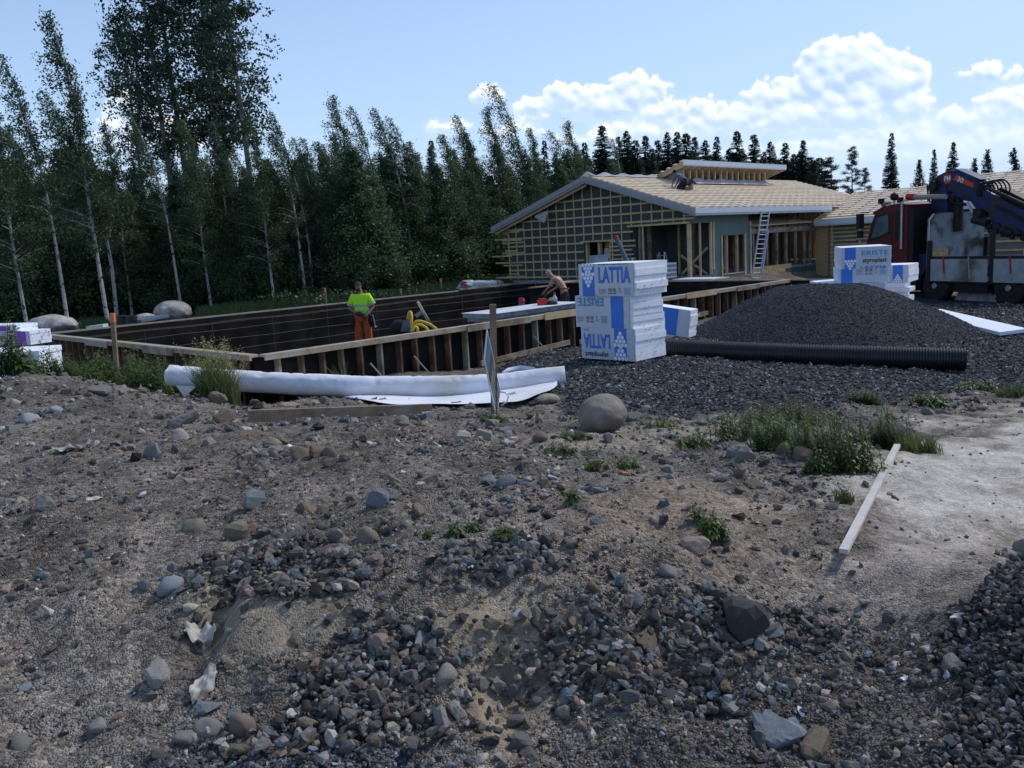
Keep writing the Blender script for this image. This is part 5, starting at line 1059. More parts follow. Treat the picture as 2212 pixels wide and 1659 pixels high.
def bottle():
    c = PY(1199,661,22.4); t = thing('bottle', 'plastic water bottle with a red cap on the grey panels', 'bottle', tuple(c), 0)
    m = MB(); m.tube([c,c+[0,0,.04],c+[0,0,.2],c+[0,0,.27],c+[0,0,.30]], [.06,.065,.065,.03,.022], 14); obj('body', m, material('clear_plastic', (.55,.58,.62), None, 3, .15), t, smooth=True); m = MB(); m.tube([c+[0,0,.30],c+[0,0,.36]], .03, 10); obj('cap', m, REDP, t)
    c = PY(1172,664,22.2); t = thing('petrol_saw', 'red petrol cut-off saw resting on the grey panels', 'saw', tuple(c), 0)
    m = MB(); m.box(c+[0,0,.10], (.26,.2,.18)); m.box(c+[.02,0,.2], (.18,.16,.06)); obj('motor_housing', m, REDP, t); m = MB(); m.tube([c+[-.1,0,.2],c+[-.08,0,.30],c+[.04,0,.32],c+[.12,0,.22]], .018, 6); obj('handle', m, DARK, t); m = MB(); m.tube([c+[.26,-.02,.12],c+[.26,.0,.12]], .13, 18); obj('disc', m, STEEL, t); m = MB(); m.box(c+[.2,0,.12], (.16,.06,.07)); obj('arm', m, DARK, t)
    c = PY(1190,664,22.2); m = MB(); v, f = ico(3); q = fbm(v[:,0]*2, v[:,1]*2+v[:,2], 3, 14); m.add(v*(1+.5*q)[:,None]*[.19,.14,.10]+c+[0,0,.08], f); tag(obj('jacket', m, DARK, smooth=True), 'dark jacket dropped on the grey panels beside the bottle', 'jacket')
    # on the ground behind the far left wall
    for i, (x, nm) in enumerate(((478,'left'),(510,'right'))):
        c = PY(x/1.0-0,0,24); 
    for x, y, nm in ((480,283,'left'),(513,280,'right')): pass
    D = 25.5
    for x0, nm in ((479,'nearer'),(515,'farther')):
        a = PY(x0,702,D); 
    for px, nm in ((482.,'left'),(517.,'right')):
        xx = (100+px*2.21)/1.8229 if False else None
    for xd, nm in ((478,'left'),(514,'right')):
        pass
    for xs, nm in ((816,'left'),(876,'right')):          # black rolls beside the wall
        X = xs*.5877/1.8229; a = PY(X,700,26); b = PY(X,682,26); m = MB(); m.tube([a,b], .19, 16); tag(obj('membrane_roll', m, PIPEB), f'{nm} one of two short black membrane rolls standing behind the far formwork wall', 'roll', 'black membrane rolls')
    m = MB(); m.beam(PY(192,708,26), PY(228,703,26), .35, .10); tag(obj('foam_offcut', m, material('mint_foam', (.35,.62,.55), (.62,.70,.68), 3, .7)), 'mint green and white foam off-cut behind the left end of the far wall', 'off-cut')
    m = MB(); m.beam(PY(290,694,26), PY(350,683,27), .6, .07); tag(obj('sheeting', m, GREYPIPE), 'folded blue grey sheeting left of the high boulder', 'sheeting')
    m = MB(); v, f = ico(4)
    for cx_, w in ((1035,.9),(1062,.7),(1012,.5)):
        q = fbm(v[:,0]*2+cx_, v[:,1]*2+v[:,2]*2, 4, 3); m.add(v*(1+.5*q)[:,None]*[w,.5,.33]+PY(cx_,622,37.5), f)
    tag(obj('plastic_heap', m, material('pale_plastic', (.42,.48,.50), (.30,.36,.38), 4, .4), smooth=False), 'heap of crumpled pale plastic behind the far formwork wall', 'plastic')
bottle()

# ------------------------------------------------------------------ truck with crane
def truck():
    az = radians(-20); T = np.array([sin(az),cos(az),0]); Nn = np.array([T[1],-T[0],0]); O = PY(2005,608,28.6); O[2] = 0; G = -1.06
    def K(s, n, z): return O+T*s+Nn*n+np.array([0,0,z])
    c = K(0,1.25,G); t = thing('crane_truck', 'dark red lorry with white drop sides and a folded blue loading crane', 'truck', tuple(c), -az)
    def bxk(s0,s1,n0,n1,z0,z1): m = MB(); m.hexa(np.array([K(s0,n0,z0),K(s0,n1,z0),K(s1,n1,z0),K(s1,n0,z0),K(s0,n0,z1),K(s0,n1,z1),K(s1,n1,z1),K(s1,n0,z1)])); return m
    def pri(o, n0, n1): m = MB(); m.prism([K(s,n0,z) for s, z in o], Nn*(n1-n0)); return m
    RED = material('dark_red_paint', (.10,.012,.015), (.075,.010,.012), 3, .35, spec=.5); BLU = material('crane_blue_paint', (.016,.032,.13), (.012,.022,.08), 4, .4, c3=(.03,.03,.035), s3=3)
    GL = material('cab_glass', (.10,.16,.16), (.07,.11,.11), 2, .08, spec=.7); BK = material('sooty_black', (.012,.012,.014), (.02,.018,.018), 6, .6); WB = material('dirty_white_board', (.33,.36,.37), (.26,.28,.29), 4, .7, c3=(.13,.11,.09), s3=1.1, p3=(.55,.7))
    HB = material('scuffed_headboard', (.26,.30,.33), (.18,.21,.23), 3, .6, c3=(.05,.045,.045), s3=1.4, p3=(.48,.62)); RUB = material('tyre_rubber', (.014,.014,.015), (.03,.027,.025), 8, .85); CH = material('light_metal', (.45,.45,.45), None, 3, .4, metal=.6)
    body = pri([(.95,-.40),(.95,2.18),(1.35,2.24),(2.05,2.20),(2.40,2.06),(2.62,1.62),(2.80,1.05),(2.90,.75),(2.92,-.40)], .03, 2.42); cb = obj('cab', body, RED, t)
    for n0, n1 in ((.015,.03),(2.42,2.435)):
        obj('side_window', pri([(2.36,1.80),(1.84,1.90),(1.80,1.30),(2.18,1.16),(2.62,1.08)], n0, n1), GL, cb)
        obj('window_seal', pri([(2.42,1.86),(1.78,1.97),(1.74,1.24),(2.18,1.08),(2.70,1.00)], n0+.006 if n0 < 1 else n0-.006, n1+.004 if n0<1 else n1-.006), BK, cb)
        obj('door_line', pri([(1.66,-.1),(1.645,-.1),(1.645,1.98),(1.66,1.98)], n0+.004, n1+.002), BK, cb)
    m = MB(); m.prism([K(2.43,.25,2.0),K(2.84,.2,1.02),K(2.84,2.25,1.02),K(2.43,2.2,2.0)], T*.02); obj('windscreen', m, GL, cb)
    obj('sun_visor', pri([(2.42,2.08),(2.62,2.02),(2.64,1.92),(2.44,1.98)], .1, 2.3), BK, cb); obj('front_bumper', bxk(2.80,2.98,.0,2.45,-.75,-.38), RED, t); obj('step', bxk(2.0,2.9,.0,.3,-.7,-.42), BK, t)
    for n0 in (-.32, 2.5):
        mm = bxk(2.84,3.0,n0,n0+.22,1.45,1.98); mi = obj('mirror', mm, BK, t); obj('mirror', bxk(2.86,2.98,n0+.02,n0+.22,1.12,1.38), BK, t)
        m = MB(); m.tube([K(2.7,max(0,n0),2.0),K(2.9,n0+.12,2.02),K(2.9,n0+.12,1.95)], .02, 6); obj('mirror_arm', m, BK, t)
    obj('rear_cab_panel', bxk(.72,.94,.05,.95,-.3,2.0), BK, t); m = MB(); m.tube([K(1.18,-.02,.7),K(1.18,-.02,2.26),K(1.12,.1,2.34)], .045, 8); obj('exhaust_pipe', m, CH, t)
    obj('air_intake', bxk(1.2,1.45,-.03,.02,1.0,2.0), BK, t)
    m = MB(); m.ball(K(2.05,.5,2.50), (.15,.15,.15), 2); obj('beacon', m, BK, t, smooth=True); m = MB(); m.tube([K(2.05,.5,2.22),K(2.05,.5,2.4)], .04, 6); m.tube([K(2.4,.3,2.28),K(2.0,.3,2.3)], [.09,.04], 8); obj('air_horn', m, CH, t); obj('roof_lamp', bxk(2.3,2.42,.12,.3,2.28,2.46), BK, t); obj('roof_lamp', bxk(1.28,1.40,-.02,.16,2.26,2.44), BK, t)
    m = MB(); m.tube([K(1.0,.35,2.42),K(-.3,.35,2.34)], .085, 12); obj('roof_tube', m, material('grey_tube', (.33,.32,.28), None, 3, .6), t); m = MB(); m.tube([K(1.30,.35,2.45),K(1.0,.35,2.42)], .115, 12); obj('tube_cap', m, REDP, t)
    # chassis, wheels
    obj('chassis', bxk(-6.2,2.6,.75,1.7,-.62,-.38), BK, t); obj('fuel_tank', bxk(.55,1.9,.05,.55,-.72,-.30), BK, t); obj('tool_box', bxk(-2.2,-.9,.1,.6,-.72,-.44), BK, t)
    for s in (2.05,-.25,-3.0,-4.3):
        for n0, n1 in ((.02,.36),(2.1,2.44)):
            m = MB(); cc = K(s,n0,G+.52); m.tube([K(s,n0,G+.52),K(s,n0+.03,G+.52),K(s,n1-.03,G+.52),K(s,n1,G+.52)], [.47,.52,.52,.47], 30); w = obj('wheel', m, RUB, t)
            e = n0-.012 if n0 < 1 else n1+.012; m = MB(); m.tube([K(s,n0+.02 if n0<1 else n1-.02,G+.52),K(s,e,G+.52)], [.29,.26], 20); obj('rim', m, BK, w); m = MB(); m.tube([K(s,e,G+.52),K(s,e-.03 if n0 < 1 else e+.03,G+.52)], [.10,.08], 12); obj('hub', m, CH, w)
    m = MB()
    for i in range(12): a0 = pi*i/11; m.prism([K(-.25+.66*cos(a0),.0,G+.55+.66*sin(a0)),K(-.25+.66*cos(a0+.29),.0,G+.55+.66*sin(a0+.29)),K(-.25+.63*cos(a0+.29),.0,G+.55+.63*sin(a0+.29)),K(-.25+.63*cos(a0),.0,G+.55+.63*sin(a0))], Nn*.4)
    obj('mudguard', m, BK, t); m = MB(); m.prism([K(-1.0,.3,-.62),K(-2.05,.3,-.62),K(-2.4,.3,-1.0),K(-.8,.3,-1.0)], Nn*.04); obj('mud_flap', m, GREYB, t)
    # bed
    obj('bed_floor', bxk(-6.2,.0,.02,2.48,-.44,-.34), BK, t); obj('bed_rail', bxk(-6.2,.05,.0,.04,.345,.43), BK, t)
    for s0, s1 in ((-2.28,-.06),(-4.7,-2.50),(-6.2,-4.9)):
        sdb = obj('side_board', bxk(s0,s1,-.03,.0,-.37,.335), WB, t); obj('side_board', bxk(s0,s1,2.47,2.5,-.37,.335), WB, t)
        for f in (.28,.72):
            s = s1+(s0-s1)*f; m = MB(); m.hexa(bxk(s-.035,s+.035,-.045,-.031,-.27,.02).v[0]); obj('latch_plate', m, STEEL, sdb); m = MB(); m.beam(K(s,-.055,-.1), K(s+.05,-.055,.42), .035,.03, up=Nn); obj('latch_handle', m, REDP if f < .5 else WOODO, sdb)
    for s, zt_ in ((-.02,.95),(-2.4,1.22),(-4.8,1.0)):
        for n in (-.04,2.46): obj('bed_stake', bxk(s-.09,s+.06,n,n+.08,-.42,zt_ if n < 1 else .95), BK, t)
    m = MB(); m.prism([K(.06,.02,-.3),K(.06,2.48,-.3),K(.06,2.48,1.62),K(.06,2.28,1.83),K(.06,.22,1.83),K(.06,.02,1.62)], T*.05); hb = obj('headboard', m, HB, t)
    m = MB(); m.prism([K(.055,.02,-.3),K(.055,.06,-.3),K(.055,.06,1.62),K(.055,.25,1.80),K(.055,.22,1.83),K(.055,.02,1.64)], T*-.01); obj('edge_strip', m, WHITEP, hb); m = MB(); m.prism([K(.05,.2,.35),K(.05,.9,.35),K(.05,.9,.65),K(.05,.2,.65)], T*-.005); obj('timber_patch', m, OSB, hb)
    # cargo glimpsed over the side
    m = MB(); v, f = ico(3); m.add(v*[.5,.5,.42]+K(-3.3,1.0,.50), f); obj('white_bag', m, EPS, t, smooth=True); m = MB(); m.add(v*[.5,.4,.35]+K(-4.2,1.0,.55), f); obj('red_bag', m, ORANGE, t, smooth=True)
    # crane
    n0, n1 = .98, 1.50
    obj('crane_base', bxk(.12,.75,.3,2.2,-.38,.5), BLU, t); obj('crane_column', pri([(.86,.4),(.90,2.45),(.80,2.75),(.30,2.72),(.22,2.3),(.14,.4)], n0, n1), BLU, t)
    m = MB(); m.tube([K(.02,1.25,1.2),K(.02,1.25,2.42)], .16, 14); obj('lift_cylinder', m, BK, t); m = MB(); m.tube([K(.06,1.25,2.3),K(.22,1.25,2.85)], .07, 10); obj('piston_rod', m, CH, t)
    bm_ = obj('main_boom', pri([(1.02,2.45),(1.06,2.84),(.66,3.09),(.24,3.22),(-.06,3.18),(-.80,2.86),(-1.16,2.62),(-1.30,2.30),(-1.22,2.02),(-.98,1.78),(-.80,1.98),(-.66,2.14),(-.30,2.20),(-.12,2.34),(.04,2.50),(.34,2.56),(.50,2.42),(.70,2.36)], n0+.05, n1-.05), BLU, t)
    m = MB(); m.prism([K(.1,1.02,3.235),K(-.1,1.02,3.205),K(-1.0,1.02,2.80),K(-1.0,1.45,2.80),K(-.1,1.45,3.205),K(.1,1.45,3.235)], (0,0,.02)); obj('boom_top_plate', m, BLU, bm_)
    obj('outer_boom', pri([(-1.05,2.45),(-1.30,2.45),(-1.75,2.20),(-3.4,1.35),(-3.4,.72),(-2.45,1.0),(-1.9,1.10),(-1.55,1.38),(-1.40,1.75),(-1.1,1.9)], n0-.02, n1+.02), BLU, t)
    obj('extension_boom', pri([(-1.55,2.42),(-1.75,2.50),(-3.5,1.62),(-3.4,1.40),(-1.7,2.24)], n0+.08, n1-.08), BK, t); m = MB(); m.tube([K(-1.5,.92,2.46),K(-3.4,.92,1.60)], .06, 10); m.tube([K(-1.7,.95,1.95),K(-3.2,.95,1.2)], .05, 10); obj('hydraulic_pipe', m, BK, t)
    m = MB(); m.tube([K(-.62,.92,2.12),K(-.95,.90,1.66)], .045, 10); m.tube([K(-1.1,.9,1.62),K(-1.45,.9,1.45)], .04, 8); obj('link_rod', m, CH, t); m = MB(); m.tube([K(-.95,.85,1.55),K(-1.5,.85,1.42)], .13, 12); m.tube([K(-1.1,.8,1.75),K(-1.1,1.6,1.75)], .16, 14); obj('pivot', m, BK, t); m = MB(); m.tube([K(.75,.85,2.75),K(.75,1.62,2.75)], .17, 14); obj('pivot', m, BK, t)
    for k in range(6):
        m = MB(); s0 = -1.15-.09*k; pts = [K(s0+.25*cos(a)*(1+.1*k)-.1, .9+.03*k, 2.42+.28*sin(a)*(1+.04*k)) for a in np.linspace(-.5, pi+.3, 12)]; m.tube(pts, .026, 6); obj('hose', m, BK, t, smooth=True)
    for k in range(5):
        m = MB(); pts = [K(.85+.15*sin(a*1.3+k), .9+.03*k, 2.2+.5*a+.04*k) for a in np.linspace(0, 1.3, 8)]; m.tube(pts, .024, 6); obj('hose', m, BK, t, smooth=True)
    m = MB(); v, f = ico(2)
    for k in range(14): q = random.Random(k); m.add(v*.06+K(.3-.05*k*1.2+q.uniform(-.1,.1), .96, 2.30+q.uniform(-.06,.06)-(.02*k)), f)
    obj('valve_block', m, BK, t); m = MB(); v, f = ico(2)
    for k in range(16): q = random.Random(k+50); m.add(v*q.uniform(.08,.16)+K(-1.4-.13*k+q.uniform(-.1,.1), .96, 1.28-.03*k+q.uniform(-.12,.12)), f)
    obj('winch_gear', m, BK, t)
    m = MB(); cc = K(.28,n0+.04,2.95); disc(m, cc-Nn*.0, .17, -T, np.array([0,0,1.]), 20); obj('logo_disc', m, material('orange_red_print', (.62,.08,.03), None, 3, .5), bm_); m = MB(); text_mb(m, 'PM', cc+T*.12+np.array([0,0,-.085])-Nn*.003, -T, np.array([0,0,1.]), .17, .24, .01); obj('lettering', m, EPS, bm_)
    dr = unit(-T+np.array([0,0,-.42])); up = unit(np.cross(dr, Nn))*1; up = up if up[2] > 0 else -up
    cc = K(-.06,n0+.04,2.86); m = MB(); m.add([cc+up*.0-dr*.1,cc+dr*.75,cc+dr*.72+up*.14,cc-dr*.05+up*.18], [[0,1,2,3]]); obj('label_stripe', m, bpy.data.materials['orange_red_print'], bm_); m = MB(); text_mb(m, '30', cc+dr*.05+up*.0-Nn*.004, dr, up, .16, .24, .008); obj('lettering', m, EPS, bm_)
truck()
# ------------------------------------------------------------------ vegetation
def leafmat(name, c1, c2, tr=.3, rough=.5):
    m = bpy.data.materials.new(name); m.use_nodes = True; nt = m.node_tree; N = nt.nodes; L = nt.links; b = N['Principled BSDF']; out = N['Material Output']
    b.inputs['Roughness'].default_value = rough; b.inputs['Specular IOR Level'].default_value = .35
    g = N.new('ShaderNodeNewGeometry'); oi = N.new('ShaderNodeObjectInfo'); mx = N.new('ShaderNodeMix'); mx.data_type = 'RGBA'; mx.inputs[6].default_value = (*c1,1); mx.inputs[7].default_value = (*c2,1)
    L.new(g.outputs['Random Per Island'], mx.inputs[0]); mr = N.new('ShaderNodeMapRange'); mr.inputs[3].default_value = .7; mr.inputs[4].default_value = 1.3; L.new(oi.outputs['Random'], mr.inputs[0])
    sc = N.new('ShaderNodeVectorMath'); sc.operation = 'SCALE'; L.new(mx.outputs[2], sc.inputs[0]); L.new(mr.outputs[0], sc.inputs['Scale']); L.new(sc.outputs[0], b.inputs['Base Color'])
    t = N.new('ShaderNodeBsdfTranslucent'); L.new(sc.outputs[0], t.inputs[0]); ms = N.new('ShaderNodeMixShader'); ms.inputs[0].default_value = tr; L.new(b.outputs[0], ms.inputs[1]); L.new(t.outputs[0], ms.inputs[2]); L.new(ms.outputs[0], out.inputs[0]); return m
LB = leafmat('birch_leaves', (.050,.090,.042), (.095,.150,.070), .36); LA = leafmat('aspen_leaves', (.032,.060,.036), (.065,.10,.058), .28, .4); LS = leafmat('spruce_needles', (.024,.044,.032), (.048,.075,.050), .15, .7)
LP = leafmat('pine_needles', (.018,.032,.022), (.035,.055,.033), .1, .7); LW = leafmat('weed_leaves', (.065,.11,.030), (.14,.20,.05), .38); LG = leafmat('grass_blades', (.08,.12,.035), (.17,.19,.07), .35); LY = leafmat('seed_heads', (.26,.23,.10), (.34,.30,.15), .2, .8)
LD = leafmat('undergrowth_leaves', (.026,.050,.020), (.055,.095,.035), .3)
BARKB = material('birch_bark', (.40,.39,.37), (.30,.29,.28), 3, .8, c3=(.04,.035,.03), s3=5, p3=(.56,.62)); BARKA = material('aspen_bark', (.20,.20,.17), (.12,.12,.10), 4, .9); BARKS = material('spruce_bark', (.05,.038,.03), (.03,.024,.02), 5, .9)
def leaves(mb, c, size, q, aspect=.62, flat=0.):
    k = len(c); a = q.normal(size=(k,3)); a[:,2] *= (1-flat*.7); a /= np.linalg.norm(a,axis=1)[:,None]; b = q.normal(size=(k,3)); b -= (b*a).sum(1)[:,None]*a; b /= np.linalg.norm(b,axis=1)[:,None]
    s = np.asarray(size).reshape(-1,1)*np.ones((k,1))*q.uniform(.7,1.3,(k,1)); v = np.stack([c-a*s, c+b*s*aspect, c+a*s, c-b*s*aspect], 1).reshape(-1,3); mb.quads(v)
def tree_proto(name, trunkmb, crownmb, bark, leaf):
    t = bpy.data.objects.new(name, None); COL.objects.link(t); INV[t.name] = np.eye(4)
    obj('trunk', trunkmb, bark, t); obj('crown', crownmb, leaf, t); return t
def birch(seed, H=10., R=1.5, bare=.25, wind=1., nb=70, dens=1., leaf=.043):
    q = np.random.default_rng(seed); tr = MB(); cr = MB(); t = np.linspace(0,1,14)
    wob = q.uniform(-.15,.15,2); path = lambda t_: np.stack([-wind*.12*H*np.asarray(t_)**3-wob[0]*np.sin(np.asarray(t_)*5)*.8, wob[1]*np.sin(np.asarray(t_)*4)*.8, H*np.asarray(t_)], -1)
    tr.tube(path(t), .0088*H*(1-t)**.8*.75+.010, 7); cs = []
    for i in range(nb):
        tb = bare+(1-bare)*(i+q.uniform())/nb; prof = 1.25*(1-tb)**.95*min(1,(tb-bare)/.16+.35); Lb = R*prof*q.uniform(.65,1.25)+.18; az = q.uniform(0,2*pi); up = .55+.5*tb
        d = np.array([cos(az), sin(az), up]); d /= np.linalg.norm(d); s = np.linspace(0,1,7); w = wind*(.25+.75*tb)
        p = path(tb)+np.outer(s*Lb, d)+np.outer((s**2)*Lb*w, [-1,0,.1])+np.outer(-(s**2)*Lb*.32*(1-tb*.6), [0,0,1])
        if Lb > .35: tr.tube(p, .012*(1-s)*Lb+.004, 3, False)
        m = int(150*Lb*dens*(1.25-.55*tb)); ss = q.uniform(.12,1.08,m)**.75; base = np.stack([np.interp(ss, s, p[:,j]) for j in range(3)],1); sg = .06+.13*Lb*ss[:,None]
        c = base+q.normal(size=(m,3))*sg*[1,1,.8]; hang = q.uniform(0,1,m)**2; c[:,2] -= hang*.30*Lb; c[:,0] -= hang*.34*Lb*wind; cs.append(c)
    m = int(160*dens); tt = q.uniform(.86,1.0,m); c = path(tt)+q.normal(size=(m,3))*[.13,.12,.12]; c[:,0] -= q.uniform(0,.5,m)*wind*.9; c[:,2] += 0; cs.append(c)
    leaves(cr, np.concatenate(cs), leaf, q); return tr, cr
def aspen(seed, H=19., R=2.75, base=.42, dens=1.):
    q = np.random.default_rng(seed); tr = MB(); cr = MB(); t = np.linspace(0,1,12); ln = q.uniform(-.6,.2); path = lambda t_: np.stack([ln*np.asarray(t_)**1.5*1.6, 0*np.asarray(t_), H*np.asarray(t_)], -1)
    tr.tube(path(t), .16*(1-t)**.7+.02, 9); cs = []
    for i in range(74):
        tb = base+(1-base)*(i+q.uniform())/74; Lb = R*(1.12-.55*tb)*q.uniform(.55,1.2)*min(1,(tb-base)*7+.45)*(1 if tb < .9 else .6); az = q.uniform(0,2*pi); d = unit([cos(az), sin(az), q.uniform(.1,.6)]); s = np.linspace(0,1,6)
        p = path(tb)+np.outer(s*Lb,d)+np.outer(s**2*Lb,[-.1,0,-.18]); tr.tube(p, .03*(1-s)+.006, 4, False)
        for j in range(8):
            f = q.uniform(.25,1.08); c0 = np.array([np.interp(f,s,p[:,k]) for k in range(3)])+q.normal(size=3)*.16*Lb; m = int(14*dens); cs.append(c0+q.normal(size=(m,3))*[.17,.17,.12])
    leaves(cr, np.concatenate(cs), .075, q, .85); return tr, cr
def spruce(seed, H=12., R=1.7, dens=1., low=.08, gap=1.):
    q = np.random.default_rng(seed); tr = MB(); cr = MB(); tr.tube([[0,0,0],[0,0,H*.5],[.03*H*q.uniform(-.3,.3),0,H]], [.012*H,.008*H,.01], 7); V = []; n = int(H*5.6*gap)
    for i in range(n):
        tb = low+(1-low)*(i/n)**.92; z = H*tb; nbr = int(q.integers(6,9)) if tb < .85 else 5
        for j in range(nbr):
            az = q.uniform(0,2*pi); Lb = R*(1-tb)**.85*q.uniform(.68,1.18)+.10; m = max(5,int(15*Lb*dens)); s = np.linspace(.12,1,m); d = np.array([cos(az),sin(az),0]); sd = np.array([-sin(az),cos(az),0])
            c = np.array([0,0,z])+np.outer(s*Lb,d)+np.outer(-.42*Lb*s+.30*Lb*s**2.4,[0,0,1]); w = (.20*(1-s)**.6+.06)*min(1,Lb)*1.15
            for sg in (-1,1):
                k = sg*w[:,None]*sd*q.uniform(.6,1.3,(m,1))+np.outer(w*.55,d)-np.outer(w*q.uniform(.2,.9,m),[0,0,1]); e = np.outer(np.full(m,.05),d); V.append(np.stack([c-e*1.6, c+e*1.6, c+k+e*.35, c+k-e*.5],1).reshape(-1,3))
            V.append(np.stack([c-sd*.03, c+sd*.03, c+sd*.01+d*.10-np.array([0,0,.17])*q.uniform(.4,1.2,(m,1)), c-sd*.02+d*.06-np.array([0,0,.17])],1).reshape(-1,3))
    cr.quads(np.concatenate(V)); return tr, cr
def pine(seed, H=12., R=1.6, base=.25):
    q = np.random.default_rng(seed); tr = MB(); cr = MB(); tr.tube([[0,0,0],[.1,0,H*.5],[0,0,H]], [.13,.09,.02], 7); cs = []
    for i in range(44):
        tb = base+(1-base)*(i+q.uniform())/44; az = q.uniform(0,2*pi); Lb = R*(1-tb)**.55*q.uniform(.4,1.15)+.25; d = unit([cos(az),sin(az),q.uniform(-.1,.5)]); e = np.array([0,0,H*tb])+d*Lb; tr.tube([[0,0,H*tb],e], [.03,.01], 4, False)
        for j in range(6): cs.append(e-d*Lb*.16*j*q.uniform(.5,1)+q.normal(size=(46,3))*[.16,.16,.10])
    leaves(cr, np.concatenate(cs), .085, q, .22); return tr, cr
PB = [tree_proto('birch_tree', *birch(40+i, 10., [1.25,1.5,1.1,1.7,1.35,1.6,1.2][i], [.34,.25,.42,.2,.3,.12,.38][i], [1,.6,1.35,.35,1.1,.15,.8][i], [72,84,60,90,74,96,64][i], [1.25,1.35,1.0,1.5,1.2,1.6,1.1][i]), BARKB, LB) for i in range(7)]
PSP = [tree_proto('spruce_tree', *spruce(60+i, 12., [1.6,1.9,1.4,2.1][i]), BARKS, LS) for i in range(4)]
PD = [tree_proto('birch_tree', *birch(80+i, 8.5, 2.0, .04, .35, 110, 1.5, .07), BARKB, LB) for i in range(3)]
PA = [tree_proto('aspen_tree', *aspen(90+i), BARKA, LA) for i in range(3)]
PP = [tree_proto('pine_tree', *pine(100+i), BARKS, LP) for i in range(2)]
PF = [tree_proto('birch_tree', *birch(110+i, 9., 1.9, .22, .15, 60, .8, .08), BARKB, LP) for i in range(2)]
USED = set()
def plant(proto, x, y, H, H0, label, cat, group, rz=None, w=1.):
    k = H/H0; rz = rnd.uniform(-.35,.35) if rz is None else rz; loc = (x, y, gz(x,y)-.05)
    if proto.name in USED: o = dup(proto, loc, rz, (k*w,k*w,k), label, group)
    else: o = proto; USED.add(proto.name); o.location = loc; o.rotation_euler = (0,0,rz); o.scale = (k*w,k*w,k)
    o['label'] = label; o['category'] = cat; o['group'] = group; return o
def top_tree(proto, H0, px, py, D, label, cat, group, w=1., lean=0., rz=None):
    for _ in range(60):
        tp = PY(px, py, D); u_, v_ = uv_of(tp[0]+lean, D)
        if u_ > 15 and v_ < 19.5 and u_ < 46: D += .5
        else: break
    """plant so that its tip shows at px, py"""
    tp = PY(px, py, D); x = tp[0]+lean; g = gz(x, D); return plant(proto, x, D, tp[2]-g+.05, H0, label, cat, group, rz, w)
GB = 'birches along the forest edge'
_bs = {}
MAIN = []
def beside(x, what):
    l = sorted(MAIN, key=lambda m: abs(m[0]-x))
    for m in l[:22]:
        s = f"{what} {'behind' if abs(m[0]-x) < 10 else ('just ' if abs(m[0]-x) < 40 else 'well ' if abs(m[0]-x) > 110 else '')+('right of' if x > m[0] else 'left of')} the {m[1]}"; s = ' '.join(s.split()[:16])
        if s not in _bs: _bs[s] = 1; return s
    return s
def ridge_label(i, x):
    n = ['first','second','third','fourth','fifth','sixth','seventh','eighth','ninth','tenth','eleventh','twelfth','thirteenth','fourteenth','fifteenth','sixteenth','seventeenth','eighteenth','nineteenth','twentieth','twenty-first','twenty-second','twenty-third']
    return f"{n[RX.index(x)]} dark spruce from the left in the row behind the building"
RX = []
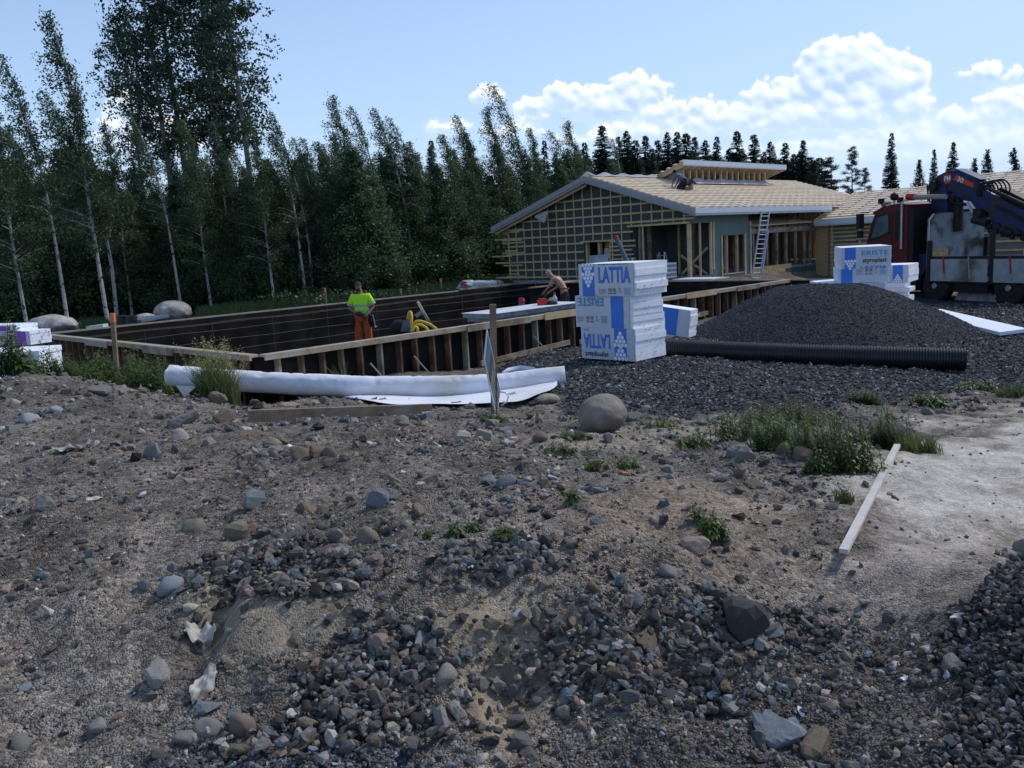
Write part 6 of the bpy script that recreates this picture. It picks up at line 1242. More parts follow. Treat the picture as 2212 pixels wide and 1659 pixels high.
def forest():
    main = [ # px top, py top, depth, proto, lean, width, label
     (22,120,31,0,.9,1.0,'tall birch at the left picture edge, tip bent left'),(72,32,32,1,1.5,.95,'tallest wind bent birch on the left with a white trunk'),(-60,160,30,3,.8,1,'birch cut by the left picture edge'),
     (150,200,36,4,.8,1.2,'birch with a drooping tip right of the tallest left birch'),(205,270,38,5,.6,1.1,'bushy birch with a rounded slope left of the aspens'),(318,240,37,2,.5,1.0,'thin open birch below the aspen crowns with cloud showing through'),
     (388,262,38,3,.5,1.0,'dense birch under the left side of the aspens'),(450,268,39,5,.4,1.1,'dense birch under the middle of the aspens'),(535,262,38,3,.4,1,'birch under the right side of the aspens'),(600,240,40,4,.8,1,'wind bent birch just right of the aspens'),
     (645,300,41,0,.6,1,'low birch tip right of the aspens'),(703,212,39,1,1.0,1.05,'tall wind bent birch, first peak right of the aspens'),(770,236,39,0,.9,1.05,'second wind bent peak right of the aspens'),(820,232,38,4,1.0,1.05,'third wind bent peak with loose streaming twigs'),
     (868,254,39,2,.9,1.1,'fourth wind bent peak with a thin tip'),(915,320,41,5,.5,1,'dense birch left of the dark spruce tops'),(992,248,42,4,1.1,1.1,'birch with a long left pointing tip left of the tall thin birch'),(1042,235,41,1,.8,1.0,'narrow dark birch just left of the tall thin birch'),
     (1088,180,42,2,1.2,1.15,'tall thin birch with streaming twigs standing above the gable'),(1130,280,44,3,.7,1,'broad birch right of the tall thin birch'),(1215,265,46,1,.8,1.1,'birch peak behind the left roof slope'),(1185,330,45,5,.5,1,'low birch behind the left roof slope'),
     (1325,300,50,6,.5,1.0,'pale green birch in front of the spruces behind the ridge'),(1000,330,43,3,.4,1,'full crowned birch left of the gable'),(1255,345,50,5,.3,1,'rounded birch behind the ridge')]
    MAIN.extend((m[0], m[6].split(',')[0]) for m in main)
    for (x, y, D, p, ln, w, lb) in main: top_tree(PB[p], 10., x, y, D, lb, 'birch', GB, w, ln*D/40)
    q = random.Random(77)
    for i in range(84):                                   # second rank fills the edge
        x = -55+1335*(i+q.random())/84; y = 296+q.uniform(-14,70) if x > 250 else 260+q.uniform(0,110); D = q.uniform(39,50)
        if 215 < x < 345: y = max(y, 370)
        top_tree(PB[q.randrange(7)] if q.random() < .7 else PD[q.randrange(3)], 10. , x, y, D, beside(x, 'second rank birch'), 'birch', 'birches in the second rank', 1.3, .4)
    for i in range(44):
        x = -150+1300*(i+q.random())/44; D = q.uniform(38.5,45); H = q.uniform(4.2,6.8); tp = PY(x, 450, D); u_, v_ = uv_of(tp[0], D)
        if u_ > 15 and v_ < 18.5: continue
        plant(PD[q.randrange(3)], tp[0], D, H, 8.5, beside(x, 'young bushy birch'), 'birch', 'young birches at the forest edge', w=1.25)
    for (x, y, D, p, w, lb) in [(930,300,56,0,1.1,'dark spruce top left of the bare pointed one'),(1012,300,55,1,.9,'dark spruce with a bare leader between the birches'),(690,330,52,2,1,'small spruce tip left of the first birch peak'),(285,345,50,3,1,'spruce hidden behind the thin open birch'),(1175,300,60,0,1,'dark spruce right of the tall thin birch')]:
        top_tree(PSP[p], 12., x, y, D, lb, 'spruce', 'spruces in the wood', w)
    for i in range(40):
        x = -150+1500*(i+q.random())/40; y = 345+q.uniform(0,50); D = q.uniform(52,64)
        if 215 < x < 345: y += 40
        top_tree(PSP[q.randrange(4)], 12., x, y, D, beside(x, 'dark spruce'), 'spruce', 'spruces deep in the wood', 1.25)
    # spruce ridge behind the building
    ridge = [(1262,305),(1300,268),(1335,292),(1352,279),(1372,300),(1394,290),(1420,300),(1440,282),(1462,282),(1482,285),(1500,293),(1522,300),(1548,292),(1592,280),(1628,288),(1664,303),(1696,306),(1735,300),(1408,318),(1575,318),(1650,325),(1715,330),(1760,345)]
    RX.extend(sorted(r[0] for r in ridge))
    for i, (x, y) in enumerate(ridge): top_tree(PSP[i%4], 12., x, y, 76+(i*7)%9, ridge_label(i, x), 'spruce', 'spruces behind the building', [1.35,1.5,1.2,1.4,1.7][i%5])
    for i in range(24): top_tree(PSP[(i*3)%4], 12., 1225+24*i+q.uniform(-9,9), 322+q.uniform(0,26), 88+i%3, f'low spruce in the gap of the row, behind the {["first","second","third","fourth","fifth","sixth","seventh","eighth","ninth","tenth","eleventh","twelfth"][i//2]} {"pair" if i%2 else "lone"} of tops', 'spruce', 'low spruces behind the building', 2.3)
    top_tree(PSP[0], 12., 1926, 284, 62, 'tall free standing spruce above the second wing', 'spruce', 'free standing spruces', .95); top_tree(PSP[2], 12., 2018, 320, 70, 'thin leaning spruce behind the crane', 'spruce', 'free standing spruces', .9)
    top_tree(PSP[1], 12., 2060, 304, 72, 'bushy spruce right of the thin spruce behind the crane', 'spruce', 'free standing spruces', 1.0)
    top_tree(PP[0], 12., 1840, 319, 66, 'slender pine right of the spruce row', 'pine', 'pines behind the wings', .95); top_tree(PP[1], 12., 1795, 342, 70, 'broad dark pine at the end of the spruce row', 'pine', 'pines behind the wings', 1.5); top_tree(PP[1], 12., 1762, 350, 72, 'low pine left of the broad dark pine', 'pine', 'pines behind the wings', 1.4); top_tree(PP[0], 12., 1868, 365, 66, 'low pine beside the slender pine', 'pine', 'pines behind the wings', 1.0)
    for x, y, lb in ((1988,348,'pale thin birch left of the crane'),(2136,326,'distant birch right of the crane'),(2195,322,'distant birch at the right picture edge'),(2108,345,'small distant birch above the crane'),(2240,330,'distant birch cut by the right picture edge')): top_tree(PF[0 if x < 2150 else 1], 9., x, y, 78, lb, 'birch', 'distant birches on the right', .9)
    # aspens
    for (xb, D, H, p, w, lb) in [(372,44,17.5,0,1.,'leftmost tall aspen'),(408,45,18.5,1,1.,'second tall aspen from the left'),(482,46,19,2,1.05,'middle tall aspen'),(500,47,18,0,.9,'aspen close behind the middle one'),(548,44,18.5,1,1.,'rightmost tall aspen with a pale trunk'),(300,47,15.2,2,.9,'low left aspen with a crown reaching over the cloud')]:
        c = PY(xb, 260, D); plant(PA[p], c[0]-(.35 if xb > 320 else .2), D, H, 19., lb+' rising above the birches', 'aspen', 'tall aspens above the forest', None, w)
    # undergrowth
    q2 = np.random.default_rng(8); mb = MB(); n = 90000; u = q2.uniform(-16, 46, n); v = 13.2+q2.uniform(0,1,n)**1.6*26; x = OB[0]+s2*(u-v); y = OB[1]+s2*(u+v); k = (y > 20)&(y < 58)&(np.abs(x) < y*.75)&~((u > 20)&(v < 17.5))&~((u < 11)&(v < 24)); x, y, v = x[k], y[k], v[k]
    hh = np.clip((v-13)*.10, .05, 2.6)*(1+1.5*fbm(x*.35,y*.35,3,5)); z = gbase(x,y)+q2.uniform(0,1,len(x))**.8*hh; leaves(mb, np.stack([x,y,z],1), .09, q2, .5)
    obj('undergrowth', mb, LD, kind='stuff', label='dark leafy undergrowth along the foot of the forest', cat='undergrowth')
    mb = MB(); n = 70000; u = q2.uniform(-12, 24, n); v = 11.9+q2.uniform(0,1,n)*9; x = OB[0]+s2*(u-v); y = OB[1]+s2*(u+v); k = ~((u > 19.5)&(v < 16.6))&~((np.abs(x/y+.395) < .035)&(y > 29))&~((np.abs(x/y+.535) < .04)&(y > 26)); x, y, v = x[k], y[k], v[k]; n = len(x); z = gbase(x,y)
    hgt = q2.uniform(.12,.42,n)*(1+1.4*fbm(x*.6,y*.6,3,9)); dx = q2.normal(0,.1,n); dy = q2.normal(0,.08,n); w = .012
    vv = np.stack([np.stack([x-w,y,z],1),np.stack([x+w,y,z],1),np.stack([x+dx*.5+w*.6,y+dy*.5,z+hgt*.6],1),np.stack([x+dx,y+dy,z+hgt],1)],1).reshape(-1,3); mb.quads(vv); obj('long_grass', mb, LD, kind='stuff', label='long dark grass between the formwork and the forest', cat='grass')
forest()

# near weeds
def grass_clump(mb, x, y, z, n, H, R, q, w=.004, lean=(0,0)):
    a = q.uniform(0,2*pi,n); r = R*np.sqrt(q.uniform(0,1,n)); bx_, by_ = x+r*np.cos(a), y+r*np.sin(a); h = H*q.uniform(.45,1.1,n); dx = q.normal(0,.22,n)*h+lean[0]*h; dy = q.normal(0,.22,n)*h+lean[1]*h; th = q.uniform(0,pi,n); wx, wy = w*np.cos(th), w*np.sin(th); z = np.full(n, z)-.01
    st = []
    for f, k in ((0,1),(.35,.9),(.7,.6),(1,.08)): st.append((bx_+dx*f**2, by_+dy*f**2, z+h*f*(1-.12*f), k))
    for i in range(3):
        (x0,y0,z0_,k0),(x1,y1,z1_,k1) = st[i], st[i+1]; mb.quads(np.stack([np.stack([x0-wx*k0,y0-wy*k0,z0_],1),np.stack([x0+wx*k0,y0+wy*k0,z0_],1),np.stack([x1+wx*k1,y1+wy*k1,z1_],1),np.stack([x1-wx*k1,y1-wy*k1,z1_],1)],1).reshape(-1,3))
def leafy(mb, st, x, y, z, H, q, n=16, L=.05, lean=(0,0), droop=.5, wid=.36):
    d = q.normal(0,.12,2)+lean; s = np.linspace(0,1,6); p = np.stack([x+d[0]*H*s**1.6, y+d[1]*H*s**1.6, z-.01+H*s], 1); st.tube(p, .004*(1-s)*H*3+.0015, 4, False)
    V = []
    for i in range(n):
        f = .12+.88*(i+q.uniform())/n; c = np.array([np.interp(f,s,p[:,k]) for k in range(3)]); az = i*2.4+q.uniform(-.4,.4); ll = L*(1.25-.75*f)*q.uniform(.7,1.3); o = np.array([cos(az),sin(az),0]); sd = np.array([-sin(az),cos(az),0]); e = c+o*ll+np.array([0,0,ll*(.5-droop)]); m_ = c+o*ll*.5+np.array([0,0,ll*.32])
        V.append([c, m_-sd*ll*wid*.5, e, m_+sd*ll*wid*.5])
    mb.quads(np.array(V).reshape(-1,3))
def weed(name, label, px, py, Hpx, n, Rpx, seed, kind='leafy', L=.06, group='weeds', leafm=None, cat='weed', up=0, nl=18, lean=(-.1,0), droop=.5, wid=.36, depth=None, ry=1.):
    p = hit(px, py) if depth is None else PY(px, py, depth); 
    if depth: p[2] = gz(p[0], p[1])
    dist = np.dot(RC.T@(p-EYE), [0,0,-1]); k = dist/FPX; H = Hpx*k*(1.12 if px > 1480 and Rpx > 30 and py > 900 else 1); R = Rpx*k*(1.15 if Rpx >= 45 else 1); n = int(n*(1.8 if px > 1480 and py > 860 and Rpx > 30 else 1.2)); q = np.random.default_rng(seed); fl = MB(); st = MB()
    for i in range(n):
        a = q.uniform(0,2*pi); r = math.sqrt(q.uniform(0,1))*(1 if Rpx < 45 else q.uniform(.6,1.25)); x = p[0]+R*r*cos(a); y = p[1]+R*r*sin(a)*ry+R*ry*.6; z = gz(x, y); h = H*(q.uniform(.5,1.08) if Rpx < 45 else q.uniform(.28,1.12))*(1-.35*r)
        if kind == 'leafy': leafy(fl, st, x, y, z, h, q, nl, L, lean, droop, wid)
        elif kind == 'feather':
            leafy(fl, st, x, y, z, h, q, nl*3, L*1.15, lean, .15, .17)
        else: grass_clump(fl, x, y, z, nl, h, R*.12+.01, q, .0035 if dist < 8 else .006, lean)
    t = thing(name, label, cat, tuple(p), 0, group); obj('foliage', fl, leafm or LW, t)
    if st.n and kind != 'leafy' or n > 4: obj('stems', st, LG, t) if st.n else None
    return t
def weeds():
    # green belt in front of the left formwork
    for i, (x, y, h, n, r, lb, L) in enumerate([(20,812,100,16,34,'tall dark weed with hanging leaves at the left edge',.15),(95,815,62,46,50,'low dense weeds in front of the white foam block',.10),(180,812,44,20,30,'short weeds left of the leaning stake',.10),(250,815,70,46,52,'lush green weeds round the leaning stake',.12),(325,832,72,52,62,'widest lush weeds left of the fabric roll',.12),(215,800,85,18,26,'upright weed in front of the left formwork studs',.12),(290,800,95,12,22,'tall leafy weed overlapping the left formwork rail',.14),(430,822,75,14,30,'leafy weed behind the end of the fabric roll',.12),(575,812,62,9,15,'single leafy sprout in front of the formwork corner',.12)]):
        weed('weed', lb, x, y, h*1.55, int(n*1.3), r, 200+i, 'leafy', L, 'green weeds along the left formwork', nl=22, depth=[11.8,12.6,12.6,13.2,12.6,13.4,13.6,13.0,12.6][i])
    t = weed('straw_grass', 'tall yellowish seeding grass tuft beside the left end of the roll', 470, 885, 130, 150, 38, 300, 'grass', nl=12, group=None, cat='grass', leafm=LG, lean=(-.12,0), depth=10.6)
    q = np.random.default_rng(4); mb = MB(); p = PY(470,885,10.6); k = 10.6/FPX; z0 = gz(p[0],p[1]); n = 110
    for i in range(n):
        x = p[0]+q.normal(0,26)*k; y = p[1]+.25+q.normal(0,18)*k; h = q.uniform(85,145)*k; dx = -h*.12+q.normal(0,.04); s = np.linspace(0,1,5); 
        m = 26; f = q.uniform(.45,1.0,m); c = np.stack([x+dx*f**1.5+q.normal(0,.022,m)*(1.3-f)*2, y+q.normal(0,.022,m), z0+h*f],1); leaves(mb, c, .011, q, .5); 
    obj('seed_heads', mb, LY, t)
    for i, (x, y, h, n, r, kd, lb, lm) in enumerate([(750,872,128,7,20,'grass','tuft of tall thin grass stalks in front of the formwork studs',LG),(700,842,70,8,22,'leafy','leafy green sprout among the tall grass stalks by the roll',LW),(1700,925,62,60,90,'feather','olive brown wispy weeds at the gravel edge on the right',LY2),(1620,950,70,40,80,'leafy','green weeds at the left of the right hand clump',LW),(1690,978,85,34,60,'feather','yellow green ferny weed in the right hand clump',LW),(1800,1005,120,40,70,'feather','tall feathery weed in the middle of the right hand clump',LW),(1850,1030,120,30,55,'leafy','front feathery weed overhanging the square lath',LW),(1920,970,95,34,70,'feather','feathery weed right of the lath end',LG),(1990,985,60,30,46,'grass','low green grass at the right end of the clump',LG),(1775,1030,70,16,30,'leafy','dark stalks at the front foot of the clump',LW),(2010,885,44,26,36,'leafy','small bush at the gravel edge on the far right',LW),(1870,885,50,24,40,'feather','green bush at the gravel edge behind the clump',LW),(2120,850,40,22,44,'leafy','weeds below the pipe end on the right',LW),(2190,860,50,22,34,'grass','grass at the right picture edge',LG),(1545,1165,78,16,26,'leafy','bright green leafy plant alone on the beige soil',LW),(1515,1130,60,4,12,'leafy','thin yellowish stalk left of the bright green plant',LG),(1830,1085,48,14,22,'grass','small grass tuft in the middle of the right slope',LG),(1500,970,36,14,40,'leafy','creeping low weed beside the right hand clump',LW),(1430,925,24,14,36,'leafy','low leaves right of the boulder',LW),(1290,1012,34,20,22,'grass','short green grass tuft below the boulder',LG),(1360,1015,36,10,26,'leafy','sparse sprout beside the orange scrap',LW),(1065,912,22,22,34,'leafy','low leaves round the foot of the sign stake',LW),(1215,985,32,14,50,'leafy','sparse greenish sprouts in the middle of the plateau',LG),(1240,955,34,10,34,'feather','wispy sprouts left below the boulder',LG),(905,930,24,8,14,'leafy','green sprout against the brown square-edged rock',LW),(985,1160,38,5,10,'leafy','broad bright leaves sprouting between stones',LW),(1022,1148,28,3,6,'leafy','single upright leaf beside the broad bright leaves',LW),(1095,1165,32,12,14,'feather','yellow green moss like sprout on the centre heap',LG),(920,1160,28,12,10,'grass','dark grass tuft left of the centre heap',LG),(1118,1262,24,12,8,'grass','tiny grass tuft at the foot of the centre heap',LG),(780,978,26,14,30,'grass','thin grass on the left plateau',LG),(330,842,26,10,18,'leafy','low weed on the berm crest',LW),(200,1000,18,8,10,'grass','tiny grass tuft on the left soil',LG),(1240,1090,40,10,16,'leafy','reddish green sprout above the beige slope',LG)]):
        weed('weed', lb, x, y, h, n, r, 320+i, kd, .05 if y > 900 else .08, 'weeds on the bare soil', lm, nl=12 if kd == 'grass' else 18, ry=.6, depth=12.3 if i < 2 else None)
LY2 = leafmat('wispy_olive', (.10,.085,.045), (.12,.12,.05), .25, .8)
weeds()
# ------------------------------------------------------------------ people
def skin(pts, edges, root=0, sub=2):
    """pts: name -> (xyz, rx, ry); returns verts, faces of the grown surface"""
    names = list(pts); me = bpy.data.meshes.new('k'); me.from_pydata([tuple(pts[n][0]) for n in names], [(names.index(a), names.index(b)) for a, b in edges], []); o = bpy.data.objects.new('k', me); COL.objects.link(o)
    m = o.modifiers.new('s', 'SKIN'); m.use_smooth_shade = True
    for i, n in enumerate(names): sv = me.skin_vertices[0].data[i]; sv.radius = (pts[n][1], pts[n][2] if len(pts[n]) > 2 else pts[n][1]); sv.use_root = (n == root)
    ss = o.modifiers.new('u', 'SUBSURF'); ss.levels = ss.render_levels = sub
    dg = bpy.context.evaluated_depsgraph_get(); dg.update(); e = bpy.data.meshes.new_from_object(o.evaluated_get(dg)); v = np.array([x.co[:] for x in e.vertices]); f = [list(p.vertices) for p in e.polygons]
    bpy.data.objects.remove(o); bpy.data.meshes.remove(me); bpy.data.meshes.remove(e); return v, f
SKIN = material('skin', (.30,.155,.11), (.26,.13,.09), 6, .55); SKINT = material('tanned_skin', (.46,.26,.19), (.38,.20,.145), 6, .5); CAP = material('dark_cap', (.05,.045,.04), (.03,.03,.028), 8, .8); HAIR = material('dark_hair', (.03,.02,.015), None, 20, .8)
HV = material('high_visibility_yellow', (.46,.86,.03), (.40,.80,.03), 4, .8, .3, 20); REFL = material('reflective_band', (.38,.44,.36), (.32,.38,.31), 5, .5); OTR = material('orange_trousers', (.50,.10,.03), (.36,.065,.02), 5, .85, .3, 14); GLV = material('work_gloves', (.05,.05,.055), (.03,.03,.03), 9, .8)
def person(label, base, fwd, J, skinm, group=None):
    """J: joints in metres in the frame (right, forward, up) of the figure, origin between the feet"""
    f = unit([*fwd, 0]); r = np.array([f[1], -f[0], 0]); b = np.array(base, float); X = lambda p: b+r*p[0]+f*p[1]+np.array([0,0,p[2]])
    t = thing('person', label, 'person', tuple(b), 0, group)
    rad = dict(pelvis=(.15,.12),waist=(.135,.11),chest=(.165,.125),neckb=(.09,.08),neck=(.058,.06),head0=(.075,.085),head=(.082,.10),crown=(.05,.06),
      shL=(.075,.075),shR=(.075,.075),elL=(.046,.046),elR=(.046,.046),wrL=(.031,.027),wrR=(.031,.027),paL=(.043,.025),paR=(.043,.025),hipL=(.10,.10),hipR=(.10,.10),knL=(.062,.062),knR=(.062,.062),anL=(.042,.042),anR=(.042,.042),toL=(.04,.035),toR=(.04,.035))
    P_ = {k: (X(J[k]), *rad[k]) for k in rad}; E_ = [('pelvis','waist'),('waist','chest'),('chest','neckb'),('neckb','neck'),('neck','head0'),('head0','head'),('head','crown')]
    for s in 'LR':
        E_ += [('chest','sh'+s),('sh'+s,'el'+s),('el'+s,'wr'+s),('wr'+s,'pa'+s),('pelvis','hip'+s),('hip'+s,'kn'+s),('kn'+s,'an'+s),('an'+s,'to'+s)]
    v, fc = skin(P_, E_, 'pelvis'); m = MB(); m.add(v, fc)
    hd = X(J['head']); h0 = X(J['head0']); fd = unit(r*J['face'][0]+f*J['face'][1]+np.array([0,0,J['face'][2]])); up = unit(X(J['crown'])-h0); sd = unit(np.cross(fd, up)); fd = unit(np.cross(up, sd))
    vv, ff = ico(3); hv = vv.copy(); hv = hv*np.array([.078,.098,.118]); hv[:,0] *= np.where(hv[:,2] < 0, 1-.28*np.abs(hv[:,2])/.118, 1); m.add(hd+hv[:,:1]*sd+hv[:,1:2]*fd+hv[:,2:]*up+up*-.01, ff)
    m.add(hd+fd*.10+up*-.02+(vv*[.015,.022,.026])[:,:1]*sd+(vv*[.015,.022,.026])[:,1:2]*fd+(vv*[.015,.022,.026])[:,2:]*up, ff)      # nose
    m.add(hd+fd*.088+up*-.062+(vv*[.026,.010,.007])[:,:1]*sd+(vv*[.026,.010,.007])[:,1:2]*fd+(vv*[.026,.010,.007])[:,2:]*up, ff)   # lips
    for s in (-1,1): m.add(hd+sd*s*.08+up*-.01+(vv*[.010,.018,.03])[:,:1]*sd+(vv*[.010,.018,.03])[:,1:2]*fd+(vv*[.010,.018,.03])[:,2:]*up, ff)
    fing = MB()
    for s in 'LR':
        w = X(J['wr'+s]); pa = X(J['pa'+s]); d = unit(pa-w); side = unit(np.cross(d, [0,0,1] if abs(d[2]) < .9 else f)); nrm = unit(np.cross(side, d)); curl = -nrm if nrm[2] > 0 else nrm
        for i, ln in enumerate((.062,.075,.070,.052)):
            o = pa+side*(i-1.5)*.021+d*.025; m.tube([o, o+d*ln*.45, o+d*ln*.75+curl*ln*.25, o+d*ln*.85+curl*ln*.6], [.0105,.010,.009,.007], 6)
        o = pa-d*.02+side*.04*(1 if s == 'L' else -1); m.tube([o, o+side*.022*(1 if s=='L' else -1)+d*.025, o+side*.02*(1 if s=='L' else -1)+d*.05+curl*.012], [.012,.011,.008], 6)
    obj('body', m, skinm, t, smooth=True)
    m = MB()
    for s in (-1,1): m.add(hd+fd*.088+sd*s*.032+up*.012+vv*.010, ff)
    obj('eyes', m, DARK, t, smooth=True)
    return t, X, P_, (hd, fd, up, sd)
def garment(t, name, P_, joints, edges, grow, mat, root): 
    v, f = skin({j: (P_[j][0], P_[j][1]+grow, P_[j][2]+grow) if not isinstance(j, tuple) else j for j in joints}, edges, root); m = MB(); m.add(v, f); return obj(name, m, mat, t, smooth=True)
def cap_on(t, h, mat, peak=True, peakm=None):
    hd, fd, up, sd = h; vv, ff = ico(3); v = vv*np.array([.088,.108,.125]); k = v[:,2] > .01; v[:,2] = np.maximum(v[:,2], .02); m = MB(); m.add(hd+v[:,:1]*sd+v[:,1:2]*fd+v[:,2:]*up, ff); c = obj('cap', m, mat, t, smooth=True)
    m = MB(); a = np.linspace(-1.0,1.0,9); rim = [hd+up*.03+fd*.10*cos(x)+sd*.085*sin(x) for x in a]; out = [hd+up*.018+fd*(.10*cos(x)+.085*max(0,cos(x*1.3)))+sd*.08*sin(x) for x in a]; m.prism(rim+out[::-1], up*.008); obj('peak', m, peakm or mat, c)
def mix_(a, b, k): return tuple(np.array(a)*(1-k)+np.array(b)*k)
def standing(knee=.50, **kw):
    J = dict(pelvis=(0,0,.96),waist=(0,0,1.12),chest=(0,.01,1.36),neckb=(0,0,1.48),neck=(0,.01,1.54),head0=(0,.03,1.61),head=(0,.035,1.68),crown=(0,.02,1.77),shL=(-.20,0,1.43),shR=(.20,0,1.43),elL=(-.27,-.03,1.15),elR=(.27,-.03,1.15),wrL=(-.22,.16,.98),wrR=(.22,.16,.98),paL=(-.19,.2,.92),paR=(.19,.2,.92),
      hipL=(-.10,0,.90),hipR=(.10,0,.90),knL=(-.13,.02,.50),knR=(.13,.02,.50),anL=(-.14,0,.08),anR=(.14,0,.08),toL=(-.16,.16,.04),toR=(.16,.16,.04),face=(0,1,-.1)); J.update(kw); return J
def worker_yellow():
    hp = PY(779,607,22.4); base = [PY(784,700,22.4)[0], 22.4, hp[2]-1.83]
    J = standing(elL=(-.31,-.02,1.14),elR=(.31,.0,1.13),wrL=(-.17,.17,.97),wrR=(.10,.20,1.02),paL=(-.12,.22,.93),paR=(.02,.24,1.02),head=(.035,.035,1.70),head0=(.03,.03,1.62),crown=(.04,.03,1.79),face=(.15,1,-.15))
    t, X, P_, h = person('man in a bright yellow shirt, dark cap and orange trousers standing in the pit', base, (-.05,-1), J, SKIN)
    e = [('waist0','waist'),('waist','chest'),('chest','neckb'),('chest','shL'),('chest','shR'),('shL','slL'),('shR','slR')]
    P_['waist0'] = (X((0,0,1.0)), .165,.14); P_['slL'] = (X(mix_(J['shL'],J['elL'],.80)), .072,.072); P_['slR'] = (X(mix_(J['shR'],J['elR'],.80)), .072,.072); P_['waist'] = (P_['waist'][0], .16,.13); P_['shL'] = (P_['shL'][0],.085,.085); P_['shR'] = (P_['shR'][0],.085,.085)
    sh = garment(t, 'shirt', P_, ['waist0','waist','chest','neckb','shL','shR','slL','slR'], e, .022, HV, 'waist')
    def band(z, rx, ry, h_, nm='reflective_band'):
        m = MB(); a = np.linspace(0,2*pi,29)[:-1]; v = [X((rx*cos(k), ry*sin(k)+.01, zz)) for zz in (z,z+h_) for k in a]; m.add(v, [[i,(i+1)%28,28+(i+1)%28,28+i] for i in range(28)]); obj(nm, m, REFL, sh, smooth=True)
    band(1.19,.222,.188,.05); band(1.06,.232,.20,.045)
    for s in 'LR':
        a_, b_ = X(mix_(J['sh'+s],J['el'+s],.58)), X(mix_(J['sh'+s],J['el'+s],.76)); m = MB(); m.tube([a_,b_], .100, 18, False); obj('sleeve_band', m, REFL, sh, smooth=True)
    P_['kn2L'] = (X((-.13,.02,.5)),.085,.085); P_['kn2R'] = (X((.13,.02,.5)),.085,.085); P_['a2L'] = (X((-.14,0,.1)),.075,.075); P_['a2R'] = (X((.14,0,.1)),.075,.075)
    garment(t, 'trousers', P_, ['pelvis','hipL','hipR','kn2L','kn2R','a2L','a2R'], [('pelvis','hipL'),('pelvis','hipR'),('hipL','kn2L'),('hipR','kn2R'),('kn2L','a2L'),('kn2R','a2R')], .022, OTR, 'pelvis')
    cap_on(t, h, CAP); hd, fd, up, sd = h; vv, ff = ico(3); v = vv[vv[:,2] < 2]*np.array([.070,.05,.045]); m = MB(); m.add(hd+fd*.055-up*.085+v[:,:1]*sd+v[:,1:2]*fd+v[:,2:]*up, ff); obj('beard', m, HAIR, t, smooth=True)
    for s in 'LR':
        m = MB(); m.tube([X(J['wr'+s]), X(mix_(J['wr'+s],J['pa'+s],1.5)), X(mix_(J['wr'+s],J['pa'+s],2.0))], [.042,.056,.03], 10)
        w = X(J['wr'+s]); pa = X(J['pa'+s]); d = unit(pa-w); side = unit(np.cross(d,[0,0,1]))
        for i, ln in enumerate((.07,.08,.075,.055)): o = pa+side*(i-1.5)*.022+d*.02; m.tube([o,o+d*ln*.5,o+d*ln*.85-np.array([0,0,ln*.5])], [.015,.0145,.011], 6)
        o = pa+side*.045*(1 if s=='L' else -1); m.tube([o-d*.03,o+d*.03], .015, 6); obj('glove', m, GLV, t, smooth=True)
    m = MB(); a = np.linspace(0,2*pi,25)[:-1]; v = [X(((.20 if z < 1 else .205)*cos(k), .165*sin(k), z)) for z in (.93,1.0) for k in a]; m.add(v, [[i,(i+1)%24,24+(i+1)%24,24+i] for i in range(24)]); bl = obj('tool_belt', m, DARK, t)
    for sx in (-1,1):
        m = MB(); c = X((sx*.235,.05,.80)); v = vv*[.085,.075,.17]; m.add(v+c, ff); obj('pouch', m, DARK, bl, smooth=True)
    m = MB(); m.tube([X((-.30,.1,.95)),X((-.34,.1,.66)),X((-.36,.1,.62))], [.015,.015,.035], 6); obj('hammer', m, STEEL, bl)
worker_yellow()
def worker_bare():
    D = 27.0; base = [PY(1222,684,D)[0], D, -.92]
    # faces left in the picture and leans over the shutter
    J = standing(pelvis=(0,0,.93),waist=(0,.03,1.08),chest=(0,.20,1.32),neckb=(0,.34,1.42),neck=(0,.41,1.46),head0=(0,.48,1.50),head=(0,.52,1.54),crown=(0,.54,1.64),shL=(-.19,.30,1.38),shR=(.19,.30,1.38),elL=(-.27,.40,1.14),elR=(.27,.34,1.10),wrL=(-.14,.62,.98),wrR=(.10,.56,.95),paL=(-.10,.68,.94),paR=(.08,.62,.91),
       hipL=(-.10,0,.88),hipR=(.10,0,.88),knL=(-.12,.0,.48),knR=(.12,.0,.48),anL=(-.12,-.02,.08),anR=(.12,-.02,.08),toL=(-.12,.14,.04),toR=(.12,.14,.04),face=(0,.75,-.65))
    t, X, P_, h = person('shirtless man in a grey cap and dark trousers bending over the far shutter', base, (-.9,.45), J, SKINT)
    P_['k2L'] = (X((-.12,0,.48)),.09,.09); P_['k2R'] = (X((.12,0,.48)),.09,.09); P_['a2L'] = (X((-.12,-.02,.1)),.08,.08); P_['a2R'] = (X((.12,-.02,.1)),.08,.08); P_['w2'] = (X((0,0,1.0)),.15,.125)
    garment(t, 'trousers', P_, ['w2','pelvis','hipL','hipR','k2L','k2R','a2L','a2R'], [('w2','pelvis'),('pelvis','hipL'),('pelvis','hipR'),('hipL','k2L'),('hipR','k2R'),('k2L','a2L'),('k2R','a2R')], .02, material('dark_trousers', (.035,.03,.028), (.02,.018,.017), 7, .85), 'pelvis')
    m = MB(); a = np.linspace(0,2*pi,25)[:-1]; v = [X((.178*cos(k), .155*sin(k)+.01, z)) for z in (1.03,1.075) for k in a]; m.add(v, [[i,(i+1)%24,24+(i+1)%24,24+i] for i in range(24)]); obj('waistband', m, material('brown_band', (.22,.08,.05), None, 4, .8), t, smooth=True)
    cap_on(t, h, material('grey_cap', (.34,.35,.37), (.26,.27,.29), 8, .8), peakm=None)
worker_bare()
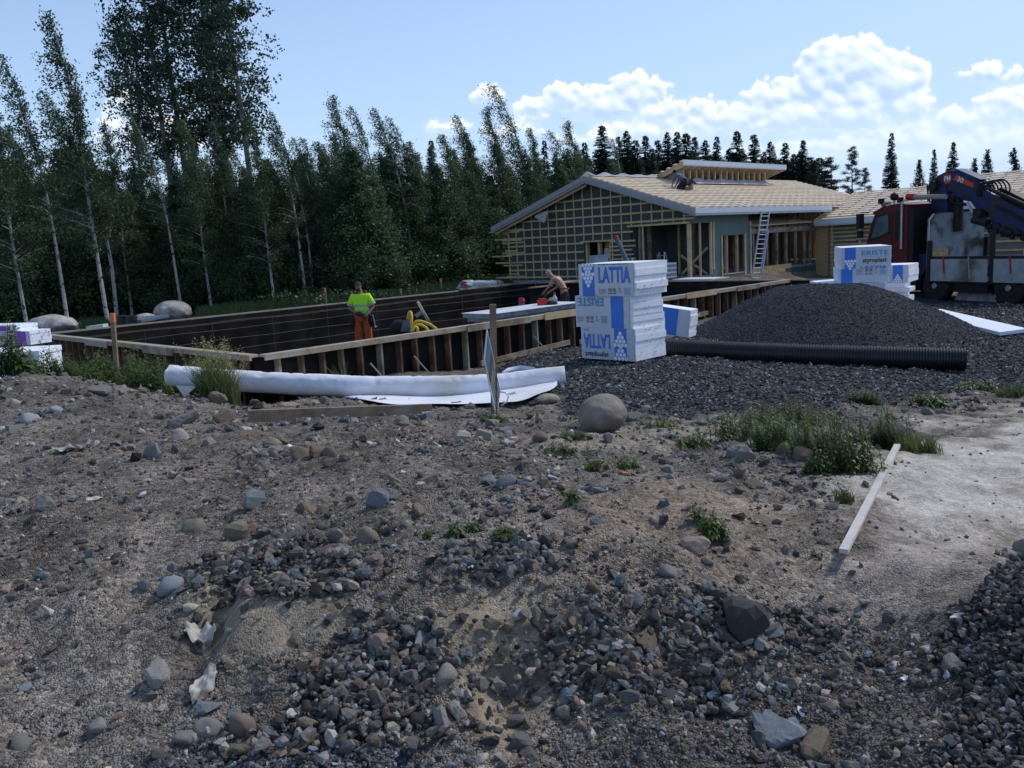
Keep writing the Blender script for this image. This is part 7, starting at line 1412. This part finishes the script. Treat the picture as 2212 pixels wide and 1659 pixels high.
def worker_roof():
    z0 = RZT_(7.45); c = Wp(25.3,7.45,z0)
    J = standing(pelvis=(0,0,.34),waist=(0,.10,.47),chest=(0,.30,.62),neckb=(0,.42,.68),neck=(0,.47,.70),head0=(0,.52,.74),head=(0,.56,.78),crown=(0,.57,.88),shL=(-.19,.36,.66),shR=(.19,.36,.66),elL=(-.24,.50,.42),elR=(.24,.50,.42),wrL=(-.16,.60,.20),wrR=(.16,.62,.20),paL=(-.15,.64,.13),paR=(.15,.66,.13),
      hipL=(-.11,.02,.33),hipR=(.11,.02,.33),knL=(-.15,.36,.10),knR=(.15,.36,.10),anL=(-.14,-.08,.06),anR=(.14,-.08,.06),toL=(-.14,-.22,.04),toR=(.14,-.22,.04),face=(0,.6,-.7))
    t, X, P_, h = person('man in a grey blue checked shirt kneeling on the roof battens beside the clerestory', c, (-.75,.65), J, SKIN)
    P_['slL'] = (P_['elL'][0],.05,.05); P_['slR'] = (P_['elR'][0],.05,.05)
    garment(t, 'shirt', P_, ['pelvis','waist','chest','neckb','shL','shR','slL','slR'], [('pelvis','waist'),('waist','chest'),('chest','neckb'),('chest','shL'),('chest','shR'),('shL','slL'),('shR','slR')], .022, material('checked_shirt', (.11,.15,.20), (.06,.085,.12), 14, .85), 'waist')
    garment(t, 'trousers', P_, ['pelvis','hipL','hipR','knL','knR','anL','anR'], [('pelvis','hipL'),('pelvis','hipR'),('hipL','knL'),('hipR','knR'),('knL','anL'),('knR','anR')], .03, bpy.data.materials['dark_trousers'], 'pelvis')
    hd, fd, up, sd = h; vv, ff = ico(3); v = vv*np.array([.086,.105,.12]); m = MB(); m.add(hd+v[:,:1]*sd+v[:,1:2]*fd+v[:,2:]*up+up*.012-fd*.012, ff); obj('hair', m, HAIR, t, smooth=True)
    m = MB(); c2 = X((.42,.0,.12)); m.tube([c2-[0,0,.12], c2+[0,0,.14]], .11, 14); tag(obj('bucket', m, GREYB), 'grey bucket beside the kneeling man on the roof', 'bucket')
def RZT_(v): return 4.34-.316*abs(v-10.1)+.03
worker_roof()
